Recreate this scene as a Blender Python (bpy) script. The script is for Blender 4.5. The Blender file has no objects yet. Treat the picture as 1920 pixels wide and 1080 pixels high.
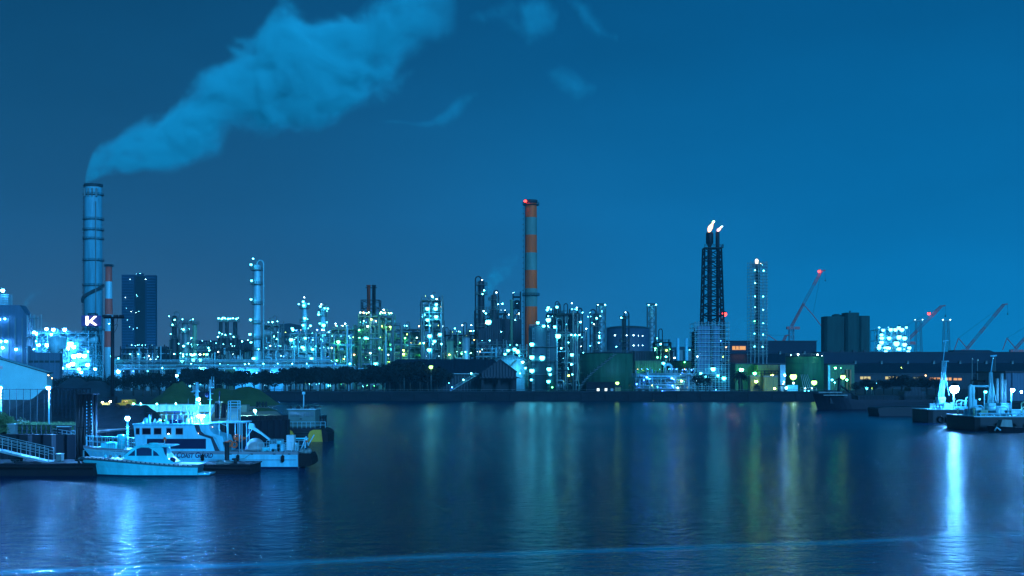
import bpy, bmesh, math, random
from mathutils import Vector, Matrix
S = bpy.context.scene
COL = S.collection
PI = math.pi
F, CH, HY = 2400.0, 9.4, 705.0        # focal length in photo pixels, eye height, horizon row
GZ = 3.0                              # ground level above the water
def X(px, D): return (px - 960.0) * D / F
def Z(py, D): return CH + (HY - py) * D / F

# ------------------------------------------------------------------ camera, world, light
cd = bpy.data.cameras.new('camera'); cam = bpy.data.objects.new('camera', cd); COL.objects.link(cam)
cam.location = (0, 0, CH); cam.rotation_euler = (PI / 2, 0, 0)
cd.sensor_width = 36; cd.lens = 45; cd.shift_y = 165 / 1920; cd.clip_start = 1; cd.clip_end = 30000
S.camera = cam
S.view_settings.view_transform = 'Standard'; S.view_settings.look = 'None'
S.view_settings.exposure = 0; S.view_settings.gamma = 1
cy = S.cycles
cy.max_bounces = 5; cy.diffuse_bounces = 2; cy.glossy_bounces = 3; cy.transmission_bounces = 3
cy.volume_bounces = 3; cy.transparent_max_bounces = 6
cy.caustics_reflective = False; cy.caustics_refractive = False
cy.sample_clamp_indirect = 3.0; cy.use_denoising = True
cy.volume_step_rate = 1.0; cy.volume_max_steps = 96

W = bpy.data.worlds.new('World'); S.world = W; W.use_nodes = True
wt = W.node_tree; wt.nodes.clear()
def wn(t, **k):
    n = wt.nodes.new(t)
    for a, b in k.items(): setattr(n, a, b)
    return n
SUN_EL, SUN_AZ = math.radians(16), math.radians(158)
def ramp(stops):
    r = wn('ShaderNodeValToRGB'); r.color_ramp.interpolation = 'B_SPLINE'
    e = r.color_ramp.elements
    while len(e) < len(stops): e.new(0.5)
    for q, (p, c) in zip(e, stops): q.position = p; q.color = (*c, 1)
    return r
tc = wn('ShaderNodeTexCoord'); sx = wn('ShaderNodeSeparateXYZ'); wt.links.new(tc.outputs['Generated'], sx.inputs[0])
rl = ramp([(0.0, (.056, .112, .185)), (0.06, (.030, .098, .19)), (0.14, (.011, .079, .172)), (0.24, (.004, .062, .148)), (0.34, (.003, .045, .118)), (1.0, (.002, .025, .07))])
rr = ramp([(0.0, (.002, .245, .61)), (0.06, (.0015, .212, .535)), (0.14, (.001, .162, .42)), (0.24, (.001, .116, .31)), (0.34, (.001, .083, .235)), (1.0, (.001, .033, .095))])
for r in (rl, rr): wt.links.new(sx.outputs['Z'], r.inputs[0])
mr = wn('ShaderNodeMapRange', interpolation_type='SMOOTHSTEP'); mr.inputs[1].default_value = -.34; mr.inputs[2].default_value = .30
wt.links.new(sx.outputs['X'], mr.inputs[0])
mx = wn('ShaderNodeMix', data_type='RGBA'); wt.links.new(mr.outputs[0], mx.inputs[0])
wt.links.new(rl.outputs[0], mx.inputs[6]); wt.links.new(rr.outputs[0], mx.inputs[7])
nz = wn('ShaderNodeTexNoise'); nz.inputs['Scale'].default_value = 3.2; nz.inputs['Detail'].default_value = 3; mpw = wn('ShaderNodeMapping'); mpw.inputs['Scale'].default_value = (1, 1, 3.2)
wt.links.new(tc.outputs['Generated'], mpw.inputs[0]); wt.links.new(mpw.outputs[0], nz.inputs[0])
mr2 = wn('ShaderNodeMapRange'); mr2.inputs[1].default_value = .3; mr2.inputs[2].default_value = .7; mr2.inputs[3].default_value = .9; mr2.inputs[4].default_value = 1.1; wt.links.new(nz.outputs[0], mr2.inputs[0])
sc_ = wn('ShaderNodeVectorMath', operation='SCALE'); wt.links.new(mx.outputs[2], sc_.inputs[0]); wt.links.new(mr2.outputs[0], sc_.inputs['Scale'])
bg1 = wn('ShaderNodeBackground'); bg1.inputs[1].default_value = 0.9; wt.links.new(sc_.outputs[0], bg1.inputs[0])
sky = wn('ShaderNodeTexSky', sky_type='NISHITA', sun_disc=False, sun_elevation=math.radians(-3), sun_rotation=SUN_AZ)
bg2 = wn('ShaderNodeBackground'); bg2.inputs[1].default_value = 0.004; wt.links.new(sky.outputs[0], bg2.inputs[0])
ad = wn('ShaderNodeAddShader'); wt.links.new(bg1.outputs[0], ad.inputs[0]); wt.links.new(bg2.outputs[0], ad.inputs[1])
wo = wn('ShaderNodeOutputWorld'); wt.links.new(ad.outputs[0], wo.inputs[0])

sl = bpy.data.lights.new('dusk_glow', 'SUN'); sl.energy = 3.8; sl.angle = math.radians(12); sl.color = (.10, .45, 1.0)
so = bpy.data.objects.new('dusk_glow', sl); COL.objects.link(so)
sd = Vector((math.sin(SUN_AZ) * math.cos(SUN_EL), math.cos(SUN_AZ) * math.cos(SUN_EL), math.sin(SUN_EL)))
so.rotation_euler = sd.to_track_quat('Z', 'Y').to_euler()

# ------------------------------------------------------------------ materials
MATS = {}
def paint(name, col, rough=.65, metal=0., amt=.3, scale=(.25, .25, .25), bump=0., bscale=1.0, spec=.4):
    if name in MATS: return MATS[name]
    m = bpy.data.materials.new(name); m.use_nodes = True; t = m.node_tree; b = t.nodes['Principled BSDF']
    b.inputs['Roughness'].default_value = rough; b.inputs['Metallic'].default_value = metal
    b.inputs['Specular IOR Level'].default_value = spec
    co = t.nodes.new('ShaderNodeTexCoord'); mp = t.nodes.new('ShaderNodeMapping'); mp.inputs['Scale'].default_value = scale
    t.links.new(co.outputs['Object'], mp.inputs[0])
    nz = t.nodes.new('ShaderNodeTexNoise'); nz.inputs['Scale'].default_value = 1; nz.inputs['Detail'].default_value = 6; nz.inputs['Roughness'].default_value = .65
    t.links.new(mp.outputs[0], nz.inputs[0])
    rp = t.nodes.new('ShaderNodeMapRange'); rp.inputs[1].default_value = .3; rp.inputs[2].default_value = .7
    rp.inputs[3].default_value = 1 - amt; rp.inputs[4].default_value = 1 + amt * .6
    t.links.new(nz.outputs[0], rp.inputs[0])
    mu = t.nodes.new('ShaderNodeVectorMath'); mu.operation = 'SCALE'; mu.inputs[0].default_value = col
    t.links.new(rp.outputs[0], mu.inputs['Scale']); t.links.new(mu.outputs[0], b.inputs['Base Color'])
    if bump:
        n2 = t.nodes.new('ShaderNodeTexNoise'); n2.inputs['Scale'].default_value = bscale; n2.inputs['Detail'].default_value = 5
        t.links.new(co.outputs['Object'], n2.inputs[0])
        bp = t.nodes.new('ShaderNodeBump'); bp.inputs['Strength'].default_value = bump; bp.inputs['Distance'].default_value = .3
        t.links.new(n2.outputs[0], bp.inputs['Height']); t.links.new(bp.outputs[0], b.inputs['Normal'])
    MATS[name] = m; return m
def clad(name, col, period=.6, rough=.55, amt=.3, axis=0):
    """corrugated sheet: a wave bump along one axis plus vertical dirt"""
    if name in MATS: return MATS[name]
    m = paint(name, col, rough, 0, amt, (.6, .6, .05)); t = m.node_tree; b = t.nodes['Principled BSDF']
    co = [n for n in t.nodes if n.type == 'TEX_COORD'][0]
    wv = t.nodes.new('ShaderNodeTexWave'); wv.bands_direction = 'XYZ'[axis]; wv.inputs['Scale'].default_value = 1 / period * .32
    t.links.new(co.outputs['Object'], wv.inputs[0])
    bp = t.nodes.new('ShaderNodeBump'); bp.inputs['Strength'].default_value = .6; bp.inputs['Distance'].default_value = .12
    t.links.new(wv.outputs[1], bp.inputs['Height']); t.links.new(bp.outputs[0], b.inputs['Normal'])
    return m
def glow(name, col, s):
    if name in MATS: return MATS[name]
    m = bpy.data.materials.new(name); m.use_nodes = True; b = m.node_tree.nodes['Principled BSDF']
    b.inputs['Base Color'].default_value = (.02, .02, .02, 1)
    b.inputs['Emission Color'].default_value = (*col, 1); b.inputs['Emission Strength'].default_value = s
    MATS[name] = m; return m
def volume(name, build):
    m = bpy.data.materials.new(name); m.use_nodes = True; t = m.node_tree; t.nodes.clear()
    o = t.nodes.new('ShaderNodeOutputMaterial'); v = t.nodes.new('ShaderNodeVolumePrincipled')
    t.links.new(v.outputs[0], o.inputs['Volume']); build(t, v); return m

VS = (.7, .7, .06)
steel = paint('galvanised_steel', (.30, .52, .55), .5, .3, .35, VS)
pale = paint('pale_steel_light_tint', (.26, .70, .78), .5, .1, .3, VS)  # pale metal, the cyan of the night light put into its colour
dark = paint('dark_steel', (.018, .032, .036), .6, .2, .4, VS)
mid = paint('grey_steel', (.14, .23, .23), .55, .2, .4, VS)
green = paint('green_steel', (.18, .38, .24), .55, .1, .35, VS)
black = paint('black_steel', (.005, .008, .014), .6, .1, .4, VS)
rust = paint('rust_steel', (.40, .07, .03), .75, 0, .4, VS)
white = paint('white_paint_light_tint', (.17, .74, .90), .4, 0, .26, (1.1, 1.1, .22))  # white surfaces with the blue night light mixed into the base colour
gel = paint('gelcoat_light_tint', (.07, .80, .88), .3, 0, .22, (1.3, 1.3, .35))  # white boat finish, base colour tinted cyan to imitate the night light
red = paint('signal_red', (.95, .105, .006), .7, 0, .45, (.35, .35, .05))
redf = paint('faded_red', (.75, .10, .05), .6, 0, .3, (.2, .2, .05))
orange = paint('orange_plastic', (.85, .13, .03), .5)
yellow = paint('yellow_paint', (.60, .37, .03), .5, 0, .3, (.6, .6, .3))
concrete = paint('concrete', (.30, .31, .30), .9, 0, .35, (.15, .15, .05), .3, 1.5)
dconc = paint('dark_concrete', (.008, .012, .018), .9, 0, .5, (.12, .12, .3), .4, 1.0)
navy = paint('navy_paint', (.004, .010, .05), .4, 0, .1)
glassd = paint('dark_glass', (.004, .008, .02), .15, 0, .05, spec=.3)
rubber = paint('black_rubber', (.005, .006, .008), .8, 0, .3)
asphalt = paint('yard_dirt', (.07, .065, .055), .95, 0, .5, (.06, .06, .06), .5, .8)
landm = paint('land', (.012, .018, .018), .95, 0, .5, (.03, .03, .03), .4, .4)
sandm = paint('sand_heap', (.05, .11, .03), 1, 0, .3, (.12, .12, .3), .5, .7)
coalm = paint('dark_heap', (.004, .006, .009), 1, 0, .4, (.2, .2, .3), .6, .9)
leafm = paint('leaf', (.004, .012, .010), .8, 0, .5, (.5, .5, .5))
leafg = paint('leaf_light', (.06, .13, .045), .8, 0, .5, (.5, .5, .5))
barkm = paint('bark', (.035, .03, .025), .95)
claddark = clad('dark_cladding', (.002, .014, .026), .9)
cladblue = clad('blue_cladding', (.05, .13, .20), .9)
cladpale = clad('pale_cladding', (.38, .64, .68), .9)
cladgrey = clad('grey_cladding', (.008, .02, .032), 1.2)
cladgreen = clad('green_cladding', (.06, .15, .07), 1.0)
cladyel = clad('ochre_cladding', (.32, .30, .10), 1.0)
roofm = clad('roof_sheet', (.006, .013, .024), 1.4)
LC = dict(cyan=((.10, .78, 1.0), 46), white=((.46, .86, 1.0), 28), green=((.10, 1.0, .28), 46), yellow=((.64, 1.0, .12), 36),
          blue=((.04, .20, 1.0), 42), warm=((1.0, .58, .22), 16), red=((1.0, .03, .02), 11), dim=((.14, .70, 1.0), 13),
          flood=((.08, .72, 1.0), 15), post=((.07, .36, 1.0), 9000), store=((.07, .50, 1.0), 700), deck=((.07, .36, 1.0), 4200), barge=((.10, .42, 1.0), 430), plant=((.09, .38, 1.0), 100), block=((.12, .60, 1.0), 9), shore=((.40, 1.0, .18), 7),
          yard=((.25, .9, .8), 2600), yardg=((.30, 1.0, .40), 400), walls=((.08, 1.0, .36), 48), wally=((.66, 1.0, .14), 26), rail=((1.0, .85, .25), 500), wflood=((.4, .95, 1.0), 40))
for k, (c, s) in LC.items(): LC[k] = glow('lamp_' + k, c, s)
winy = glow('lit_window_yellow', (1.0, .80, .22), .75); wino = glow('lit_window_orange', (1.0, .42, .05), 1.0)
winw = glow('lit_window_white', (.6, .95, 1.0), 1.6); winb = glow('lit_window_blue', (.10, .45, 1.0), .5)

# ------------------------------------------------------------------ mesh builder
class MB:
    def __init__(s): s.v = []; s.f = []; s.m = []; s.s = []
    def add(s, vs, fs, m=0, smooth=False):
        o = len(s.v); s.v += [tuple(v) for v in vs]
        for f in fs: s.f.append([o + i for i in f]); s.m.append(m); s.s.append(smooth)
        return s
    def box(s, x0, x1, y0, y1, z0, z1, m=0):
        return s.add([(x, y, z) for z in (z0, z1) for y in (y0, y1) for x in (x0, x1)],
                     [(0, 2, 3, 1), (4, 5, 7, 6), (0, 1, 5, 4), (2, 6, 7, 3), (0, 4, 6, 2), (1, 3, 7, 5)], m)
    def cyl(s, p, q, r, r2=None, n=10, m=0, smooth=True):
        p = Vector(p); q = Vector(q); r2 = r if r2 is None else r2
        d = q - p
        if d.length < 1e-6: return s
        d.normalize(); a = d.orthogonal().normalized(); b = d.cross(a)
        vs = []
        for c, rr_ in ((p, r), (q, r2)):
            for i in range(n):
                t = 2 * PI * (i + .5) / n; vs.append(c + (a * math.cos(t) + b * math.sin(t)) * rr_)
        s.add(vs, [(i, (i + 1) % n, n + (i + 1) % n, n + i) for i in range(n)], m, smooth and n > 4)
        o = len(s.v) - 2 * n
        s.f.append([o + i for i in range(n)][::-1]); s.m.append(m); s.s.append(False)
        s.f.append([o + n + i for i in range(n)]); s.m.append(m); s.s.append(False)
        return s
    def bar(s, p, q, w, m=0): return s.cyl(p, q, w * .7, n=4, m=m)
    def tube(s, pts, r, n=8, m=0):
        pts = [Vector(p) for p in pts]; k = len(pts); vs = []
        d0 = (pts[1] - pts[0]).normalized(); a = d0.orthogonal().normalized()
        for i, p in enumerate(pts):
            d1 = (pts[min(i + 1, k - 1)] - p); d2 = p - pts[max(i - 1, 0)]
            t = (d1.normalized() if d1.length else Vector()) + (d2.normalized() if d2.length else Vector())
            t = t.normalized() if t.length > 1e-6 else d0
            a = (a - t * a.dot(t)); a = a.normalized() if a.length > 1e-6 else t.orthogonal().normalized()
            b = t.cross(a)
            for j in range(n):
                u = 2 * PI * j / n; vs.append(p + (a * math.cos(u) + b * math.sin(u)) * r)
        fs = [(i * n + j, i * n + (j + 1) % n, (i + 1) * n + (j + 1) % n, (i + 1) * n + j) for i in range(k - 1) for j in range(n)]
        s.add(vs, fs, m, True); o = len(s.v) - n * k
        s.f.append([o + j for j in range(n)][::-1]); s.m.append(m); s.s.append(False)
        s.f.append([o + (k - 1) * n + j for j in range(n)]); s.m.append(m); s.s.append(False)
        return s
    def lathe(s, cx, cy_, prof, n=20, m=0, mats=None):
        vs = []; k = len(prof)
        for r, z in prof:
            for i in range(n):
                t = 2 * PI * i / n; vs.append((cx + r * math.cos(t), cy_ + r * math.sin(t), z))
        for j in range(k - 1):
            mm = mats[j] if mats else m
            o = len(s.v)
        o = len(s.v); s.v += vs
        for j in range(k - 1):
            mm = mats[j] if mats else m
            for i in range(n):
                s.f.append([o + j * n + i, o + j * n + (i + 1) % n, o + (j + 1) * n + (i + 1) % n, o + (j + 1) * n + i]); s.m.append(mm); s.s.append(True)
        s.f.append([o + i for i in range(n)][::-1]); s.m.append(m); s.s.append(False)
        s.f.append([o + (k - 1) * n + i for i in range(n)]); s.m.append(mats[-1] if mats else m); s.s.append(False)
        return s
    def ext(s, poly, a0, a1, axis, m=0):
        k = len(poly)
        def pt(u, v, a): return (u, a, v) if axis == 1 else ((a, u, v) if axis == 0 else (u, v, a))
        vs = [pt(u, v, a0) for u, v in poly] + [pt(u, v, a1) for u, v in poly]
        fs = [tuple(range(k)), tuple(range(2 * k - 1, k - 1, -1))] + [(i, k + i, k + (i + 1) % k, (i + 1) % k) for i in range(k)]
        return s.add(vs, fs, m)
    def sphere(s, c, r, n=10, k=6, m=0, sz=1.0, half=False):
        prof = []
        for j in range(k + 1):
            t = (0 if half else -PI / 2) + (PI / 2 if half else PI) * j / k
            prof.append((max(r * math.cos(t), .001 * r), c[2] + r * sz * math.sin(t)))
        return s.lathe(c[0], c[1], prof, n, m)
    def build(s, name, mats, root=None):
        me = bpy.data.meshes.new(name)
        off = Vector(); q = root
        while q: off = off + q.location; q = q.parent
        me.from_pydata([(x - off[0], y - off[1], z - off[2]) for x, y, z in s.v], [], s.f)
        for m in (mats if isinstance(mats, (list, tuple)) else [mats]): me.materials.append(m)
        me.polygons.foreach_set('material_index', s.m); me.polygons.foreach_set('use_smooth', s.s)
        bm = bmesh.new(); bm.from_mesh(me); bmesh.ops.recalc_face_normals(bm, faces=bm.faces); bm.to_mesh(me); bm.free()
        o = bpy.data.objects.new(name, me); COL.objects.link(o)
        if root: o.parent = root
        return o
def tag(o, label=None, cat=None, group=None, kind=None):
    if label: o['label'] = label
    if cat: o['category'] = cat
    if group: o['group'] = group
    if kind: o['kind'] = kind
    return o
def thing(name, label, cat, loc, group=None):
    o = bpy.data.objects.new(name, None); COL.objects.link(o); o.location = loc; o.empty_display_size = .5
    return tag(o, label, cat, group)
def copy_tree(o, parent=None):
    c = o.copy(); COL.objects.link(c)
    if parent: c.parent = parent
    for ch in list(o.children): copy_tree(ch, c)
    return c
LM = {}
def lamp(root, x, y, z, r=.55, k='cyan', name='lamp'):
    r *= .72 if k == 'flood' else (.9 if k == 'plant' else (1.0 if k in ('post', 'store', 'deck', 'barge', 'red', 'shore', 'yard', 'yardg', 'rail', 'wflood', 'block', 'walls', 'wally') else .37))
    key = (round(r, 2), k)
    if key not in LM:
        b = MB(); b.sphere((0, 0, 0), r, 8, 4); b.lathe(0, 0, [(r * 1.15, r * .55), (r * .9, r * .8), (r * .2, r * 1.25)], 8, 1)
        o = b.build('lamp', [LC[k], dark]); LM[key] = o.data; bpy.data.objects.remove(o)
    o = bpy.data.objects.new(name, LM[key]); COL.objects.link(o)
    if root:
        o.parent = root; o.location = Vector((x, y, z)) - root.location
    else: o.location = (x, y, z)
    return o
def lattice(b, base, top, n, w, wb=None, m=0):
    """four-legged lattice between two corner lists"""
    wb = wb or w * .6
    L = [[Vector(p).lerp(Vector(q), i / n) for p, q in zip(base, top)] for i in range(n + 1)]
    k = len(base)
    for j in range(k): b.bar(base[j], top[j], w, m)
    for i in range(n + 1):
        for j in range(k):
            if i: b.bar(L[i][j], L[i][(j + 1) % k], wb, m)
            if i < n:
                b.bar(L[i][j], L[i + 1][(j + 1) % k], wb, m); b.bar(L[i][(j + 1) % k], L[i + 1][j], wb, m)
def rect(cx, cy_, hx, hy, z): return [(cx - hx, cy_ - hy, z), (cx + hx, cy_ - hy, z), (cx + hx, cy_ + hy, z), (cx - hx, cy_ + hy, z)]
def rail(b, pts, h=1.1, w=.06, step=2.0, mid_=True, m=0):
    for p, q in zip(pts, pts[1:]):
        p = Vector(p); q = Vector(q); n = max(1, round((q - p).length / step)); up = Vector((0, 0, h))
        for i in range(n + 1):
            a = p.lerp(q, i / n); b.bar(a, a + up, w, m)
        b.bar(p + up, q + up, w, m)
        if mid_: b.bar(p + up * .5, q + up * .5, w * .8, m)

# ------------------------------------------------------------------ setting: water, ground
def water_mat():
    m = bpy.data.materials.new('harbour_water'); m.use_nodes = True; t = m.node_tree; b = t.nodes['Principled BSDF']; N = t.nodes.new; L = t.links.new
    b.inputs['Base Color'].default_value = (.0, .021, .066, 1); b.inputs['IOR'].default_value = 1.145
    co = N('ShaderNodeTexCoord'); sp = N('ShaderNodeSeparateXYZ'); L(co.outputs['Object'], sp.inputs[0])
    def noise(sc, det, ro=.6):
        mp = N('ShaderNodeMapping'); mp.inputs['Scale'].default_value = sc; L(co.outputs['Object'], mp.inputs[0])
        n = N('ShaderNodeTexNoise'); n.inputs['Scale'].default_value = 1; n.inputs['Detail'].default_value = det; n.inputs['Roughness'].default_value = ro
        L(mp.outputs[0], n.inputs[0]); return n.outputs[0]
    def math_(op, a, c, clamp=False):
        n = N('ShaderNodeMath'); n.operation = op; n.use_clamp = clamp
        for i, v in enumerate((a, c)):
            if hasattr(v, 'links') or hasattr(v, 'is_linked'): L(v, n.inputs[i])
            else: n.inputs[i].default_value = v
        return n.outputs[0]
    big = noise((.012, .05, 1), 4, .5)
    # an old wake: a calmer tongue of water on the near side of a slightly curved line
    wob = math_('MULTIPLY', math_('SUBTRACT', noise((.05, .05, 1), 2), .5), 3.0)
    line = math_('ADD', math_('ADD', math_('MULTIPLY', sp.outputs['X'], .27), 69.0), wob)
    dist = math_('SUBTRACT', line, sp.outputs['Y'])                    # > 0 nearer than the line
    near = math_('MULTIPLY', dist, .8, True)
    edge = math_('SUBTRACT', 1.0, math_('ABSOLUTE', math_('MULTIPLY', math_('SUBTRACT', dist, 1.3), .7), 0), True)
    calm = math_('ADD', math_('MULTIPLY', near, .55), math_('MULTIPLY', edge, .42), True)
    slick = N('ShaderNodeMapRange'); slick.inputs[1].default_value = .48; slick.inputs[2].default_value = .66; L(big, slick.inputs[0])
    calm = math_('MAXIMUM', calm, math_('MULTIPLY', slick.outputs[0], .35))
    h = math_('ADD', noise((1.0, 1.05, 1), 5, .6), math_('MULTIPLY', noise((.28, .4, 1), 2), .6))
    bp = N('ShaderNodeBump'); bp.inputs['Distance'].default_value = 1.0
    fs = N('ShaderNodeMapRange'); fs.inputs[1].default_value = 140; fs.inputs[2].default_value = 300; fs.inputs[3].default_value = 1; fs.inputs[4].default_value = .0; L(sp.outputs['Y'], fs.inputs[0])
    L(h, bp.inputs['Height']); L(math_('MULTIPLY', math_('SUBTRACT', 1.0, calm), fs.outputs[0]), bp.inputs['Strength']); L(bp.outputs[0], b.inputs['Normal'])
    ro = N('ShaderNodeMapRange'); ro.inputs[3].default_value = .105; ro.inputs[4].default_value = .075; L(calm, ro.inputs[0])
    fr = N('ShaderNodeMapRange'); fr.inputs[1].default_value = 110; fr.inputs[2].default_value = 290; fr.inputs[4].default_value = .145; L(sp.outputs['Y'], fr.inputs[0])   # waves too far off to resolve
    L(math_('ADD', ro.outputs[0], fr.outputs[0]), b.inputs['Roughness'])
    # brighter sky reflection along the wake, painted into the base colour
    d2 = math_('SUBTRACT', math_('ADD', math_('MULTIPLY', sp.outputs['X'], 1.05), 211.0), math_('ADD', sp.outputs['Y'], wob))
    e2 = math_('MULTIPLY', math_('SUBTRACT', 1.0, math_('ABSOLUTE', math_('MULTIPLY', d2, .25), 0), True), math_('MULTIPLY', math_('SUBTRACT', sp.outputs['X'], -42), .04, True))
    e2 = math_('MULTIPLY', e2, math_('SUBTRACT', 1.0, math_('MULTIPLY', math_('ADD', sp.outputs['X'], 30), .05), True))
    sheen_tint = math_('ADD', math_('ADD', math_('MULTIPLY', edge, .75), math_('MULTIPLY', near, .28)), math_('MULTIPLY', e2, .35), True)
    sheen_tint = math_('MULTIPLY', sheen_tint, math_('ADD', .35, noise((.06, .5, 1), 3)))
    mc = N('ShaderNodeMix'); mc.data_type = 'RGBA'; mc.inputs[6].default_value = (.0, .021, .066, 1); mc.inputs[7].default_value = (.01, .30, .46, 1); L(sheen_tint, mc.inputs[0]); L(mc.outputs[2], b.inputs['Base Color'])
    return m
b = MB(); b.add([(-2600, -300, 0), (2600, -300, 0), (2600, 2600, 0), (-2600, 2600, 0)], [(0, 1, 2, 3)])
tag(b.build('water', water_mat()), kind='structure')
# far land and the yard on the near shore, one sheet; its sides go down into the water
SH = 484.0
shore = [(X(-900, 137.6), 137.6), (X(150, 139), 139), (X(250, 152), 152), (X(420, 172), 172), (X(543, 178.6), 178.6), (X(520, 230), 230), (X(488, 290), 290), (X(430, 330), 330),
         (X(330, 400), 400), (X(330, SH), SH), (X(1552, SH), SH), (X(1560, 420), 420), (X(1760, 420), 420), (X(1790, 300), 300), (X(2600, 300), 300), (2600, 300), (2600, 2600), (-2600, 2600), (-2600, 137.6)]
k = len(shore); b = MB()
b.add([(x, y, GZ) for x, y in shore] + [(x, y, -3) for x, y in shore], [tuple(range(k))] + [(i, k + i, k + (i + 1) % k, (i + 1) % k) for i in range(k)])
tag(b.build('ground', landm), kind='structure')
def px_quad(name, pts, z, m):
    b = MB(); b.add([(X(p, d), d, z) for p, d in pts], [tuple(range(len(pts)))]); return tag(b.build(name, m), kind='structure')
px_quad('yard_paving', [(300, 165), (425, 174), (542, 180), (519, 230), (487, 289), (300, 300)], GZ + .02, paint('yard_gravel', (.30, .30, .26), .95, 0, .4, (.1, .1, .1), .4, 1.5))
px_quad('path', [(-300, 150), (150, 143), (248, 156), (262, 160), (150, 147), (-300, 155)], GZ + .02, concrete)
# distant hills along the skyline
b = MB()
random.seed(4)
def ridge(b, px0, px1, D, prof, th):
    n = len(prof)
    for i in range(n - 1):
        a, c = px0 + (px1 - px0) * i / (n - 1), px0 + (px1 - px0) * (i + 1) / (n - 1)
        b.add([(X(a, D), D, GZ), (X(c, D), D, GZ), (X(c, D + th), D + th, Z(prof[i + 1], D)), (X(a, D + th), D + th, Z(prof[i], D)),
               (X(c, D + 2 * th), D + 2 * th, GZ), (X(a, D + 2 * th), D + 2 * th, GZ)], [(0, 1, 2, 3), (3, 2, 4, 5)])
ridge(b, 215, 640, 1500, [668, 662, 658, 660, 655, 652, 656, 648, 640, 638, 642, 636, 633, 637, 630, 612, 604, 602, 606, 618, 632, 640, 645], 60)
ridge(b, 1100, 1500, 1700, [664, 655, 650, 652, 648, 650, 655, 652, 658, 660], 60)
tag(b.build('hills', paint('hill', (.03, .04, .05), 1, 0, .4, (.02, .02, .02))), kind='structure')

# ------------------------------------------------------------------ chimneys, towers, tanks
def chimney(name, label, px, w0, w1, top, D, bands, mats, plats, lamps=(), ladder=-1, group=None, cat='chimney', flue=False):
    """bands: list of (py, material index) from the top down"""
    x = X(px, D); z1 = Z(top, D); r1, r0 = w1 / 2 * D / F, w0 / 2 * D / F
    t = thing(name, label, cat, (x, D, GZ), group)
    zs = [(Z(p, D), m) for p, m in bands] + [(GZ, 0)]
    prof, mm = [], []
    for i, (z, m) in enumerate(zs):
        f = (z - GZ) / (z1 - GZ); prof.append((r0 + (r1 - r0) * f, z))
        if i < len(zs) - 1: mm.append(m)
    prof = prof[::-1]; mm = mm[::-1]
    b = MB(); b.lathe(x, D, prof, 28, 0, mm); b.build('shaft', mats, t)
    b = MB(); b.lathe(x, D, [(r1, z1 - 1.4), (r1 * 1.12, z1 - 1.0), (r1 * 1.12, z1 + .5), (r1 * .9, z1 + .5), (r1 * .88, z1 - 1)], 28); b.build('crown', dark, t)
    for p in plats:
        z = Z(p, D); r = r0 + (r1 - r0) * (z - GZ) / (z1 - GZ); b = MB()
        b.lathe(x, D, [(r * .98, z - .25), (r + 1.3, z - .25), (r + 1.3, z), (r * .98, z)], 24)
        n = 16; ring = [(x + (r + 1.2) * math.cos(2 * PI * i / n), D + (r + 1.2) * math.sin(2 * PI * i / n), z) for i in range(n + 1)]
        rail(b, ring, 1.2, .12, 9, True); b.build('platform', dark, t)
    if ladder:
        b = MB()
        for s in (-.5, .5):
            b.bar((x + ladder * (r0 + .5), D + s - 1, GZ), (x + ladder * (r1 + .5), D + s - 1, z1), .18)
        z = GZ + 2
        while z < z1:
            r = r0 + (r1 - r0) * (z - GZ) / (z1 - GZ); b.box(x + ladder * (r + .9) - .5, x + ladder * (r + .9) + .5, D - 1.6, D - .4, z, z + .25); z += 3.0
        b.build('ladder', dark, t)
    for a in lamps: lamp(t, X(a[0], D), D - r0 - 1, Z(a[1], D), *a[2:])
    return t
t = chimney('chimney', 'tall pale chimney pouring out the big smoke plume', 175, 36, 31, 347, 900,
            [(347, 1), (352, 0), (372, 0)], [paint('chimney_pale', (.10, .46, .56), .6, 0, .4, (.35, .35, .03)), mid], [366, 412, 432, 449, 489, 536, 620], ladder=-1)
x, D = X(175, 900), 900
b = MB()
for i in range(29):      # slanting stair half way round the shaft
    a0 = PI + PI * .96 * i / 28; z = Z(566, D) + (Z(536, D) - Z(566, D)) * i / 28
    b.box(x + 7.2 * math.cos(a0) - .9, x + 7.2 * math.cos(a0) + .9, D + 7.2 * math.sin(a0) - .5, D + 7.2 * math.sin(a0) + .5, z - .8, z + 1)
b.build('stair', dark, t)
for px in (164, 171, 178, 186):
    b = MB(); b.box(X(px, D) - .6, X(px, D) + .6, D - 6.4, D - 5.4, Z(370, D), Z(355, D)); b.build('louvre', mid, t)
b = MB(); b.tube([(X(186, D), D - 7.4, GZ), (X(185.5, D), D - 7.0, Z(380, D))], .35); b.build('pipe', mid, t)
chimney('striped_chimney', 'distant faded red and white chimney behind the lit letter mast', 204, 17, 12, 497, 1050,
        [(497, 0), (528, 1), (560, 0), (590, 1), (621, 0), (651, 1)], [redf, pale], [499], ladder=0)
t = chimney('striped_chimney', 'tall orange-red and white banded chimney rising from the refinery', 995.5, 25, 22, 377, 700,
        [(377, 1), (381, 0), (408, 1), (441, 0), (474, 1), (507, 0), (541, 1), (575, 0)], [red, paint('chimney_white', (.11, .25, .21), .7, 0, .35, (.3, .3, .05))], [384, 554], lamps=[(985, 379, .8, 'red')], ladder=-1)

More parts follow.
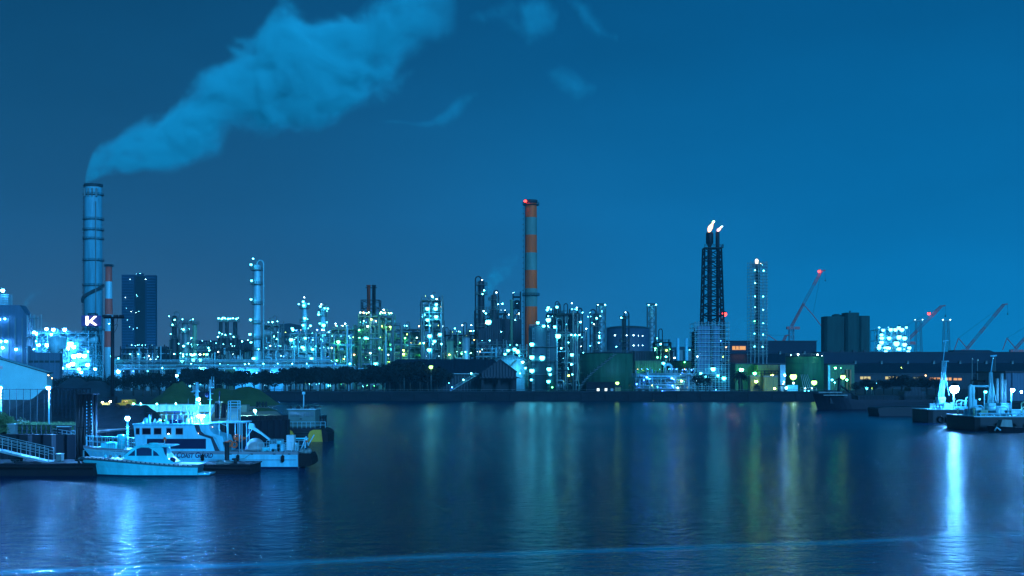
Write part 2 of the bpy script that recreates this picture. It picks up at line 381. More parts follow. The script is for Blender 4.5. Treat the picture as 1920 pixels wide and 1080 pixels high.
def lit_tower():
    D = 1250; t = thing('apartment_tower', 'dark high-rise block with a few lit windows and roof lights', 'building', (X(260, D), D, GZ))
    m1 = paint('tower_wall', (.012, .05, .11), .7, 0, .2, (.1, .1, .1)); m2 = paint('tower_slab', (.03, .13, .24), .7)
    def bx(a, c, t_, y0, y1, nm, m): b = MB(); b.box(X(a, D), X(c, D), D + y0, D + y1, GZ, Z(t_, D)); b.build(nm, m, t)
    bx(228, 252, 515, 0, 7, 'wing', m1); bx(252, 272, 517, 3, 8, 'core', black); bx(272, 291, 516, 0, 7, 'wing', m1); bx(254, 266, 512, 4, 7, 'plant_room', m1)
    for i in range(30):
        z = Z(520 + i * 5.2, D)
        b = MB(); b.box(X(276, D), X(292, D), D - 1.4, D, z - 1.2, z); b.build('balcony', m2, t)
        b = MB(); b.box(X(229, D), X(250, D), D - .25, D, z - .55, z); b.build('window_band', m2, t)
    random.seed(8)
    for px, py in ((257, 514), (264, 513), (245, 524), (274, 524), (257, 553), (258, 556), (247, 584), (261, 584), (256, 586), (244, 613), (251, 617), (258, 615), (248, 646), (255, 648), (262, 646), (276, 648), (245, 664), (261, 665), (281, 661), (284, 669), (236, 558), (238, 578), (240, 600)):
        lamp(t, X(px, D), D - 1.8, Z(py, D), random.uniform(.5, 1.0), random.choice(['cyan', 'white', 'dim', 'dim']))
lit_tower()

def letter_mast():
    D = 800; x = X(174, D); t = thing('sign_mast', 'lattice mast carrying a lit white letter K', 'sign', (x, D, GZ))
    b = MB(); lattice(b, rect(x, D, 6.6, 6.6, GZ), rect(x, D, 2.6, 2.6, Z(620, D)), 6, .5, .3); lattice(b, rect(x, D, 2.6, 2.6, Z(620, D)), rect(x, D, 2.2, 2.2, Z(588, D)), 4, .4, .25); b.build('mast', dark, t)
    b = MB(); b.box(X(156, D), X(193, D), D - 3.5, D - 3.1, Z(612, D), Z(592, D)); b.build('panel', paint('panel_violet', (.05, .05, .22)), t)
    y0, y1 = D - 4.1, D - 3.6; z0, z1 = Z(610, D), Z(593.5, D); g = glow('lit_letter', (.95, .9, 1.0), 5); b = MB()
    b.box(X(165, D), X(169, D), y0, y1, z0, z1)
    zm = (z0 + z1) / 2 - .4
    b.ext([(X(170, D), zm - .2), (X(180.5, D), z1), (X(185, D), z1), (X(171.5, D), zm - 1.1)][::-1], y0, y1, 1)
    b.ext([(X(173.5, D), zm + .9), (X(185.5, D), z0), (X(181, D), z0), (X(172, D), zm - .3)], y0 - .06, y1, 1)
    b.build('letter', g, t)
letter_mast()

def column(name, label, px, w, top, D, plats=(), pipe=0, m=steel, lk='cyan', lr=.55, lamps=(), group=None, cat='column', auto=True, skirt=None, gap=1.3):
    x = X(px, D); r = w / 2 * D / F; z1 = Z(top, D); rnd = random.Random(label)
    t = thing(name, label, cat, (x, D, GZ), group)
    b = MB(); prof = [(r * 1.15, GZ), (r * 1.1, GZ + 3), (r, GZ + 3.4)]
    if skirt: prof = [(skirt[1] * D / F / 2, GZ), (skirt[1] * D / F / 2, Z(skirt[0], D)), (r, Z(skirt[0] - 5, D))]
    z = prof[-1][1]
    prof += [(r, z1 - r * .55), (r * .86, z1 - r * .22), (r * .5, z1 - r * .04), (r * .08, z1)]
    b.lathe(x, D, prof, 18); b.build('shell', m, t)
    b = MB()
    b.cyl((x, D, z1 - .1), (x, D, z1 + 1.5), .25); b.cyl((x, D, z1 + 1.5), (x + .1, D, z1 + 1.8), .45); b.build('nozzle', mid, t)
    for p in plats:
        z = Z(p, D); b = MB(); rr_ = r + rnd.uniform(.9, 1.5)
        if skirt and p > skirt[0]: rr_ += (skirt[1] - w) * D / F / 2
        b.lathe(x, D, [(r * .96, z - .22), (rr_, z - .22), (rr_, z), (r * .96, z)], 14)
        rail(b, [(x + (rr_ - .08) * math.cos(2 * PI * i / 12), D + (rr_ - .08) * math.sin(2 * PI * i / 12), z) for i in range(13)], 1.15, .1, 9)
        b.build('platform', mid, t)
        if auto:
            for sx_ in (-1, 1):
                if rnd.random() < .75: lamp(t, x + sx_ * rr_ * rnd.uniform(.5, 1.05), D - rr_ * .7 - .3, z + rnd.uniform(1.4, 2.2), lr * rnd.uniform(.4, 1.15), lk)
    if plats:
        b = MB(); xl = x - (r + .45) * .8; yl = D - (r + .45) * .6
        for s in (-.28, .28): b.bar((xl + s, yl, GZ), (xl + s, yl, z1 - .5), .1)
        z = GZ + 1
        while z < z1 - 1: b.box(xl - .5, xl + .5, yl - .5, yl + .1, z, z + .1); z += 2
        b.build('ladder', mid, t)
    if pipe:
        s = 1 if pipe > 0 else -1; xo = x + s * (r + abs(pipe) * D / F); rad = max(.32, r * .16); a = abs(xo - x)
        pts = [(x + s * .2, D, z1 - .3)] + [(x + s * (a / 2 - a / 2 * math.cos(PI * i / 8)), D - .6 * i / 8, z1 + .4 + 1.6 * math.sin(PI * i / 8) + .0) for i in range(9)] + [(xo, D - .6, GZ)]
        b = MB(); b.tube(pts, rad, 8); b.build('downcomer', m if rnd.random() < .5 else mid, t)
        z = z1 - 6
        while z > GZ + 4: 
            b = MB(); b.box(min(x, xo), max(x, xo) + .3 * s, D - .75, D - .55, z, z + .3); b.build('pipe_bracket', mid, t); z -= max(8, (z1 - GZ) / 5)
    for a in lamps: lamp(t, X(a[0], D), D - r - gap, Z(a[1], D), *a[2:])
    return t

def structure(name, label, px0, px1, top, D, depth=12, levels=5, bays=3, m=mid, nv=4, np_=9, nl=16, lk=('cyan',), lr=.5, lamps=(), cat='process frame', group=None, base=GZ, brace=.4, vm=(steel, mid, pale), stacks=0, front=True):
    rnd = random.Random(label); x0, x1 = X(px0, D), X(px1, D); z1 = Z(top, D); np_ = int(np_ * 1.8); nv = int(nv * 1.6); nl = int(nl * 1.25)
    t = thing(name, label, cat, ((x0 + x1) / 2, D, base), group)
    xs = [x0 + (x1 - x0) * i / bays for i in range(bays + 1)]; ys = [D, D + depth / 2, D + depth]
    zl = [base + (z1 - base) * (i + 1) / levels for i in range(levels)]
    b = MB()
    for x in xs:
        for y in ys: b.bar((x, y, base), (x, y, z1 + rnd.choice([0, 0, 1.5, 2.5])), .42)
    for z in zl:
        for y in ys: b.bar((x0, y, z), (x1, y, z), .34)
        for x in xs: b.bar((x, D, z), (x, D + depth, z), .3)
    for i in range(bays):
        for j in range(levels):
            if rnd.random() < brace:
                za = base if j == 0 else zl[j - 1]; b.bar((xs[i], D, za), (xs[i + 1], D, zl[j]), .22)
                if rnd.random() < .6: b.bar((xs[i + 1], D, za), (xs[i], D, zl[j]), .22)
    b.build('frame', m, t)
    for j, z in enumerate(zl):
        a, c = (0, bays)
        if rnd.random() < .4 and bays > 1: a = rnd.randrange(0, bays); c = rnd.randrange(a + 1, bays + 1)
        b = MB(); b.box(xs[a] + .3, xs[c] - .3, D + .3, D + depth - .3, z + .1, z + .22); rail(b, [(xs[a] + .3, D + .35, z + .22), (xs[c] - .3, D + .35, z + .22)], 1.1, .09, 2.5); b.build('deck', m, t)
    for i in range(nv):
        j = rnd.randrange(levels); za = (base if j == 0 else zl[j - 1]) + .3; hh = zl[j] - za; q = rnd.random(); b = MB(); r = min(hh * .36, (x1 - x0) / bays * .42, depth * .22, 2.2)
        x = rnd.uniform(x0 + r + .4, max(x0 + r + .5, x1 - r - .4)); y = D + rnd.choice([.25, .6]) * depth
        if q < .5:
            h2 = hh * rnd.uniform(.7, .95); b.lathe(x, y, [(r * .9, za), (r * .9, za + .5), (r, za + .7), (r, za + h2 - r * .4), (r * .7, za + h2 - r * .1), (.1, za + h2)], 14)
        else:
            L_ = min((x1 - x0) * .6, r * 5) / 2; xc = min(max(x, x0 + L_ + .4), x1 - L_ - .4)
            pr = [(-L_ - r * .4, .05), (-L_ - r * .25, r * .7), (-L_, r), (L_, r), (L_ + r * .25, r * .7), (L_ + r * .4, .05)]
            n = 12; vs = [(xc + u, y + rr_ * math.cos(2 * PI * k_ / n), za + r + .5 + rr_ * math.sin(2 * PI * k_ / n)) for u, rr_ in pr for k_ in range(n)]
            b.add(vs, [(a_ * n + k_, a_ * n + (k_ + 1) % n, (a_ + 1) * n + (k_ + 1) % n, (a_ + 1) * n + k_) for a_ in range(5) for k_ in range(n)], 0, True)
            for s in (-.6, .6): b.box(xc + s * L_ - .2, xc + s * L_ + .2, y - r * .7, y + r * .7, za, za + r)
        b.build('vessel', rnd.choice(vm), t)
    for i in range(np_):
        y = D + rnd.choice([-.55, -.9, depth * .3, depth * .5, depth * .75]) ; r = rnd.choice([.16, .22, .3, .4, .5]); x = rnd.uniform(x0, x1); z = rnd.uniform(base + 1, z1)
        pts = [(x, y, z)]
        if rnd.random() < .5:
            xe = rnd.uniform(x0, x1); ze = rnd.uniform(base, z1 + 1); pts += [(x, y, ze), (xe, y, ze)] if rnd.random() < .5 else [(xe, y, z), (xe, y, ze)]
        elif rnd.random() < .6: pts = [(x, y, base), (x, y, z1 + rnd.uniform(-4, 2.5))]
        else: pts = [(x0 - .5, y, z), (x1 + .5, y, z)]
        fin = [pts[0]]
        for q in range(1, len(pts) - 1):
            p0, p1, p2 = Vector(pts[q - 1]), Vector(pts[q]), Vector(pts[q + 1]); c = min(.8, (p1 - p0).length * .4, (p2 - p1).length * .4)
            if c > .05: fin += [p1 + (p0 - p1).normalized() * c, p1 + (p0 - p1).normalized() * c * .3 + (p2 - p1).normalized() * c * .3, p1 + (p2 - p1).normalized() * c]
        fin.append(pts[-1])
        if (Vector(fin[0]) - Vector(fin[-1])).length > .8:
            b = MB(); b.tube(fin, r, 7); b.build('pipe', rnd.choice(vm), t)
    for i in range(stacks):
        x = rnd.uniform(x0 + 1, x1 - 1); b = MB(); h = rnd.uniform(2, 6)
        b.tube([(x, D + 3, z1), (x, D + 3, z1 + h), (x + .5, D + 3, z1 + h + .6), (x + 1.2, D + 3, z1 + h + .6), (x + 1.7, D + 3, z1 + h), (x + 1.7, D + 3, z1)], .22, 6); b.build('vent_pipe', m, t)
    for i in range(nl):
        z = rnd.choice([base] + zl) + rnd.uniform(1.5, 3.0); x = rnd.uniform(x0, x1)
        lamp(t, x, D + rnd.choice([-1.1, -.4, depth * .12, depth * .2, depth * .4]), min(z, z1 + 2), lr * rnd.choice([.35, .5, .6, .8, 1.1, 1.6]), rnd.choice(lk) if rnd.random() < .87 else rnd.choice(['warm', 'yellow', 'white']))
    for a in lamps: lamp(t, X(a[0], D), D - 1.6, Z(a[1], D), *a[2:])
    return t

def tank(name, label, px0, px1, top, D, m, roof='cone', rm=None, lamps=(), stair=True, cat='tank', group=None, roof_h=.08, gap=2.0):
    x = X((px0 + px1) / 2, D); r = (px1 - px0) / 2 * D / F; z1 = Z(top, D); t = thing(name, label, cat, (x, D + r, GZ), group); yc = D + r
    b = MB(); b.lathe(x, yc, [(r, GZ), (r, z1)], 40)
    b.build('shell', m, t)
    if r > 4:
        for q in range(1, 5):
            b = MB(); z = GZ + (z1 - GZ) * q / 5; b.lathe(x, yc, [(r * .999, z - .06), (r + .05, z - .06), (r + .05, z + .06), (r * .999, z + .06)], 40); b.build('wind_girder', m, t)
    b = MB()
    if roof == 'cone': b.lathe(x, yc, [(r + .15, z1 - .1), (r + .15, z1 + .12), (.3, z1 + r * roof_h * 2)], 40)
    else:
        b.lathe(x, yc, [(r + .15, z1 - .1), (r + .15, z1 + .15)] + [(max(.3, r * math.cos(a)), z1 + r * roof_h * 2 * math.sin(a)) for a in [PI / 2 * i / 7 for i in range(1, 8)]], 40)
    b.build('roof', rm or m, t)
    b = MB(); rail(b, [(x + r * math.cos(2 * PI * i / 40), yc + r * math.sin(2 * PI * i / 40), z1 + .1) for i in range(41)], 1.1, .09, 9); b.build('handrail', mid, t)
    if stair:
        b = MB(); n = 26
        for i in range(n):
            a = -PI * .95 + PI * .55 * i / n; z = GZ + (z1 - GZ) * i / n; b.box(x + (r + .5) * math.cos(a) - .55, x + (r + .5) * math.cos(a) + .55, yc + (r + .5) * math.sin(a) - .5, yc + (r + .5) * math.sin(a) + .5, z, z + .2)
            if i % 2 == 0: b.bar((x + (r + .95) * math.cos(a), yc + (r + .95) * math.sin(a), z), (x + (r + .95) * math.cos(a), yc + (r + .95) * math.sin(a), z + 1.2), .08)
        b.build('stair', mid, t)
    for a in lamps: lamp(t, X(a[0], D), D - gap, Z(a[1], D), *a[2:])
    return t

# ------------------------------------------------------------------ brightly lit works on the far left
D = 720; t = thing('boiler_house', 'big hazy blue plant building with a lamp-topped penthouse', 'building', (X(10, D), D, GZ))
b = MB(); b.ext([(X(-60, D), GZ), (X(50, D), GZ), (X(50, D), Z(592, D)), (X(37, D), Z(572, D)), (X(-60, D), Z(572, D))], D, D + 9, 1); b.build('wall', cladblue, t)
b = MB(); b.box(X(-20, D), X(13, D), D + 2, D + 8, Z(571.5, D), Z(552, D)); b.build('penthouse', cladpale, t)
for q in range(5):
    b = MB(); z = Z(571 - q * 4.6, D); b.box(X(-20, D) - .6, X(15, D), D + 1, D + 1.9, z, z + .35); b.build('gallery', pale, t)
for i in range(4):
    b = MB(); x = X(2 + i * 13, D); b.box(x, x + .5, D - .35, D - .01, GZ, Z(596, D)); b.build('pilaster', mid, t)
for a in ((8, 545, 1.2), (2, 599, .7), (12, 598, .6), (4, 640, .9), (14, 640, .9), (8, 652, .9), (33, 655, .9)): lamp(t, X(a[0], D), D - 2.2, Z(a[1], D), a[2], 'plant')
lamp(t, X(-6, D), D - 6, Z(655, D), 2.2, 'plant')
structure('conveyor_gantry', 'open steel conveyor frame beside the hazy blue plant building', 51, 65, 596, 712, 10, 4, 1, m=steel, nv=0, np_=3, nl=4, lk=('plant',), brace=1, cat='frame')
PL = [(89, 617, 1.1), (102, 618, 1.1), (123, 618, 1.2), (54, 618, .8), (70, 626, 1.2), (105, 638, 1.3), (60, 646, 1.0), (74, 647, 1.1), (90, 647, 1.3), (110, 648, 1.5), (134, 645, 1.9), (128, 653, 1.5), (140, 650, 1.4),
      (112, 666, 1.5), (140, 668, 1.6), (150, 666, 1.6), (160, 667, 1.5), (130, 685, 1.5), (138, 682, 1.5), (166, 684, 1.3), (118, 690, 1.0), (98, 627, .8), (150, 692, 1.0), (180, 692, .9)]
structure('floodlit_works', 'dazzling floodlit process works left of the tall pale chimney', 50, 166, 625, 740, 26, 5, 6, m=pale, nv=14, np_=16, nl=10, lk=('plant',), lr=.6, lamps=[(a, c, r, 'plant') for a, c, r in PL], vm=(pale, pale, steel), cat='process works', brace=.7)
D = 690; t = thing('works_shed', 'corrugated blue shed in front of the floodlit works', 'building', (X(84, D), D, GZ))
b = MB(); b.ext([(X(52, D), GZ), (X(112, D), GZ), (X(112, D), Z(662, D)), (X(58, D), Z(660, D)), (X(52, D), Z(648, D))], D, D + 4, 1); b.build('wall', cladblue, t)
for i in range(6): b = MB(); b.box(X(54 + i * 10, D), X(62 + i * 10, D), D - .2, D - .01, Z(680, D), Z(676, D)); b.build('vent_strip', dark, t)
D = 730; t = thing('dust_drum', 'pale upright drum with hopper in the floodlit works', 'tank', (X(108, D), D, GZ))
b = MB(); b.lathe(X(108, D), D, [(1.2, Z(668, D)), (5, Z(655, D)), (5, Z(634, D)), (.4, Z(629, D))], 20); b.build('drum', pale, t)
b = MB(); lattice(b, rect(X(108, D), D, 4.2, 4.2, GZ), rect(X(108, D), D, 4.2, 4.2, Z(655, D)), 3, .4, .25); b.build('support', mid, t)
# pale gabled store, nearest on the far left
D = 345; t = thing('gabled_store', 'pale floodlit store with a long sloping gable roof', 'building', (X(10, D), D, GZ))
b = MB(); b.ext([(X(-190, D), GZ), (X(88, D), GZ), (X(88, D), Z(698, D)), (X(-10, D), Z(669, D)), (X(-190, D), Z(710, D))], D, D + 4, 1); b.build('wall', paint('store_panel', (.25, .66, .70), .6, 0, .15, (.1, .1, .1)), t)
b = MB(); b.ext([(X(89.5, D), Z(700, D)), (X(-10, D), Z(670.5, D)), (X(-10, D), Z(669.4, D)), (X(90, D), Z(698.8, D))], D - .3, D + 4.3, 1); b.ext([(X(-10, D), Z(667, D)), (X(-10, D), Z(670.5, D)), (X(-192, D), Z(712, D)), (X(-192, D), Z(708, D))], D - .3, D + 4.3, 1); b.build('roof', roofm, t)
b = MB(); b.box(X(-12, D), X(5, D), D - .15, D - .01, Z(692, D), Z(686, D)); b.build('sign_panel', paint('panel_pink', (.7, .5, .55)), t)
lamp(t, X(97, D), D - 2.5, Z(703.5, D), .42, 'warm'); lamp(t, X(103, D), D - 2.2, Z(709, D), .36, 'warm')
b = MB(); b.tube([(X(88, D), D + 1, Z(702, D)), (X(97, D), D - 2.5, Z(701, D)), (X(103, D), D - 2.2, Z(706, D))], .08, 5); b.build('lamp_arm', dark, t)
def yard_light(name, label, px, py, D, k, r, base, power_arm=.8):
    x, z = X(px, D), Z(py, D); t = thing(name, label, 'lamp post', (x, D, base))
    b = MB(); b.cyl((x, D + .25, base), (x, D + .25, z + .2), .11, .06, 8); b.build('pole', pale, t)
    b = MB(); b.tube([(x, D + .25, z + .15), (x, D + .1, z + r * 1.5), (x, D, z + r * 1.2)], .05, 5); b.build('arm', pale, t)
    lamp(t, x, D, z, r, k); return t
yard_light('lamp_post', 'slim lamp post shining by the mesh fence and dark heap', 90.5, 727, 149, 'post', .22, GZ)
yard_light('lamp_post', 'lamp post at the frame edge above the dark heap', 0, 727, 151, 'post', .2, GZ)
lamp(yard_light('lamp_post', 'blue floodlight lighting the pale gabled store', -35, 690, 318, 'store', .4, GZ), X(-36, 318), 319, Z(720, 318), .3, 'store')

def high_mast():
    D = 262; x = X(211, D); t = thing('floodlight_mast', 'tall dark floodlight mast with a crossarm, unlit', 'light mast', (x, D, GZ)); z1 = Z(594, D)
    b = MB(); b.cyl((x, D, GZ), (x, D, z1), .42, .34, 12); b.build('pole', black, t)
    b = MB(); b.box(x - .8, x + .8, D - .6, D + .6, GZ, GZ + 2.2); b.build('footing', dconc, t)
    b = MB(); b.box(X(194, D), X(233, D), D - .12, D + .12, z1 - .35, z1 - .1); b.build('crossarm', black, t)
    for px in (197.5, 206, 219, 229):
        b = MB(); xx = X(px, D); b.ext([(xx - .48, z1 - .12), (xx + .48, z1 - .12), (xx + .38, z1 + .35), (xx - .38, z1 + .35)], D - .75, D - .13, 1); b.build('floodlight', black, t)
    b = MB(); b.tube([(X(203, D), D, z1 - .2), (X(205, D), D, z1 - 1.5), (X(211, D), D - .3, z1 - 2.0), (X(219, D), D, z1 - 1.5), (X(221, D), D, z1 - .2)], .06, 5); b.tube([(X(221, D), D, z1 - 1.5), (X(218, D), D, z1 - 2.5), (X(212, D), D, z1 - 3.6)], .05, 5); b.build('brace', black, t)
    lamp(t, X(206, D), D - .5, Z(607, D), .28, 'cyan')
high_mast()

# ------------------------------------------------------------------ refinery columns and frames, left to right
column('process_column', 'slender dark column with lamps at the left end of the refinery', 327, 9, 592, 640, (600, 612, 634, 665), 5, dark, 'cyan', .6, skirt=(638, 16), lamps=[(330, 600, .9, 'cyan'), (326, 609, .8, 'cyan'), (329, 664, 1.0, 'cyan'), (320, 666, .5, 'dim')])
column('process_column', 'grey-green column joined at the top to a thinner one', 348, 13, 604, 630, (606, 624, 650, 668), 0, mid, 'cyan', .6, lamps=[(345, 599, .6, 'cyan'), (347, 618, 1.1, 'cyan'), (347, 649, 1.1, 'cyan')])
column('process_column', 'thin green-topped column right of the joined grey-green one', 365, 8, 606, 634, (607, 642, 654), -9, green, 'cyan', .5, lamps=[(364, 599, .6, 'cyan'), (361, 634, .6, 'cyan'), (364, 666, .9, 'cyan')])
structure('pump_station', 'low bright pump frame at the foot of the left columns', 337, 394, 672, 622, 8, 2, 5, m=steel, nv=5, np_=8, nl=12, lk=('flood', 'cyan'), lr=.8, lamps=[(343, 677, 1.2, 'flood'), (364, 675, 1.2, 'flood'), (377, 675, 1.0, 'flood'), (394, 657, .9, 'cyan'), (345, 668, .9, 'cyan')], cat='pump frame')
for i, (px, w, top, lab) in enumerate(((414, 7, 602, 'leftmost of the three slim columns with bright caps'), (425.5, 7, 600, 'middle of the three slim columns with bright caps'), (441, 8, 603, 'rightmost of the three slim columns with bright caps'))):
    column('process_column', lab, px, w, top, 640 + i * 3, (603, 633, 652), 0, dark, 'cyan', .55, lamps=[(px - 2, 597, .8, 'cyan'), (px + 4, 598, .75, 'flood'), (px - 1, 624 + 4 * i, .7, 'cyan'), (px - 3, 660 + 2 * i, .8, 'white')], group='three slim refinery columns', skirt=(636, 12))
structure('process_frame', 'dim pipe frame below the three slim columns', 400, 472, 656, 628, 8, 3, 5, m=dark, nv=6, np_=9, nl=12, lk=('cyan', 'white', 'dim'), lr=.55, lamps=[(410, 632, .8, 'cyan'), (455, 640, .9, 'cyan'), (466, 638, .6, 'cyan')])
b = MB(); D = 600; t = thing('service_building', 'long low teal-lit building under the slim columns', 'building', (X(443, D), D, GZ)); b.box(X(417, D), X(470, D), D, D + 10, GZ, Z(676, D)); b.build('wall', cladgreen, t)
b = MB(); b.box(X(416, D), X(471, D), D - .4, D + 10.4, Z(676, D) + .003, Z(675, D)); b.build('roof', roofm, t); lamp(t, X(462, D), D - 3, Z(683, D), .7, 'cyan'); lamp(t, X(430, D), D - 3, Z(684, D), .7, 'cyan')
column('process_column', 'very tall blue-white column with a gooseneck pipe', 482, 13, 496, 610, (506, 533, 570, 606, 635, 656), 6, pale, 'cyan', .6, auto=False,
       lamps=[(477, 486, .75, 'cyan'), (473, 497, .8, 'flood'), (474, 527, .75, 'flood'), (473, 562, .75, 'flood'), (472, 600, .8, 'flood'), (471, 627, .9, 'flood'), (473, 642, .7, 'flood'), (487, 655, .6, 'cyan'), (478, 672, 1.2, 'flood')])
structure('process_frame', 'dim blue frame with lamps right of the very tall column', 492, 524, 610, 640, 12, 5, 2, m=mid, nv=6, np_=12, nl=14, lk=('cyan', 'dim'), lr=.5, stacks=2, lamps=[(512, 604, .9, 'cyan'), (515, 631, .8, 'cyan'), (520, 636, .6, 'cyan')])
structure('process_frame', 'low blue pipe frame between the tall column and the twin towers', 490, 548, 656, 612, 10, 4, 4, m=steel, nv=6, np_=16, nl=16, lk=('cyan', 'blue', 'white', 'dim'), lr=.5)
column('process_column', 'bright cyan column crowned with lamps, left of two', 571, 9, 566, 630, (578, 604, 622, 640, 668), 0, pale, 'flood', .55, lamps=[(572, 558, .7, 'white'), (570, 566, .8, 'flood'), (571, 573, .9, 'flood'), (573, 597, 1.0, 'flood'), (570, 610, .9, 'flood'), (565, 640, .9, 'flood'), (572, 655, .9, 'flood')])
column('process_column', 'bright cyan column crowned with lamps, right of two', 605.5, 9, 578, 626, (584, 592, 612, 634, 660), 4, pale, 'flood', .55, lamps=[(604, 571, .7, 'white'), (602, 575, .8, 'flood'), (616, 579, .7, 'flood'), (599, 590, .8, 'flood'), (608, 610, 1.3, 'flood'), (605, 628, 1.2, 'flood'), (606, 640, .8, 'flood')])
structure('process_frame', 'crowded cyan-lit frame around the twin bright columns', 544, 618, 626, 614, 14, 6, 5, m=steel, nv=12, np_=26, nl=46, lk=('flood', 'cyan', 'cyan', 'blue', 'white', 'dim'), lr=.55, lamps=[(549, 616, .9, 'flood'), (547, 637, 1.3, 'flood'), (583, 611, .8, 'flood'), (568, 651, 1.1, 'flood'), (587, 655, 1.0, 'flood'), (585, 672, 1.0, 'flood')], vm=(pale, steel, pale))
structure('process_frame', 'green-tinted frame with one big glowing green lamp', 620, 664, 618, 618, 12, 5, 3, m=green, nv=8, np_=18, nl=24, lk=('green', 'yellow', 'cyan', 'dim'), lr=.5, lamps=[(635, 641, 1.9, 'green'), (630, 607, .7, 'white'), (648, 607, .8, 'white'), (665, 665, 1.0, 'warm'), (632, 676, .8, 'green')], vm=(steel, green, pale))
structure('process_frame', 'yellow-green lit furnace frame beneath twin stacks', 672, 712, 594, 612, 13, 8, 2, m=green, nv=9, np_=18, nl=26, lk=('green', 'yellow', 'cyan'), lr=.55, lamps=[(676, 586, .7, 'white'), (684, 587, .7, 'white'), (692, 586, .7, 'white'), (690, 612, 1.1, 'white'), (697, 599, .9, 'yellow'), (686, 634, 1.0, 'flood'), (695, 662, .9, 'white'), (705, 682, 1.2, 'flood')], vm=(steel, green, mid))
D = 620; t = thing('furnace_stacks', 'pair of short rust and dark stacks inside a braced frame', 'stacks', (X(694, D), D, GZ))
for px, m_ in ((689, rust), (699, dark)):
    b = MB(); b.lathe(X(px, D), D + 5, [(.9, Z(594, D)), (.85, Z(535, D)), (1.1, Z(535, D)), (1.1, Z(533, D))], 14); b.build('stack', m_, t)
b = MB(); lattice(b, rect(X(693.5, D), D + 5, 4.4, 4, Z(593, D)), rect(X(693.5, D), D + 5, 4.4, 4, Z(562, D)), 2, .28, .18); b.build('frame', dark, t)
b = MB(); b.bar((X(683, D), D + 5, Z(538, D)), (X(705, D), D + 5, Z(538, D)), .3); b.build('tie', dark, t)
structure('process_frame', 'shorter yellow-green frame right of the furnace frame', 713, 737, 594, 622, 12, 6, 2, m=green, nv=6, np_=16, nl=18, lk=('yellow', 'green', 'cyan'), lr=.5, stacks=1, lamps=[(720, 581, .9, 'white'), (715, 585, .7, 'white'), (716, 612, .9, 'yellow'), (732, 613, 1.0, 'yellow'), (714, 632, .9, 'yellow')], vm=(green, pale, mid))
for a_, c_, tp_, lab_, lk_ in ((318, 400, 646, 'dim rear pipe frame behind the leftmost columns', ('cyan', 'dim')), (520, 668, 630, 'wide rear frame of pipes behind the twin cyan columns', ('cyan', 'flood', 'green', 'dim')), (664, 792, 618, 'wide rear frame behind the furnace stacks', ('green', 'yellow', 'cyan', 'dim')), (824, 900, 636, 'rear pipe frame right of the lamp-lined reactor tower', ('green', 'cyan', 'dim')), (1040, 1100, 622, 'rear frame between the crowded tower and hooked-pipe column', ('cyan', 'dim'))):
    structure('process_frame', lab_, a_, c_, tp_, 672, 12, 6, max(3, int((c_ - a_) / 18)), m=mid, nv=9, np_=26, nl=int((c_ - a_) / 4), lk=lk_, lr=.55, stacks=3, vm=(steel, mid, green))
D = 618; t = thing('transfer_pipe', 'large overhead elbow pipes between two frames', 'pipe', (X(738, D), D, GZ))
for a, c, p0, p1, r in ((728, 737, 595, 690, .7), (738, 753, 609, 690, .7), (740, 768, 622, 690, .45)):
    b = MB(); z = Z(p0, D); b.tube([(X(a - 14, D), D - 2, z), (X(c - 3, D), D - 2, z), (X(c - .6, D), D - 2, z - .5), (X(c, D), D - 2, z - 1.4), (X(c, D), D - 2, Z(p1, D))], r, 9); b.build('pipe', mid, t)
structure('pipe_rack', 'long low green-lit pipe rack in the refinery middle', 728, 790, 634, 628, 12, 5, 5, m=green, nv=7, np_=24, nl=36, lk=('green', 'yellow', 'white', 'cyan', 'dim'), lr=.5, lamps=[(760, 634, .9, 'green'), (782, 633, .7, 'white'), (757, 657, 1.0, 'yellow'), (757, 664, 1.2, 'yellow'), (728, 665, .9, 'white')], vm=(green, steel, mid), cat='pipe rack')
structure('reactor_tower', 'reactor tower frame with rows of bright platform lamps', 789, 829, 563, 620, 12, 9, 2, m=mid, nv=10, np_=20, nl=20, lk=('cyan', 'white', 'flood'), lr=.6, stacks=1, lamps=[(810, 555, .8, 'white'), (819, 561, .8, 'white'), (802, 579, 1.4, 'flood'), (817, 579, 1.4, 'flood'), (818, 594, 1.3, 'flood'), (802, 600, 1.2, 'flood'), (806, 630, 1.4, 'flood'), (825, 627, 1.2, 'flood'), (815, 640, 1.1, 'flood'), (795, 643, 1.0, 'cyan'), (805, 656, 1.4, 'flood'), (828, 645, .9, 'cyan')], vm=(steel, pale, mid))
D = 626; t = thing('reactor_drum', 'upright dark reactor drum with a big gooseneck, in the lamp-lined tower', 'vessel', (X(797, D), D, GZ))
b = MB(); b.lathe(X(818, D), D + 16, [(3.2, GZ), (3.2, Z(600, D)), (2.6, Z(592, D)), (2.6, Z(568, D)), (.3, Z(563, D))], 20); b.build('drum', dark, t)
b = MB(); b.tube([(X(789, D), D + 14, GZ), (X(789, D), D + 14, Z(575, D)), (X(791, D), D + 14, Z(566, D)), (X(798, D), D + 14, Z(562, D)), (X(808, D), D + 14, Z(566, D))], 1.0, 10); b.build('gooseneck', steel, t)
structure('process_frame', 'low dark frame with scattered lamps left of the dark column', 832, 892, 628, 634, 14, 5, 5, m=dark, nv=10, np_=22, nl=34, lk=('cyan', 'green', 'white', 'yellow', 'dim'), lr=.5, stacks=1, lamps=[(853, 616, .7, 'cyan'), (867, 610, .7, 'white'), (884, 610, .7, 'white'), (843, 663, .9, 'yellow'), (866, 663, 1.0, 'green'), (874, 648, .9, 'cyan')], vm=(steel, green, mid))
tank('drum_tank', 'green-lit short tank in front of the low dark frame', 838, 850, 640, 612, green, lamps=[(843, 665, .8, 'yellow')], stair=False, roof_h=.2)
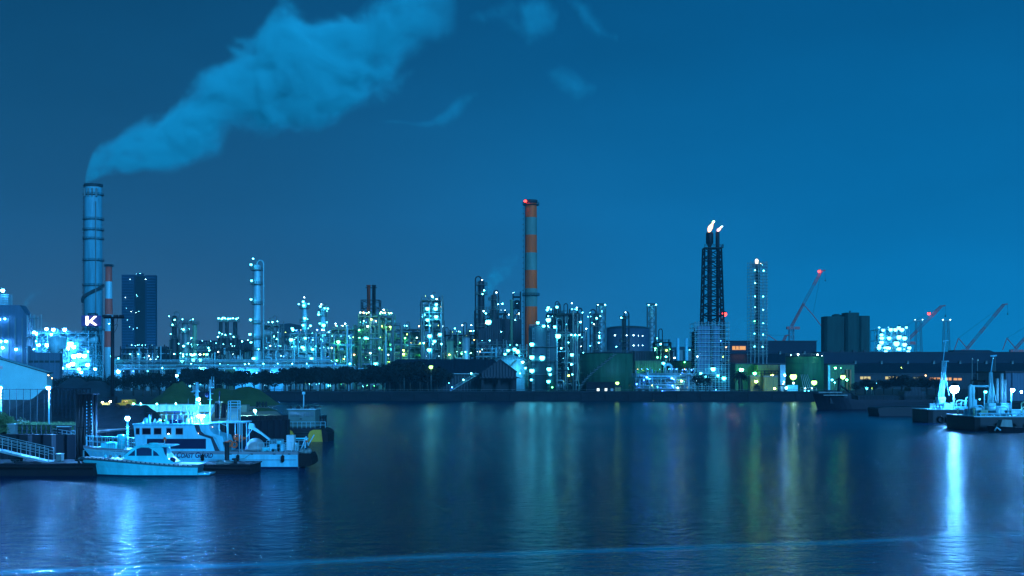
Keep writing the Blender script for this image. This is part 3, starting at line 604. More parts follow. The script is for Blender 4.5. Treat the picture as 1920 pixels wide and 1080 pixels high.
tank('drum_tank', 'cyan-lit short tank in front of the low dark frame', 866, 881, 634, 608, steel, lamps=[(873, 660, .8, 'cyan')], stair=False, roof_h=.2)
column('process_column', 'dark column with a tall side pipe below the faint steam', 902, 13, 526, 630, (534, 552, 580, 612, 640), -4, black, 'cyan', .5, auto=False, lamps=[(904, 526, .6, 'white'), (908, 545, .9, 'cyan'), (905, 552, .7, 'cyan'), (907, 584, .8, 'white'), (911, 588, .8, 'cyan')])
column('process_column', 'stubby dark column with a hooked pipe beside the steam', 926, 11, 552, 640, (562, 580), 3, dark, 'cyan', .5, auto=False, lamps=[(931, 549, .8, 'white'), (934, 571, .7, 'cyan'), (942, 570, .9, 'cyan'), (916, 604, 2.0, 'flood')])
structure('process_frame', 'dark frame with small lamps below the steam', 890, 962, 588, 646, 14, 6, 5, m=dark, nv=9, np_=24, nl=26, lk=('cyan', 'dim', 'white', 'cyan'), lr=.5, vm=(dark, mid, steel), lamps=[(907, 640, .8, 'cyan'), (930, 650, .8, 'cyan'), (943, 654, .9, 'cyan')])
D = 616; t = thing('dark_hall', 'dark round-shouldered furnace hall left of the banded chimney', 'building', (X(948, D), D, GZ))
zt = Z(598, D); b = MB(); b.ext([(X(897, D), GZ), (X(978, D), GZ), (X(978, D), zt - .5), (X(974, D), zt), (X(928, D), zt), (X(921, D), zt - 2), (X(918, D), Z(612, D)), (X(897, D), Z(618, D))], D, D + 12, 1); b.build('wall', claddark, t)
for i in range(9): b = MB(); b.box(X(900 + i * 9, D), X(900.8 + i * 9, D), D - .3, D - .01, GZ, Z(622, D)); b.build('pilaster', dark, t)
for a in ((904, 655), (931, 654), (943, 655), (966, 600, .6), (957, 640), (940, 622), (922, 668)): lamp(t, X(a[0], D), D - 1.4, Z(a[1], D), .55, 'cyan')
structure('process_frame', 'low busy pipe frame in front of the dark furnace hall', 894, 956, 646, 600, 9, 4, 5, m=mid, nv=6, np_=14, nl=16, lk=('cyan', 'white', 'dim'), lr=.5)
structure('process_frame', 'tall ladder frame beside a thin stack at the banded chimney', 962, 976, 556, 640, 8, 8, 1, m=dark, nv=2, np_=6, nl=6, lk=('cyan', 'dim'), lr=.5, lamps=[(954, 590, .7, 'white'), (973, 588, .7, 'white')], vm=(dark, mid))
D = 606; t = thing('thin_stack', 'thin greenish stack standing before the dark furnace hall', 'stack', (X(959, D), D, GZ))
b = MB(); b.lathe(X(959, D), D, [(.8, GZ), (.62, Z(565, D)), (.9, Z(564, D)), (.9, Z(562, D))], 12); b.build('shaft', green, t)
for p in (600, 640): b = MB(); b.lathe(X(959, D), D, [(.6, Z(p, D)), (1.3, Z(p, D)), (1.3, Z(p, D) + .3), (.6, Z(p, D) + .3)], 12); b.build('collar', mid, t)
# white tank, twin silos, dark tower block
tank('storage_tank', 'bright cone-roofed tank behind the dark shed gable', 926, 991, 674, 552, pale, rm=pale, roof_h=.14, lamps=[(980, 679, .45, 'wflood'), (950, 690, .3, 'wflood'), (970, 658, 1.0, 'flood'), (947, 664, .8, 'flood'), (985, 690, .7, 'flood'), (975, 700, .6, 'cyan')], gap=3)
structure('pump_station', 'cluster of dazzling lamps on top of the bright tank', 950, 988, 655, 580, 8, 4, 3, m=steel, nv=3, np_=8, nl=6, lk=('flood',), lr=.8, lamps=[(953, 657, 1.0, 'flood'), (965, 655, 1.2, 'flood'), (971, 660, 1.2, 'flood')], cat='pump frame')
def silo(label, px0, px1, top, D, lamps):
    x = X((px0 + px1) / 2, D); r = (px1 - px0) / 2 * D / F; z1 = Z(top, D); t = thing('silo', label, 'silo', (x, D, GZ)); b = MB()
    b.lathe(x, D, [(r, GZ), (r, Z(676, D)), (r * 1.02, Z(676, D)), (r * 1.02, Z(674.5, D)), (r, Z(674.5, D)), (r, z1), (r * .9, z1 + .9), (r * .2, z1 + 1.5)], 32); b.build('shell', paint('silo_wall', (.06, .15, .17), .7, 0, .35, (.3, .3, .06)), t)
    b = MB(); rail(b, [(x + (r - .2) * math.cos(2 * PI * i / 20), D + (r - .2) * math.sin(2 * PI * i / 20), z1 + .3) for i in range(21)], 1.3, .1, 9); b.build('handrail', steel, t)
    for p in (650, 677, 702):
        z = Z(p, D); b = MB(); b.lathe(x, D, [(r * .99, z - .2), (r + 1.2, z - .2), (r + 1.2, z), (r * .99, z)], 24); b.build('platform', mid, t)
    b = MB()
    for s in (-.3, .3): b.bar((x - r * .5 + s, D - r * .87 - .4, GZ), (x - r * .5 + s, D - r * .87 - .4, z1), .12)
    z = GZ
    while z < z1: b.box(x - r * .5 - .6, x - r * .5 + .6, D - r * .87 - .9, D - r * .87 - .4, z, z + .12); z += 1.6
    b.build('ladder', steel, t)
    for a in lamps: lamp(t, X(a[0], D), D - math.sqrt(max(0, r * r - (X(a[0], D) - x) ** 2)) - 1.7, Z(a[1], D), *a[2:])
silo('taller dark silo with dazzling lamps up its side', 991, 1025, 616, 552, [(997, 646, 1.3, 'flood'), (997, 670, 1.4, 'flood'), (1016, 671, 1.6, 'flood'), (997, 695, 1.4, 'flood'), (1008, 606, .9, 'flood'), (996, 712, .7, 'flood'), (1019, 612, .9, 'flood')])
silo('shorter dark silo lit by floodlights at its foot', 1024, 1042, 624, 562, [(1029, 692, 1.4, 'flood'), (1028, 715, 1.1, 'flood'), (1031, 702, .8, 'flood'), (1035, 726, .7, 'green')])
structure('cracking_tower', 'dark tower block crowded with pipes and lamps beside the silos', 1026, 1084, 588, 575, 14, 9, 4, m=dark, nv=12, np_=34, nl=26, lk=('cyan', 'flood', 'cyan', 'dim'), lr=.55, stacks=5, vm=(dark, mid, steel),
          lamps=[(1028, 577, .9, 'flood'), (1044, 576, .9, 'flood'), (1028, 600, 1.5, 'flood'), (1019, 611, .9, 'flood'), (1040, 613, 1.0, 'flood'), (1046, 630, 1.7, 'flood'), (1071, 628, .9, 'cyan'), (1078, 628, .9, 'cyan'), (1072, 569, .6, 'white'), (1081, 577, .6, 'white'), (1088, 604, 1.1, 'cyan'), (1086, 628, .9, 'cyan'), (1052, 653, .9, 'cyan'), (1072, 665, 1.1, 'flood'), (1071, 683, 1.0, 'cyan'), (1066, 704, .9, 'yellow'), (1073, 702, .7, 'cyan')], cat='tower')
D = 580; t = thing('drum_block', 'dark horizontal block high in the pipe-crowded tower', 'vessel', (X(1055, D), D, Z(613, D)))
b = MB(); b.box(X(1036, D), X(1073, D), D + 1, D + 11, Z(606, D), Z(589, D)); b.build('casing', black, t)
for i in range(3): b = MB(); b.box(X(1040 + 11 * i, D), X(1047 + 11 * i, D), D + .7, D + 1, Z(603, D), Z(593, D)); b.build('louvre', dark, t)
column('process_column', 'narrow dark column at the right edge of the crowded tower', 1083, 9, 586, 590, (594, 610, 640, 668), 4, dark, 'cyan', .5)
tank('storage_tank', 'big dark green tank with a cyan-lit left edge', 1089, 1191, 662, 505, paint('tank_green', (.02, .12, .06), .65, 0, .5, (.5, .5, .07)), rm=dark, roof_h=.03, lamps=[(1155.5, 718, .7, 'shore')], gap=5)
D = 530; t = thing('tank_lit_edge', 'pale slab standing in for the cyan-lit left side of the big green tank', 'tower', (X(1088, D), D, GZ))  # pale slab shaped for the lit left side of the tank
b = MB(); b.box(X(1084, D), X(1092.5, D), D - 6, D - 3, GZ, Z(664, D)); b.build('shaft', pale, t)
for i in range(5): b = MB(); b.box(X(1083.6, D), X(1093, D), D - 6.5, D - 6.01, Z(726 - i * 13, D), Z(725 - i * 13, D)); b.build('slab_band', steel, t)
lamp(t, X(1086, D), D - 9, Z(722, D), .6, 'flood'); lamp(t, X(1087, D), D - 9, Z(690, D), .6, 'flood')
column('process_column', 'slim lamp-dotted column with a square hooked pipe', 1117, 11, 588, 640, (592, 600, 612, 632, 640, 655), -5, dark, 'cyan', .6, lamps=[(1102, 594, .5, 'cyan'), (1118, 597, 1.0, 'cyan'), (1113, 608, .6, 'white'), (1123, 630, .8, 'cyan'), (1122, 643, .9, 'cyan')])
column('process_column', 'dark slim column with a hook standing before the round tank', 1170, 8, 592, 640, (597, 640, 650), 5, dark, 'cyan', .55, lamps=[(1164, 596, .9, 'cyan'), (1172, 586, .6, 'white'), (1155, 650, .6, 'cyan')], auto=False)
def light_tower(label, px, D, top=570, group=None):
    x = X(px, D); t = thing('distant_tower', label, 'tower', (x, D, GZ), group); r = 8 * D / F
    b = MB(); lattice(b, rect(x, D, r, r, GZ), rect(x, D, r, r, Z(top + 2, D)), 9, .5, .32); b.build('frame', mid, t)
    b = MB(); b.lathe(x, D, [(r * .55, GZ), (r * .5, Z(top + 4, D))], 14); b.build('flue', steel, t)
    b = MB(); b.box(x - r - .5, x + r + .5, D - r - .5, D + r + .5, Z(top + 2, D) + .3, Z(top, D) + .3); b.build('platform', dark, t)
    for s in (-1, 1): lamp(t, x + s * r * .85, D - r - 1, Z(top + 3, D) + .5, 1.3, 'cyan')
light_tower('hazy square tower with two lamps behind the hooked-pipe column', 1127, 1050)
light_tower('hazy square tower with two lamps right of the round tank', 1222, 1050)
tank('gas_tank', 'large round domed tank with two rows of small lamps', 1140, 1222, 615, 900, paint('tank_blue', (.03, .08, .13), .7, 0, .15), 'dome', dark, roof_h=.07, stair=False, lamps=[(1152, 629, 1.0, 'white'), (1174, 629, .8, 'white'), (1187, 629, 1.1, 'white'), (1196, 630, .6, 'white'), (1204, 630, .6, 'white'), (1187, 648, 1.0, 'white'), (1196, 648, .6, 'white'), (1204, 648, .6, 'white'), (1174, 648, .6, 'white')], gap=4)

# ------------------------------------------------------------------ sheds, blue pipe yard, flares
def shed(name, label, px0, px1, top, D, dep, m, roof=None, cat='building', ov=.4, lamps=(), ribs=0, ribm=None):
    t = thing(name, label, cat, (X((px0 + px1) / 2, D), D, GZ)); x0, x1 = X(px0, D), X(px1, D); z1 = Z(top, D)
    b = MB(); b.box(x0, x1, D, D + dep, GZ, z1); b.build('wall', m, t)
    b = MB(); b.box(x0 - ov, x1 + ov, D - ov, D + dep + ov, z1 + .003, z1 + .45); b.build('roof', roof or roofm, t)
    for i in range(ribs):
        x = x0 + (x1 - x0) * (i + .5) / ribs; b = MB(); b.box(x - .25, x + .25, D - .35, D - .003, GZ, z1 - .02); b.build('pilaster', ribm or m, t)
    for a in lamps: lamp(t, X(a[0], D), D - (a[4] if len(a) > 4 else 3), Z(a[1], D), *a[2:4])
    return t
shed('green_shed', 'long shed with a bright turquoise front wall beside the pipe yard', 1191, 1240, 676, 560, 18, cladgreen, lamps=[(1205, 702, .8, 'walls', 7), (1228, 701, .8, 'walls', 7)], ribs=2)
shed('grey_shed', 'dim grey-blue shed behind the turquoise-fronted one', 1190, 1262, 660, 600, 22, cladgrey)
shed('green_shed', 'dark green shed wall left of the scaffolded flare base', 1262, 1302, 678, 590, 16, cladgreen, lamps=[(1283, 679, .6, 'green', 1.5)], ribs=3)
structure('process_frame', 'small lamp-dotted frame rising behind the turquoise shed', 1228, 1258, 642, 600, 8, 4, 2, m=dark, nv=5, np_=10, nl=8, lk=('cyan', 'green'), lr=.55, stacks=1, lamps=[(1238, 645, 1.1, 'cyan'), (1249, 657, .9, 'yellow'), (1232, 670, .9, 'green'), (1248, 669, 1.0, 'cyan'), (1264, 671, .9, 'white')], vm=(green, steel, mid))
D = 548; t = thing('transfer_pipe', 'pale curved elbow pipe over the blue-lit pipe yard', 'pipe', (X(1252, D), D, GZ))
b = MB(); b.tube([(X(1240, D), D, Z(681, D)), (X(1246, D), D, Z(684, D)), (X(1247.5, D), D, GZ)], .6, 9)
b.build('pipe', pale, t)
b = MB(); b.tube([(X(1247.6, D), D + 2, GZ), (X(1247.6, D), D + 2, Z(688, D))] + [(X(1253.5 - 6 * math.cos(a), D), D + 2, Z(688 - 4.5 * math.sin(a), D)) for a in [PI * i / 8 for i in range(1, 8)]] + [(X(1259.5, D), D + 2, Z(688, D)), (X(1259.5, D), D + 2, GZ)], .65, 9); b.build('pipe', pale, t)
lamp(t, X(1243, D), D - 2, Z(681, D), .9, 'flood')
structure('pipe_yard', 'blue-violet lit yard of pipes and pumps at the waterfront', 1192, 1302, 701, 530, 16, 3, 8, m=steel, nv=14, np_=40, nl=40, lk=('blue', 'blue', 'blue', 'dim', 'cyan'), lr=.42, lamps=[(1212, 707, 1.1, 'blue'), (1259, 709, 1.1, 'blue'), (1193, 720, .7, 'blue'), (1260, 723, .9, 'blue'), (1270, 727, .8, 'white'), (1277, 714, .9, 'yellow'), (1241, 733, .5, 'blue'), (1233, 737, .4, 'white')], vm=(steel, pale, steel), cat='pipe yard')
D = 505; t = thing('gatehouse', 'low dark hut with three lit square windows by the big green tank', 'hut', (X(1128, D), D, GZ))
b = MB(); b.box(X(1098, D), X(1150, D), D - 8, D - 2, GZ, Z(716, D)); b.build('wall', dconc, t)
for px, m_ in ((1119, winw), (1133.5, winw), (1144.5, winb)):
    b = MB(); x = X(px, D); b.box(x - .5, x + .5, D - 8.08, D - 8.003, Z(732.5, D), Z(728, D)); b.build('window', glow('hut_window', (.8, 1, .95), 2.2) if m_ is winw else winb, t)
for px0, px1, nm in ((1150, 1164, 'lit yellowish pump hut below the waterfront lamp'),): shed('pump_hut', nm, px0, px1, 726, 500, 5, cladyel)

def flare():
    D = 560; x = X(1334, D); t = thing('flare_tower', 'twin flare stacks burning on a dark lattice tower', 'flare', (x, D, GZ))
    b = MB(); zt = Z(466, D)
    lattice(b, rect(X(1335.5, D), D, 23 * D / F, 4.6, Z(735, D)), rect(X(1335, D), D, 15.5 * D / F, 3.2, zt), 15, .5, .28); b.build('lattice', black, t)
    for px, w, y, tp, hw, hh in ((1330, 9, -.8, 436, 14, 20), (1346, 6, .8, 434, 7.5, 32)):
        xx = X(px, D); s = D / F; r = w / 2 * s; b = MB(); za = Z(tp + hh, D)
        b.lathe(xx, D + y, [(r, GZ), (r * .95, za - 3), (r * .7, za - 1.4), (hw / 2 * s, za), (hw / 2 * s, Z(tp + 3, D)), (hw / 2 * s * .8, Z(tp, D))], 16); b.build('stack', black, t)
        b = MB(); zc = za - 8
        b.lathe(xx, D + y, [(r, zc), (r + 1, zc), (r + 1, zc + .3), (r, zc + .3)], 14); b.build('collar', dark, t)
    b = MB(); b.box(X(1319, D), X(1354, D), D - 3.6, D + 3.6, zt, zt + .3); rail(b, [(X(1319, D), D - 3.5, zt + .3), (X(1354, D), D - 3.5, zt + .3), (X(1354, D), D + 3.5, zt + .3)], 1.2, .12, 2); b.build('platform', dark, t)
    b = MB(); b.tube([(X(1327, D), D - 3, Z(600, D)), (X(1327, D), D - 3, Z(521, D)), (X(1329, D), D - 2, Z(519, D))], .45, 8); b.build('riser', black, t)
    # flames
    def gas(name, col, st):
        def build(t_, v):
            N = t_.nodes.new; L = t_.links.new
            co = N('ShaderNodeTexCoord'); g = N('ShaderNodeSeparateXYZ'); L(co.outputs['Generated'], g.inputs[0])
            def M(op, a_, c_=None, cl=False):
                n_ = N('ShaderNodeMath'); n_.operation = op; n_.use_clamp = cl
                for i_, q_ in enumerate((a_, c_)):
                    if q_ is None: continue
                    if isinstance(q_, (int, float)): n_.inputs[i_].default_value = q_
                    else: L(q_, n_.inputs[i_])
                return n_.outputs[0]
            cx_ = M('ADD', .27, M('MULTIPLY', M('POWER', g.outputs['Z'], 1.3), .42)); dx = M('SUBTRACT', g.outputs['X'], cx_); dy = M('SUBTRACT', g.outputs['Y'], .5)
            rr2 = M('ADD', M('MULTIPLY', dx, dx), M('MULTIPLY', dy, dy)); w_ = M('ADD', .07, M('MULTIPLY', M('SINE', M('MULTIPLY', g.outputs['Z'], 2.95)), .30))
            d_ = M('SUBTRACT', 1.0, M('DIVIDE', M('SQRT', rr2), w_), True); nz_ = N('ShaderNodeTexNoise'); nz_.inputs['Scale'].default_value = 5; L(co.outputs['Generated'], nz_.inputs[0])
            d_ = M('MULTIPLY', M('MULTIPLY', d_, M('ADD', .4, nz_.outputs[0])), st); v.inputs['Density'].default_value = 0; L(d_, v.inputs['Emission Strength']); v.inputs['Emission Color'].default_value = (*col, 1)
        return volume(name, build)
    fm = gas('flame_gas', (1.0, .50, .16), 12.0); fv = gas('flame_gas_violet', (1.0, .45, .36), 9.0)
    for px, tp, ht, wd, lean, m_, yy in ((1330, 437, 22, 12, 7, fm, -.8), (1346, 434, 11, 8, 8, fv, .8)):
        b = MB(); s = D / F; vs = []; n = 12; kk = 12; rnd = random.Random(px)
        for j in range(kk + 1):
            f = j / kk; r = wd * s * (.12 + 1.25 * math.sin(PI * min(1, f * .9 + .1)) ** .8 * (1 - f) ** .45) * .5 + .02; cx = X(px, D) + lean * s * f ** 1.3 + .12 * math.sin(f * 9)
            for i in range(n):
                a = 2 * PI * i / n; rr_ = r * (1 + .16 * math.sin(3 * a + f * 8)); vs.append((cx + rr_ * math.cos(a), D + yy + rr_ * math.sin(a), Z(tp, D) - .3 + ht * s * f))
        b.add(vs, [(j * n + i, j * n + (i + 1) % n, (j + 1) * n + (i + 1) % n, (j + 1) * n + i) for j in range(kk) for i in range(n)], 0, True); b.build('flame', m_, t)
    # aviation lamp post at the scaffold corner
flare()
def scaffold(name, label, px0, px1, top, bot, D, dep, lv, nb, sheet=True, lamps=(), lm=None):
    x0, x1 = X(px0, D), X(px1, D); zb, zt = Z(bot, D) if bot else GZ, Z(top, D); t = thing(name, label, 'scaffold', ((x0 + x1) / 2, D, GZ)); b = MB()
    for i in range(nb + 1):
        x = x0 + (x1 - x0) * i / nb
        for y in (D - dep, D - dep + 1.2, D + dep): b.bar((x, y, GZ), (x, y, zt + 1.6), .13)
    for j in range(lv + 1):
        z = zb + (zt - zb) * j / lv
        for y in (D - dep, D + dep): b.bar((x0 - .6, y, z + 1), (x1 + .6, y, z + 1), .11)
        for x in (x0, x1): b.bar((x, D - dep, z + 1), (x, D + dep, z + 1), .11)
    b.build('poles', steel, t)
    for j in range(lv + 1):
        z = zb + (zt - zb) * j / lv; b = MB(); b.box(x0 - .4, x1 + .4, D - dep - .1, D - dep + 1.2, z, z + .16); b.build('walkway', lm or pale, t)
    if sheet:
        for a, c in sheet:
            b = MB(); n = 10; vs = []
            for i in range(n + 1):
                for q in (0, 1): vs.append((X(a + (c - a) * i / n, D), D - dep + 1.35 + .12 * math.sin(i * 2.1 + q), zt - .3 if q else Z(704, D)))
            vs2 = [(x, y + .05, z) for x, y, z in vs]; b.add(vs + vs2, [(2 * i, 2 * i + 2, 2 * i + 3, 2 * i + 1) for i in range(n)] + [(2 * n + 2 + 2 * i, 2 * n + 3 + 2 * i, 2 * n + 5 + 2 * i, 2 * n + 4 + 2 * i) for i in range(n)] + [(0, 1, 2 * n + 3, 2 * n + 2), (2 * n, 4 * n + 2, 4 * n + 3, 2 * n + 1)])
            b.build('sheeting', paint('scaffold_sheet', (.20, .34, .50), .8, 0, .3, (.5, .5, .12)), t)
    for a in lamps: lamp(t, X(a[0], D), D - dep - 1.0, Z(a[1], D), *a[2:])
    return t
t = scaffold('scaffolding', 'sheeted scaffold wrapped round the base of the flare tower', 1299, 1361, 611, None, 556, 8, 15, 10, [(1303, 1327), (1333, 1345)], [(1331, 692, 1.4, 'flood'), (1351, 709, 1.2, 'flood'), (1302, 669, .7, 'white'), (1340, 704, .8, 'flood'), (1317, 706, .7, 'flood'), (1325, 734, .8, 'flood'), (1336, 730, .6, 'blue'), (1355, 652, .5, 'warm'), (1345, 640, .4, 'blue'), (1308, 700, .8, 'flood')])
structure('scaffold_core', 'dark process frame inside the sheeted scaffold', 1302, 1358, 622, 557, 7, 10, 4, m=dark, nv=6, np_=14, nl=8, lk=('blue', 'cyan'), lr=.4, cat='process frame')
D = 556; t = thing('warning_mast', 'thin mast with a red warning lamp beside the flare scaffold', 'mast', (X(1362, D), D + 6, GZ)); b = MB(); b.cyl((X(1362, D), D + 6, GZ), (X(1362, D), D + 6, Z(592, D)), .25, n=8); b.build('pole', dark, t); lamp(t, X(1362.5, D), D + 6, Z(589, D) + .3, 1.1, 'red')
scaffold('scaffolding', 'slim see-through scaffold tower round the smaller flare', 1405, 1435, 497, 668, 600, 4, 30, 4, None,
         [(1412, 508, .6, 'cyan'), (1428, 509, .7, 'cyan'), (1412, 532, .6, 'cyan'), (1412, 557, .6, 'cyan'), (1427, 557, .6, 'cyan'), (1412, 577, .5, 'cyan'), (1427, 582, .6, 'cyan'), (1411, 603, .6, 'green'), (1427, 607, .5, 'cyan'), (1411, 626, .5, 'cyan'), (1427, 628, .6, 'cyan'), (1411, 650, .6, 'cyan'), (1426, 651, .6, 'cyan')], lm=mid)
t = column('small_flare', 'dark column with a small glowing flare tip inside a scaffold tower', 1420, 10, 494, 602, (500,), 0, black, cat='flare', auto=False)
D = 602; b = MB(); b.sphere((X(1418, D), D - 1.3, Z(491, D)), .9, 8, 5, 0, 1.5); b.build('flame', glow('flame_small', (1, .78, .55), 2.5), t)
for a in ((1415, 489, .5, 'white'), (1424, 495, .4, 'warm'), (1427, 498, .4, 'cyan')): lamp(t, X(a[0], D), D - 3, Z(a[1], D), *a[2:])

# distant pair of steaming chimneys
D = 1500; t = thing('twin_chimneys', 'tiny far pair of pale steaming chimneys on a flat works', 'chimneys', (X(1280, D), D, GZ))
for px in (1271, 1287): b = MB(); b.lathe(X(px, D), D, [(2.2, GZ), (1.7, Z(634, D))], 12); b.build('shaft', white, t)
b = MB(); b.box(X(1262, D), X(1300, D), D + 4, D + 24, GZ, Z(656, D)); b.build('hall', mid, t)
lamp(t, X(1291, D), D - 8, Z(656, D), 1.6, 'cyan')

# the two long sheds on the right
def long_shed(label, px0, px1, D, top, clb, slb, vents, wins, name='long_shed'):
    t = thing(name, label, 'building', (X((px0 + px1) / 2, D), D, GZ)); x0, x1 = X(px0, D), X(px1, D)
    ys = 16; b = MB(); b.ext([(D, GZ), (D + 30, GZ), (D + 30, Z(clb, D)), (D, Z(slb, D))], x0, x1, 0); b.build('wall', claddark, t)
    b = MB(); b.ext([(D - .6, Z(slb, D) + .01), (D + ys, Z(clb, D + ys) + .01), (D + ys, Z(clb, D + ys) + .3), (D - .6, Z(slb, D) + .35)], x0 - .3, x1 + .3, 0); b.build('roof', roofm, t)
    b = MB(); b.box(x0, x1, D + ys + .01, D + ys + 12, Z(clb, D + ys) - 3, Z(top, D + ys)); b.build('clerestory', paint('clerestory', (.006, .018, .038), .8, 0, .2, (.05, .05, .3)), t)
    b = MB(); b.box(x0 - .4, x1 + .4, D + ys - .5, D + ys + 12.4, Z(top, D + ys) + .003, Z(top, D + ys) + .35); b.build('ridge_cap', roofm, t)
    for p in vents:
        b = MB(); x = X(p, D + ys); z = Z(clb, D + ys) + .3; b.box(x - .45, x + .45, D + ys - 1.3, D + ys - .6, z - .8, z + .5); b.cyl((x, D + ys - .95, z + .5), (x, D + ys - .95, z + 1.2), .55, n=10); b.build('vent', mid, t)
    for a, c, p0, p1, m_ in wins:
        b = MB(); b.box(X(a, D), X(c, D), D - .1, D - .003, Z(p1, D), Z(p0, D)); w = b.build('window', m_, t)
        n = max(2, round((c - a) / 6)); b = MB()
        for i in range(1, n): x = X(a + (c - a) * i / n, D); b.box(x - .16, x + .16, D - .18, D - .103, Z(p1, D), Z(p0, D))
        b.build('mullion', dark, w)
    return t
t = long_shed('very long dark shed with roof vents and yellow-lit window strips', 1546, 2010, 640, 661, 682, 701, list(range(1603, 1990, 49)),
          [(1613, 1632, 706, 711, winy), (1660, 1684, 706, 711, winy), (1712, 1725, 707, 711, glow('lit_window_dim', (.7, .75, .25), .3)), (1743, 1763, 708, 713, wino), (1766, 1784, 708, 713, wino), (1788, 1803, 709, 713, wino), (1868, 1888, 709, 715, wino)])
D = 640; b = MB(); b.ext([(X(1812, D), Z(661, D)), (X(1896, D), Z(661, D)), (X(1880, D), Z(655, D)), (X(1812, D), Z(655, D))], D + 18, D + 27, 1); b.build('roof_block', paint('clerestory', (0, 0, 0)), t)
lamp(t, X(1732, D), D - 3, Z(704, D), .9, 'warm'); lamp(t, X(1681, D), D - 8, Z(689.5, D), .35, 'yellow')
for px, py, r, k in ((1609, 718, .6, 'cyan'), (1648, 718, .7, 'yellow'), (1694, 718, .5, 'yellow'), (1638, 719, .5, 'cyan'), (1668, 717, .4, 'cyan'), (1621, 717, .5, 'cyan')): lamp(t, X(px, D), D - 4, Z(py, D), r, k)
t = long_shed('long dark shed with one orange window behind the scaffold tower', 1368, 1545, 650, 640, 664, 682, [1415, 1462, 1508], [(1373, 1392, 649, 655, wino)])
D = 650; b = MB(); b.box(X(1373, D + 16), X(1398, D + 16), D + 15.85, D + 16, Z(656, D + 16), Z(649, D + 16)); b.build('window', wino, t)
# twin silo block
D = 660; t = thing('silo_block', 'big windowless grey-green block of four merged silos', 'silo block', (X(1589, D), D + 22, GZ)); m_ = paint('silo_block_wall', (.006, .055, .05), .8, 0, .5, (.5, .5, .05))
for px0, px1, tp, dy in ((1547, 1587, 593, 22), (1586, 1612, 586, 20), (1611, 1632, 592, 22)):
    b = MB(); x0, x1 = X(px0, D + dy), X(px1, D + dy); c = 1.2; b.ext([(x0, D + dy + c), (x0 + c, D + dy), (x1 - c, D + dy), (x1, D + dy + c), (x1, D + dy + 9), (x0, D + dy + 9)], GZ, Z(tp, D + dy), 2); b.build('cell', m_, t)
b = MB(); b.lathe(X(1566, D + 30), D + 27, [(2.6, Z(593, D + 22)), (2.6, Z(590, D + 22)), (1, Z(588, D + 22))], 18); b.build('dome', m_, t)
b = MB(); b.cyl((X(1594, D + 24), D + 25, Z(586, D + 20)), (X(1595, D + 24), D + 25, Z(582, D + 20)), .35, n=6); b.box(X(1593, D + 24), X(1596.5, D + 24), D + 24.5, D + 25.5, Z(583, D + 20), Z(582, D + 20)); b.build('vent', dark, t)
for px in (1558, 1580, 1602, 1622): b = MB(); b.box(X(px, D + 18) - .7, X(px, D + 18) + .7, D + 18, D + 19.6, Z(662, D), Z(655, D)); b.build('hopper_vent', dark, t)
# distant floodlit block, light masts, cranes
t = structure('floodlit_block', 'distant dazzling floodlit plant block right of the silos', 1647, 1705, 618, 1100, 24, 5, 5, m=pale, nv=10, np_=16, nl=24, lk=('block', 'block'), lr=1.1, cat='process works', vm=(pale, steel, pale), brace=.6, lamps=[(1655, 619, 1.5, 'block'), (1669, 618, 1.8, 'block'), (1678, 618, 1.8, 'block'), (1690, 618, 2.0, 'block'), (1652, 628, 1.6, 'block'), (1685, 632, 2.2, 'block'), (1695, 634, 2.0, 'block'), (1680, 644, 2.6, 'block'), (1695, 646, 2.0, 'block'), (1652, 642, 2.0, 'block'), (1663, 652, 1.8, 'block'), (1685, 654, 1.8, 'block'), (1653, 634, 1.6, 'block'), (1666, 634, 1.8, 'block'), (1648, 648, 1.6, 'block'), (1660, 659, 1.5, 'block'), (1702, 659, 1.5, 'block')])
for px, lab, lr_ in ((1722, 'hazy lattice light mast with two dim lamps behind the red crane boom', .8), (1774, 'hazy lattice light mast with two bright lamps right of the red crane', 1.3)):
    D = 1400; x = X(px, D); t = thing('light_mast', lab, 'light mast', (x, D, GZ), 'twin-lamp light masts'); b = MB(); lattice(b, rect(x, D, 4.4, 4.4, GZ), rect(x, D, 2.4, 2.4, Z(603, D)), 6, .34, .2); b.build('mast', mid, t)
    b = MB(); b.box(x - 5.5, x + 5.5, D - .6, D + .6, Z(602, D), Z(600.5, D)); b.build('crossarm', mid, t)
    for s in (-1, 1): lamp(t, x + s * 4, D - 1.6, Z(599.5, D), lr_, 'white')
def boom(b, p, q, w0, w1, n, t0=.5, t1=.32):
    p, q = Vector(p), Vector(q); d = (q - p).normalized(); up = Vector((-d.z, 0, d.x)); side = Vector((0, 1, 0))
    def ring(c, w): return [c + up * w + side * w, c + up * w - side * w, c - up * w - side * w, c - up * w + side * w]
    lattice(b, ring(p, w0), ring(q, w1), n, t0, t1)
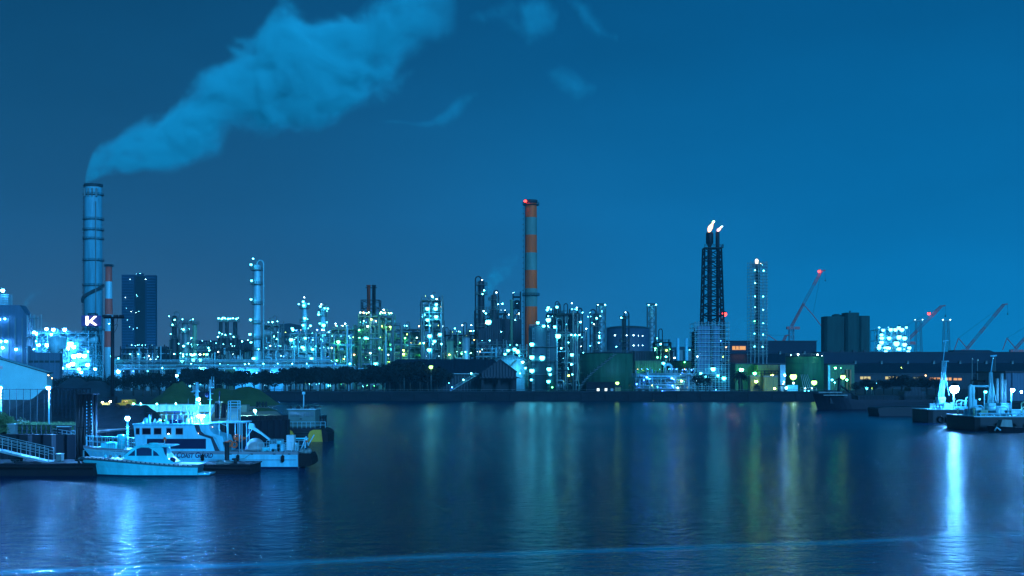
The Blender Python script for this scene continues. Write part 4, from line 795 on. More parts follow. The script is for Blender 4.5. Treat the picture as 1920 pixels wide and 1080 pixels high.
def crane(label, D, boom_pts, frame_pts, back=None, hookpt=None, lampk=None, base=None, broken=None):
    (bx0, by0), (bx1, by1) = boom_pts; x = X(bx0, D); t = thing('luffing_crane', label, 'crane', (x, D, GZ), 'red and white luffing cranes behind the sheds')
    p, q = (X(bx0, D), D, Z(by0, D)), (X(bx1, D), D, Z(by1, D)); segs = broken or [(0, 1, 0)]
    P_, Q_ = Vector(p), Vector(q)
    for f0, f1, c in segs:
        b = MB(); boom(b, P_.lerp(Q_, f0), P_.lerp(Q_, f1), 1.15, .95, max(2, round((f1 - f0) * 10)), .26, .14); b.build('boom', [cw, redf2][c], t)
    b = MB(); b.bar(q, (q[0] + 4, D, q[2] + .6), .8); b.build('boom_head', redf2, t)
    b = MB()
    for u, v in zip(frame_pts, frame_pts[1:]): b.bar((X(u[0], D), D, Z(u[1], D)), (X(v[0], D), D, Z(v[1], D)), .6)
    b.build('a_frame', redf2, t)
    b = MB(); boom(b, (x, D, GZ), (x, D, p[2]), 2.2, 2.2, 8, .6, .35); b.build('mast', cw, t)
    b = MB(); b.box(x - 5, x + 8, D - 2.2, D + 2.2, p[2] - 3, p[2] - .3); b.build('slewing_house', redf2, t)
    fx, fz = frame_pts[len(frame_pts) // 2]
    b = MB(); b.bar((X(fx, D), D, Z(fz, D)), q, .16); b.bar((q[0] + 4, D, q[2]), (q[0] + 4, D, q[2] - 9), .12); b.build('cable', dark, t)
    b = MB(); b.sphere((q[0] + 4, D, q[2] - 9.6), .8, 8, 4); b.build('hook_block', dark, t)
    if lampk: lamp(t, X(lampk[0], D), D - 3, Z(lampk[1], D), 1.5, 'red')
cw = paint('crane_white_sky_tint', (.16, .36, .42), .6); redf2 = paint('crane_red', (.60, .12, .11), .6, 0, .2)  # white boom sections coloured toward the hazy sky so they fade into it
alt = [(0, .30, 1), (.30, .72, 0), (.72, 1, 1)]
crane('tallest crane, red lamp at its boom tip, left of the big silos', 1300, ((1484, 612), (1540, 508)), [(1484, 612), (1506, 570), (1524, 590), (1548, 622)], lampk=(1535, 509), broken=[(.0, .42, 1), (.42, .74, 0), (.74, 1, 1)])
crane('low crane peeping over the shed ridge left of the big silos', 1300, ((1466, 646), (1474, 629)), [(1466, 646), (1440, 628), (1432, 646)], broken=[(0, 1, 1)])
crane('crane with a red lamp half way along its boom above the floodlit block', 1250, ((1700, 640), (1765, 574)), [(1700, 640), (1686, 618), (1672, 646)], lampk=(1740, 588), broken=alt)
crane('long-boomed crane between the second light mast and the frame edge', 1300, ((1812, 655), (1882, 571)), [(1815, 655), (1797, 634), (1789, 657)], broken=[(0, .22, 1), (.22, .36, 0), (.36, .5, 1), (.5, .72, 0), (.72, 1, 1)])
crane('crane cut by the frame edge above the shed roof block', 1280, ((1903, 655), (1960, 590)), [(1906, 655), (1888, 634), (1880, 656)], broken=alt)
# waterfront buildings on the right half
shed('green_shed', 'green-lit shed wall right of the flare scaffold', 1379, 1421, 683, 580, 16, cladgreen, lamps=[(1383.5, 693.5, .95, 'walls', 9), (1408, 700, .7, 'walls', 9)], ribs=2)
shed('ochre_shed', 'ochre-lit plain shed wall behind the yellow-lit columns', 1421, 1459, 684, 572, 14, cladyel, ribs=1, lamps=[(1440, 704, .6, 'wally', 9)])
def pylon(label, px0, px1, top):
    D = 545; t = thing('lit_pylon', label, 'building', (X((px0 + px1) / 2, D), D, GZ), 'yellow-lit concrete blocks'); b = MB(); b.box(X(px0, D), X(px1, D), D, D + 5, GZ, Z(top, D)); b.build('wall', cladyel, t)
    b = MB(); b.box(X(px0, D) - .3, X(px1, D) + .3, D - .3, D + 5.3, Z(top, D) + .003, Z(top, D) + .6); b.build('coping', concrete, t); return t
t = pylon('narrow yellow-lit block carrying a bright lamp', 1407, 1424, 706); lamp(t, X(1415, 545), 541.6, Z(715, 545), .65, 'wally')
t = pylon('broad yellow-lit block with pipes along its top', 1432, 1458, 707); b = MB(); rail(b, [(X(1420, 545), 545, Z(706, 545)), (X(1460, 545), 545, Z(706, 545))], 2.4, .22, 1.6); b.build('pipe_rail', dark, t); lamp(t, X(1447, 545), 539, Z(728, 545), .5, 'wally')
shed('cyan_shed', 'small bright cyan wall left of the dark green tank', 1463, 1481, 684, 585, 10, cladpale, lamps=[(1468, 703, .7, 'plant', 5)])
tank('storage_tank', 'dark green tank with two lamps on its rim behind the starry lamp', 1481, 1552, 668, 540, paint('tank_green2', (.02, .17, .06), .65, 0, .5, (.5, .5, .07)), rm=dark, roof_h=.02, stair=False, lamps=[(1495.5, 664.5, .95, 'white'), (1532, 665, .95, 'white'), (1482, 665.5, .35, 'white'), (1540, 667, .35, 'white')], gap=1)
D = 520; t = thing('lamp_post', 'brightest yellow-green lamp on a post before the dark green tank', 'lamp post', (X(1487.5, D), D, GZ)); b = MB(); b.cyl((X(1487.5, D), D + 1.5, GZ), (X(1487.5, D), D + 1.5, Z(703, D)), .16, n=8); b.build('pole', mid, t); lamp(t, X(1487.5, D), D, Z(706, D), 1.4, 'shore')
def shore_lamp(label, px, py, r, k, D=500):
    t = thing('lamp_post', label, 'lamp post', (X(px, D), D, GZ)); b = MB(); b.cyl((X(px, D), D + .6, GZ), (X(px, D), D + .6, Z(py, D) + .3), .12, n=8); b.build('pole', mid, t)
    b = MB(); b.bar((X(px, D), D + .6, Z(py, D) + r * 1.3), (X(px, D), D, Z(py, D) + r * 1.3), .1); b.build('arm', mid, t); lamp(t, X(px, D), D, Z(py, D), r, k)
shore_lamp('green-yellow waterfront lamp right of the starry one', 1526.5, 717, 1.1, 'shore')
shore_lamp('yellow waterfront lamp before the open green hangar', 1580.5, 706.5, 1.0, 'shore')
shore_lamp('small lamp left of the dazzling white container', 1470, 716, .6, 'yellow')
shore_lamp('blue-white lamp among the trees left of the barges', 1625.5, 727, .85, 'flood', 470)
shore_lamp('small yellow lamp right of the blue-white one among the trees', 1635, 727.5, .5, 'yellow', 470)
shore_lamp('small white lamp on the quay rail left of the open hangar', 1565, 717, .6, 'cyan')
shore_lamp('green-yellow lamp on a post above the dark shoreline trees', 808, 688, .75, 'shore', 486)
shore_lamp('hooked pale lamp on the dark shed roof', 757.5, 686, .35, 'yellow', 487)
t = shed('white_container', 'dazzling white floodlit container on the far quay', 1476, 1496, 724, 505, 4, white, roof=white, lamps=[(1472.5, 727, .45, 'wflood', 2), (1484, 718, .34, 'wflood', 4)], ov=.05)
shed('hut', 'small striped white hut left of the dazzling container', 1463.5, 1469, 724, 507, 3, cladpale, lamps=[(1466, 720, .4, 'white', 2)])
t = shed('open_hangar', 'open green-lit hangar with a cyan left jamb', 1553, 1602, 684, 575, 20, cladgreen, lamps=[(1560, 690, .5, 'walls', 6), (1580, 712, .5, 'walls', 7), (1572, 690, .4, 'green', 4), (1556, 712, .7, 'flood', 4)])
D = 575; b = MB(); b.box(X(1552, D), X(1556, D), D - .6, D - .01, GZ, Z(685, D)); b.build('jamb', pale, t)
for px in (1587, 1593.5): b = MB(); b.cyl((X(px, D), D - .7, GZ), (X(px, D), D - .7, Z(693, D)), .45, n=8); b.build('pipe', paint('copper_pipe', (.55, .22, .1)), t)
b = MB(); D = 508; t = thing('cable_frame', 'slanting thin poles with small lamps right of the white container', 'frame', (X(1512, D), D, GZ))
for i in range(5): b = MB(); b.cyl((X(1508 + i * 4.5, D), D, GZ), (X(1505 + i * 3, D), D + 3, Z(702, D)), .13, n=6); b.build('pole', steel, t)
for a in ((1509, 728, .55, 'white'), (1521, 728, .45, 'white'), (1508, 733, .4, 'flood'), (1515, 733, .4, 'flood')): lamp(t, X(a[0], D), D - 1, Z(a[1], D), *a[2:])
b = MB(); rail(b, [(X(1500, D), D - .6, GZ), (X(1530, D), D - .6, GZ)], 1.8, .1, 1.5); b.build('railing', steel, t)
# dark hipped shed with open gable porch and lit stair
D = 512; t = thing('hipped_shed', 'long dark hipped shed with a lit outside stair', 'building', (X(850, D), D, GZ)); x0, x1 = X(715, D), X(972, D); ze, zr = Z(699, D), Z(673, D)
b = MB(); b.box(x0 + 1.5, x1 - 14, D + 1, D + 22, GZ, ze); b.build('wall', cladgrey, t)
y0, y1 = D - .3, D + 23; ym = (y0 + y1) / 2
b = MB(); b.add([(x0 - 4, y0, ze - .2), (X(955, D), y0, ze - .2), (X(955, D), y1, ze - .2), (x0 - 4, y1, ze - .2), (X(742, D), ym - 3, zr), (X(925, D), ym - 3, zr), (X(925, D), ym + 3, zr), (X(742, D), ym + 3, zr)],
                [(0, 1, 5, 4), (1, 2, 6, 5), (2, 3, 7, 6), (3, 0, 4, 7), (4, 5, 6, 7), (3, 2, 1, 0)]); b.build('roof', roofm, t)
b = MB(); b.box(X(812, D), X(898, D), D - .55, D - .31, ze - .5, ze - .25); b.build('gutter', steel, t)
b = MB(); p, q = Vector((X(845, D), D - 1.6, GZ + .4)), Vector((X(893, D), D - 1.6, Z(704, D)))
for s in (0, 1): b.bar(p + Vector((0, s * 1.2, 0)), q + Vector((0, s * 1.2, 0)), .22)
rail(b, [p, q], 1.1, .08, 1.5); 
for i in range(22): a = p.lerp(q, i / 22); b.box(a.x - .25, a.x + .25, a.y, a.y + 1.2, a.z, a.z + .08)
b.build('stair', steel, t)
for a in ((848, 726, .65, 'blue'), (869.5, 712, .75, 'cyan'), (884, 700, .8, 'cyan'), (842, 718, .35, 'cyan')): lamp(t, X(a[0], D), D - 2.6, Z(a[1], D), *a[2:])
D = 500; t = thing('gabled_porch', 'dark open-fronted gabled porch at the end of the hipped shed', 'building', (X(935, D), D, GZ)); zp, zs_ = Z(675, D), Z(697, D)
b = MB(); b.ext([(X(903, D), Z(709, D)), (X(968, D), Z(709, D)), (X(968, D), zs_), (X(938, D), zp), (X(903, D), zs_ - .6)], D, D + 26, 1); b.build('gable', cladgrey, t)
b = MB(); b.ext([(X(900, D), Z(709, D)), (X(976, D), Z(709.5, D)), (X(976, D), Z(708.5, D)), (X(968, D), Z(706, D)), (X(900, D), Z(707, D))], D - 2.2, D - .01, 1); b.build('canopy', roofm, t)
for px in (905, 936, 966): b = MB(); b.box(X(px, D) - .5, X(px, D) + .5, D + .3, D + 1.3, GZ, Z(709.2, D)); b.build('post', black, t)
b = MB(); b.box(X(903, D), X(968, D), D + 6, D + 20, GZ, Z(709.2, D)); b.build('inner_wall', black, t)
b = MB(); n = 14; b.ext([(X(969, D), zs_ - .3), (X(938, D), zp + .01), (X(938, D), zp + .4), (X(970, D), zs_ + .05)], D - .6, D + 26.4, 1); b.ext([(X(938, D), zp + .01), (X(902, D), zs_ - .7), (X(901, D), zs_ - .35), (X(938, D), zp + .4)], D - .6, D + 26.4, 1); b.build('roof', roofm, t)
# pipe bridge running along the left of the refinery
D = 556; t = thing('pipe_bridge', 'long elevated blue-lit pipe bridge before the left refinery columns', 'pipe bridge', (X(420, D), D, GZ)); xa, xb = X(215, D), X(682, D)
for i in range(6): b = MB(); z = Z(693, D) + .75 * i + .4; b.cyl((xa, D + .35 * i, z), (xb - i * 3, D + .35 * i, z), [.32, .24, .36, .2, .3, .22][i], n=8); b.build('pipe', [pale, steel, pale, mid, steel, pale][i], t)
i = 0; px = 218
while px < 682:
    b = MB(); x = X(px, D); b.bar((x, D - .3, GZ), (x, D - .3, Z(684, D)), .4); b.bar((x, D + 2.4, GZ), (x, D + 2.4, Z(684, D)), .4); b.bar((x, D - .6, Z(693.5, D)), (x, D + 2.8, Z(693.5, D)), .35); b.build('trestle', steel, t); px += 29
rl_ = random.Random(5)
for i in range(17): lamp(t, X(225 + i * 27, D), D - 1.6, Z(rl_.choice([682, 690, 696]), D), rl_.uniform(.4, .7), rl_.choice(['cyan', 'flood', 'blue']))
for a in ((226, 672, .8, 'cyan'), (226, 697, .8, 'plant'), (340, 691, .5, 'flood'), (380, 691, .5, 'flood')): lamp(t, X(a[0], D), D - 3, Z(a[1], D), *a[2:])
tank('water_tank', 'pale lit tank standing under the pipe bridge among the trees', 328, 351, 690, 545, pale, stair=False, lamps=[(334, 704, .7, 'plant'), (346, 704, .7, 'plant')])
tank('water_tank', 'pale lit drum tank behind the unlit floodlight mast', 205, 226, 676, 560, pale, stair=False, roof='dome', roof_h=.25, lamps=[(212, 668, .8, 'flood'), (222, 694, .7, 'plant')])
for px0, px1, lab in ((441, 458, 'small dazzling white kiosk glimpsed between shoreline trees'), (461, 486, 'wider dazzling white kiosk glimpsed above shoreline trees'), (507, 531, 'dazzling white kiosk glimpsed right of the gap in the trees')):
    shed('lit_kiosk', lab, px0, px1, 691, 525, 4, white, roof=steel, lamps=[(px0 + 4, 699, .55, 'plant', 2.5), (px1 - 4, 700, .55, 'plant', 2.5)], ov=.1)
structure('process_frame', 'dim frame hidden behind the high-rise and pipe bridge', 226, 312, 655, 600, 10, 3, 6, m=dark, nv=6, np_=12, nl=16, lk=('cyan', 'dim', 'dim'), lr=.5, lamps=[(281, 667, .7, 'white'), (284, 674, .6, 'white'), (246, 664, .6, 'cyan'), (261, 664, .6, 'cyan')])
shed('grey_shed', 'dark low building with pale windows left of the slim dark column', 288, 318, 652, 690, 14, cladgrey, ribs=3)
shed('grey_shed', 'long low grey building on the skyline between column groups', 372, 480, 640, 760, 20, cladgrey)

# ------------------------------------------------------------------ sea wall and far quay lights
def seawall():
    t = thing('seawall', 'long dark sea wall along the far shore', 'sea wall', (X(950, SH), SH, 0)); xa, xb = X(330, SH), X(1553, SH)
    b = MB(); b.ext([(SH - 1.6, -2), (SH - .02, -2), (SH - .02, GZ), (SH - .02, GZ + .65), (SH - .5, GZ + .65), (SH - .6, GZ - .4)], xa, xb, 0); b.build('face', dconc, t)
    x = xa
    while x < xb: b = MB(); b.box(x, x + .35, SH - 1.2, SH - .55, .2, GZ - .3); b.build('rib', dconc, t); x += 9
    b = MB(); rail(b, [(xa, SH + .6, GZ), (xb, SH + .6, GZ)], 1.3, .08, 4); b.build('railing', mid, t)
seawall()

# ------------------------------------------------------------------ trees
def crown_mesh(seed, n=900, blobs=9, w=1.0, h=.75):
    rnd = random.Random(seed); b = MB(); cs = []
    for i in range(blobs):
        a = rnd.uniform(0, 2 * PI); r = rnd.uniform(0, .62) ** .8 * w; cs.append((r * math.cos(a), r * math.sin(a), rnd.uniform(-.35, .55) * h, rnd.uniform(.3, .5)))
    for i in range(n):
        c = rnd.choice(cs); d = Vector((rnd.gauss(0, 1), rnd.gauss(0, 1), rnd.gauss(0, 1))).normalized() * c[3] * rnd.uniform(.55, 1.12)
        p = Vector(c[:3]) + Vector((d.x, d.y, d.z * .8)); s = rnd.uniform(.05, .10)
        u = Vector((rnd.gauss(0, 1), rnd.gauss(0, 1), rnd.gauss(0, 1))).normalized(); v = u.orthogonal().normalized()
        b.add([p - u * s, p + v * s * .6, p + u * s, p - v * s * .6], [(0, 1, 2, 3)])
    return b
def tree_proto(seed, name, label, cat, group, leaf=leafm, n=900, palm=False):
    t = thing(name, label, cat, (0, 0, 0), group); b = MB(); rnd = random.Random(seed)
    if palm:
        b.cyl((0, 0, -.05), (.06, 0, 1.5), .09, .07, 8); b.build('trunk', barkm, t); b = MB()
        for i in range(34):
            a = rnd.uniform(0, 2 * PI); el = rnd.uniform(-.5, 1.2); pts = []
            for j in range(6):
                f = j / 5; r = .75 * f * math.cos(el) + .05; pts.append(Vector((.06 + r * math.cos(a), r * math.sin(a), 1.5 + .7 * f * math.sin(el) - .45 * f * f)))
            sd_ = Vector((-math.sin(a), math.cos(a), 0))
            for p, q, w_ in zip(pts, pts[1:], (.05, .09, .1, .08, .04)): b.add([p - sd_ * w_, p + sd_ * w_, q + sd_ * w_ * .7, q - sd_ * w_ * .7], [(0, 1, 2, 3)])
        b.build('crown', leaf, t)
    else:
        b.cyl((0, 0, -.05), (.03, 0, .75), .06, .04, 8); b.build('trunk', barkm, t)
        for i in range(5):
            a = 2 * PI * i / 5 + rnd.random(); bb = MB(); bb.tube([(.03, 0, .55 + .05 * i), (.03 + .25 * math.cos(a), .25 * math.sin(a), .85), (.5 * math.cos(a), .5 * math.sin(a), 1.15)], .022, 5); bb.build('limb', barkm, t)
        c = crown_mesh(seed, n); c.v = [(x, y, z + 1.25) for x, y, z in c.v]; c.build('crown', leaf, t)
    return t
def place(pr, x, y, s, rz, z=GZ, sz=None, first=False):
    o = pr if first else copy_tree(pr); o.location = (x, y, z); o.rotation_euler = (0, 0, rz); o.scale = (s, s, sz or s); return o
LT = 'dark broad tree in the unbroken row along the far sea wall'
tp = [tree_proto(s, 'tree', LT, 'tree', 'trees along the far sea wall', n=2200) for s in (1, 2, 3)]
rnd = random.Random(12); used = set()
def tput(i, *a, **k):
    first = i not in used; used.add(i); return place(tp[i], *a, first=first, **k)
spots = [(352, 33), (371, 31), (392, 34), (412, 29), (431, 27), (451, 30), (474, 24), (494, 31), (515, 22), (537, 33), (556, 36), (576, 34), (597, 36), (618, 35), (640, 36), (660, 37), (683, 35), (706, 39), (728, 42), (748, 45), (768, 47), (786, 45), (803, 42), (819, 34), (831, 22)]
for n_, (px, hpx) in enumerate(spots):
    for row in (0, 1):
        if row and (px in (451, 474, 515) or hpx < 26): continue
        D = rnd.uniform(488, 494) + row * 9; h = (hpx + 11) * D / F; o = tput(rnd.randrange(3), X(px + rnd.uniform(-4, 4) + row * 9, D), D, h / 1.85 * rnd.uniform(.95, 1.15), rnd.uniform(0, 6), sz=h / 1.85 * (1 - .12 * row))
    if px < 344 or 690: pass
tp2 = [tree_proto(s, 'tree', 'hazy blue tree in the row behind the coal heap and mast', 'tree', 'trees behind the left yard', n=900) for s in (4, 5)]
for i, (px, hpx) in enumerate([(88, 26), (106, 24), (124, 27), (140, 32), (158, 30), (176, 28), (196, 26), (214, 29), (232, 27), (250, 31), (268, 33), (284, 34), (300, 34), (318, 33), (334, 22)]):
    D = 405 + (i * 7) % 11; h = hpx * 1.25 * D / F; place(tp2[i % 2], X(px, D), D, h / 1.85 * 1.1, i * 1.3, first=i < 2, sz=h / 1.85)
D0 = 510
tp3 = tree_proto(7, 'palm_tree', 'shaggy palm tree before the green shed beside the flare scaffold', 'palm tree', 'palms at the flare', palm=True)
place(tp3, X(1386, D0), D0, 5.0, 0, first=True)
place(tp3, X(1394, D0), D0 + 3, 4.2, 2)
for px, s, lab in ((1309, 4.0, 'small dark tree left of the dark process scaffold'), (1323, 3.6, 'small dark tree standing in front of the flare scaffold sheeting')):
    t = tree_proto(int(px), 'tree', lab, 'tree', None, n=800); place(t, X(px, 512), 512, s, 1, first=True)
t = tree_proto(21, 'shrub', 'round clipped bush before the narrow yellow-lit block', 'bush', None, n=800); place(t, X(1419, 500), 500, 2.6, 0, first=True, z=GZ - 1.6)
tp4 = [tree_proto(s, 'tree', 'dark tree on the quay behind the moored ships', 'tree', 'trees behind the moored ships', n=800) for s in (8, 9)]
for i, (px, hpx) in enumerate([(1604, 20), (1622, 26), (1640, 22), (1657, 24), (1674, 30), (1690, 32), (1706, 28), (1722, 30), (1738, 26), (1755, 28), (1838, 34), (1852, 36), (1866, 30)]):
    D = 440 + (i * 5) % 9; h = hpx * 1.15 * D / F; place(tp4[i % 2], X(px, D), D, h / 1.85 * 1.2, i, first=i < 2, sz=h / 1.85)

# ------------------------------------------------------------------ boats
def hull_mb(rows, n=22, bow=.45, flat=.0, pw=2.0, m=None):
    """rows: (x_bow, x_stern, y centre, half breadth, z function of t) from deck edge down; closed loft"""
    b = MB(); vs = []; k = len(rows)
    for i in range(n + 1):
        t = i / n
        for s in (-1, 1):
            for (xb, xs, yc, hb, zf) in rows:
                f = hb * (1 - (1 - flat) * max(0, 1 - t / bow) ** pw); vs.append((xb + (xs - xb) * t, yc + s * max(f, .015), zf(t)))
    w = 2 * k; fs = []; ms = []
    for i in range(n):
        for j in range(k - 1):
            fs += [(i * w + j, i * w + j + 1, (i + 1) * w + j + 1, (i + 1) * w + j), (i * w + k + j + 1, i * w + k + j, (i + 1) * w + k + j, (i + 1) * w + k + j + 1)]; ms += [j, j]
        fs += [(i * w, (i + 1) * w, (i + 1) * w + k, i * w + k), (i * w + k - 1, i * w + 2 * k - 1, (i + 1) * w + 2 * k - 1, (i + 1) * w + k - 1)]; ms += [99, k - 2]
    for i in (0, n): fs.append(tuple(i * w + j for j in range(k)) + tuple(i * w + k + j for j in reversed(range(k)))); ms.append(0)
    o = len(b.v); b.v += vs
    for f, j in zip(fs, ms): b.f.append([o + q for q in f]); b.m.append((m(j) if m else 0)); b.s.append(False)
    return b
def text_mesh(body, size, x, y, z, name, mat, root, shear=.25, caps=True, sx=.8):
    c = bpy.data.curves.new('t', 'FONT'); c.body = body; c.size = size; c.shear = shear; c.extrude = .01; c.offset = .02
    if caps:
        c.small_caps_scale = .8
        for i, ch in enumerate(body):
            if ch.islower(): c.body_format[i].use_small_caps = True
    o = bpy.data.objects.new('t', c); COL.objects.link(o); bpy.context.view_layer.update()
    me = bpy.data.meshes.new_from_object(o.evaluated_get(bpy.context.evaluated_depsgraph_get())); bpy.data.objects.remove(o)
    me.transform(Matrix.Translation(Vector((x, y, z)) - root.location) @ Matrix.Rotation(PI / 2, 4, 'X') @ Matrix.Diagonal((sx, 1, 1, 1))); me.materials.clear(); me.materials.append(mat); me.name = name
    q = bpy.data.objects.new(name, me); COL.objects.link(q); q.parent = root; return q

def patrol_boat():
    D = 130.0; yc = D + 2.5; PX = lambda p: X(p, D); PZ = lambda p: Z(p, D)
    t = thing('patrol_boat', 'white coast guard patrol boat with dark lettered side and diagonal stripes', 'patrol boat', (PX(350), yc, 0))
    zd = lambda q: PZ(838) + (PZ(846.5) - PZ(838)) * min(1, q / .32) ** .8 - .12 * max(0, q - .32)
    boot = .16
    b = hull_mb([(PX(140), PX(558), yc, 2.5, lambda q: zd(q) + .02), (PX(141), PX(558), yc, 2.5, lambda q: zd(q) - .25), (PX(152), PX(558), yc, 2.42, lambda q: zd(q) * .55), (PX(168), PX(558), yc, 2.3, lambda q: boot + .1 * (1 - q) ** 2), (PX(176), PX(557.9), yc, 2.2, lambda q: -.6)],
                bow=.42, m=lambda j: 1 if j == 3 else (2 if j == 99 else (3 if j == 0 else 0)))
    b.build('hull', [white, navy, paint('deck_grey', (.22, .27, .30), .7), paint('rub_strake', (.20, .26, .30))], t)
    b = MB(); y0 = yc - 2.0; b.ext([(PX(252), PZ(847)), (PX(251), PZ(832)), (PX(247.5), PZ(797)), (PX(389), PZ(797)), (PX(391), PZ(806)), (PX(397), PZ(813)), (PX(415), PZ(818.5)), (PX(424), PZ(847))], y0, yc + 2.0, 1); b.build('deckhouse', white, t)
    b = MB(); b.ext([(PX(362), PZ(797)), (PX(371), PZ(797)), (PX(375), PZ(809)), (PX(382), PZ(815)), (PX(397), PZ(820)), (PX(410), PZ(846)), (PX(401), PZ(846)), (PX(393), PZ(823)), (PX(372), PZ(816)), (PX(366), PZ(809))][::-1], y0 - .03, y0 - .004, 1); b.build('stripe', paint('stripe_dark', (.03, .05, .07)), t)
    b = MB(); b.ext([(PX(376), PZ(796.3)), (PX(387), PZ(796.3)), (PX(389), PZ(806)), (PX(396), PZ(812.5)), (PX(411), PZ(817)), (PX(421), PZ(846)), (PX(412), PZ(846)), (PX(404), PZ(824)), (PX(400), PZ(819.5)), (PX(386), PZ(815)), (PX(379), PZ(808))][::-1], y0 - .16, y0 - .004, 1); b.build('stripe', white, t)
    b = MB(); b.box(PX(273), PX(384), y0 - .025, y0 - .003, PZ(842), PZ(823.2)); b.build('side_panel', navy, t)
    for a, c in ((252.5, 259), (264.5, 280), (286.5, 300), (310, 318.5), (327.5, 340.5)):
        b = MB(); b.box(PX(a) - .05, PX(c) + .05, y0 - .05, y0 - .004, PZ(815) - .05, PZ(803) + .05); w = b.build('window', paint('window_frame_blue', (.35, .45, .52), .4), t)
        b = MB(); b.box(PX(a), PX(c), y0 - .06, y0 - .051, PZ(814.6), PZ(803.4)); b.build('pane', glassd, w)
    b = MB(); b.ext([(PX(247.2), PZ(796.9)), (PX(390), PZ(796.9)), (PX(391), PZ(795)), (PX(246), PZ(795))], y0 - .2, yc + 2.2, 1); b.build('roof', white, t)
    b = MB(); b.box(PX(253), PX(424), y0 - .45, y0 - .02, PZ(847.3), PZ(846.2)); b.build('side_deck', paint('deck_grey', (0, 0, 0)), t)
    # flying bridge gear on the roof
    b = MB(); zr = PZ(795); rail(b, [(PX(300), y0, zr), (PX(372), y0, zr), (PX(372), yc + 1.8, zr)], .95, .035, .55); rail(b, [(PX(336), y0 + .2, zr + .9), (PX(390), y0 + .2, zr + .9)], .8, .035, .5); b.build('roof_railing', pale, t)
    for px, w, h, m_ in ((266, .5, .6, white), (272, .3, .9, pale), (283, .25, .5, pale), (292, .35, .55, white), (306, .6, .25, white), (322, 1.15, .5, navy), (345, .45, .6, pale), (352, .3, .8, mid)):
        b = MB(); x = PX(px)
        if w > 1: b.box(x - w / 2, x + w / 2, yc - 1.2, yc - .8, zr, zr + h)
        else: b.lathe(x, yc - 1.0, [(w * .4, zr), (w * .5, zr + h * .2), (w * .5, zr + h * .7), (w * .2, zr + h)], 12)
        b.build('deck_gear', m_, t)
    for px, r, k in ((298, .10, 'white'), (305, .07, 'green'), (296, .06, 'yellow'), (357, .06, 'green'), (327, .05, 'white')): lamp(t, PX(px), yc - 1.8, zr + .35, r, k)
    b = MB(); b.cyl((PX(318), yc - .5, zr), (PX(318), yc - .5, PZ(774)), .06, n=8); b.box(PX(297), PX(333), yc - .62, yc - .4, PZ(774), PZ(772)); b.build('radar', paint('radar_blue', (.03, .06, .2)), t)
    b = MB(); b.box(PX(266), PX(296), yc - .9, yc - .7, PZ(775.5), PZ(774.3)); b.cyl((PX(276), yc - .8, zr), (PX(276), yc - .8, PZ(775)), .04, n=6); b.build('radar', dark, t)
    for px, top, arms in ((359.5, 717, ((719, 5), (733, 9), (735, 12), (741, 6), (757, 3))), (381, 712, ((727, 4), (739, 6), (750, 5)))):
        b = MB(); x = PX(px); y = yc + (.5 if px > 370 else -.3)
        if px < 370: lattice(b, rect(x, y, .16, .16, zr), rect(x, y, .08, .08, PZ(top)), 12, .045, .03)
        else: b.cyl((x, y, zr), (x, y, PZ(top)), .11, .06, 10)
        for p, l in arms: b.bar((x - l * D / F, y, PZ(p)), (x + l * D / F * (.5 if px < 370 else 1), y, PZ(p)), .05)
        b.build('mast', pale, t)
    b = MB()
    for px in (384, 388): b.cyl((PX(px), yc + .5, PZ(727)), (PX(px), yc + .5, PZ(706)), .025, n=6)
    b.bar((PX(381), yc + .5, PZ(727)), (PX(389), yc + .5, PZ(727)), .05); b.build('aerial', pale, t)
    b = MB(); b.sphere((PX(376), yc + .4, PZ(741)), .24, 10, 6, 0, 1.3); b.build('radome', navy, t)
    b = MB(); b.box(PX(398), PX(400), yc + .5, yc + .6, PZ(744), PZ(735)); b.bar((PX(399), yc + .55, zr), (PX(399), yc + .55, PZ(733)), .03); b.build('flag', navy, t)
    for px in (369, 376.5): lamp(t, PX(px), y0 + .35, PZ(780.5), .17, 'deck', 'floodlight')
    b = MB(); b.cyl((PX(373), y0 + .6, zr), (PX(373), y0 + .6, PZ(781)), .07, n=8); b.bar((PX(367), y0 + .6, PZ(780)), (PX(379), y0 + .6, PZ(780)), .06); b.build('light_post', pale, t)
    lamp(t, PX(314.5), y0 - .25, PZ(813.5), .16, 'white'); lamp(t, PX(370.5), y0 - .12, PZ(812.5), .075, 'warm'); lamp(t, PX(392), y0 + 1.0, PZ(801.5), .07, 'warm')
    b = MB(); x = PX(309); b.cyl((x, y0 - .5, PZ(846)), (x, y0 - .5, PZ(827)), .09, n=8); b.build('rescue_pole', navy, t); b = MB(); b.sphere((x, y0 - .5, PZ(824)), .16, 8, 5, 0, 1.6); b.build('rescue_light', orange, t)
    # bow rails
    b = MB(); pts = [(PX(147 + i * 17), yc - 2.45 * (1 - max(0, 1 - (i * 17 + 5) / 418 / .42) ** 2), zd((i * 17 + 5) / 418)) for i in range(7)]; rail(b, pts, 1.05, .04, .45); pts2 = [(x, 2 * yc - y, z) for x, y, z in pts]; rail(b, pts2, 1.05, .04, .45); b.build('bow_railing', pale, t)
    b = MB(); b.lathe(PX(217), yc - .6, [(.42, PZ(843)), (.42, PZ(817)), (.1, PZ(816))], 14); b.build('locker', gel, t)
    b = MB(); b.box(PX(180), PX(208), yc - 1, yc + 1, PZ(843.5), PZ(832)); b.build('hatch_box', gel, t)
    # canopy frame, davit, dome boat, aft deck gear
    b = MB(); zc = PZ(793)
    for px in (408, 424, 446, 451):
        for y in (yc - 1.8, yc + 1.8): b.cyl((PX(px), y, PZ(847)), (PX(px), y, zc), .05, n=6)
    for y in (yc - 1.8, yc + 1.8): b.bar((PX(388), y, zc), (PX(456), y, zc), .09)
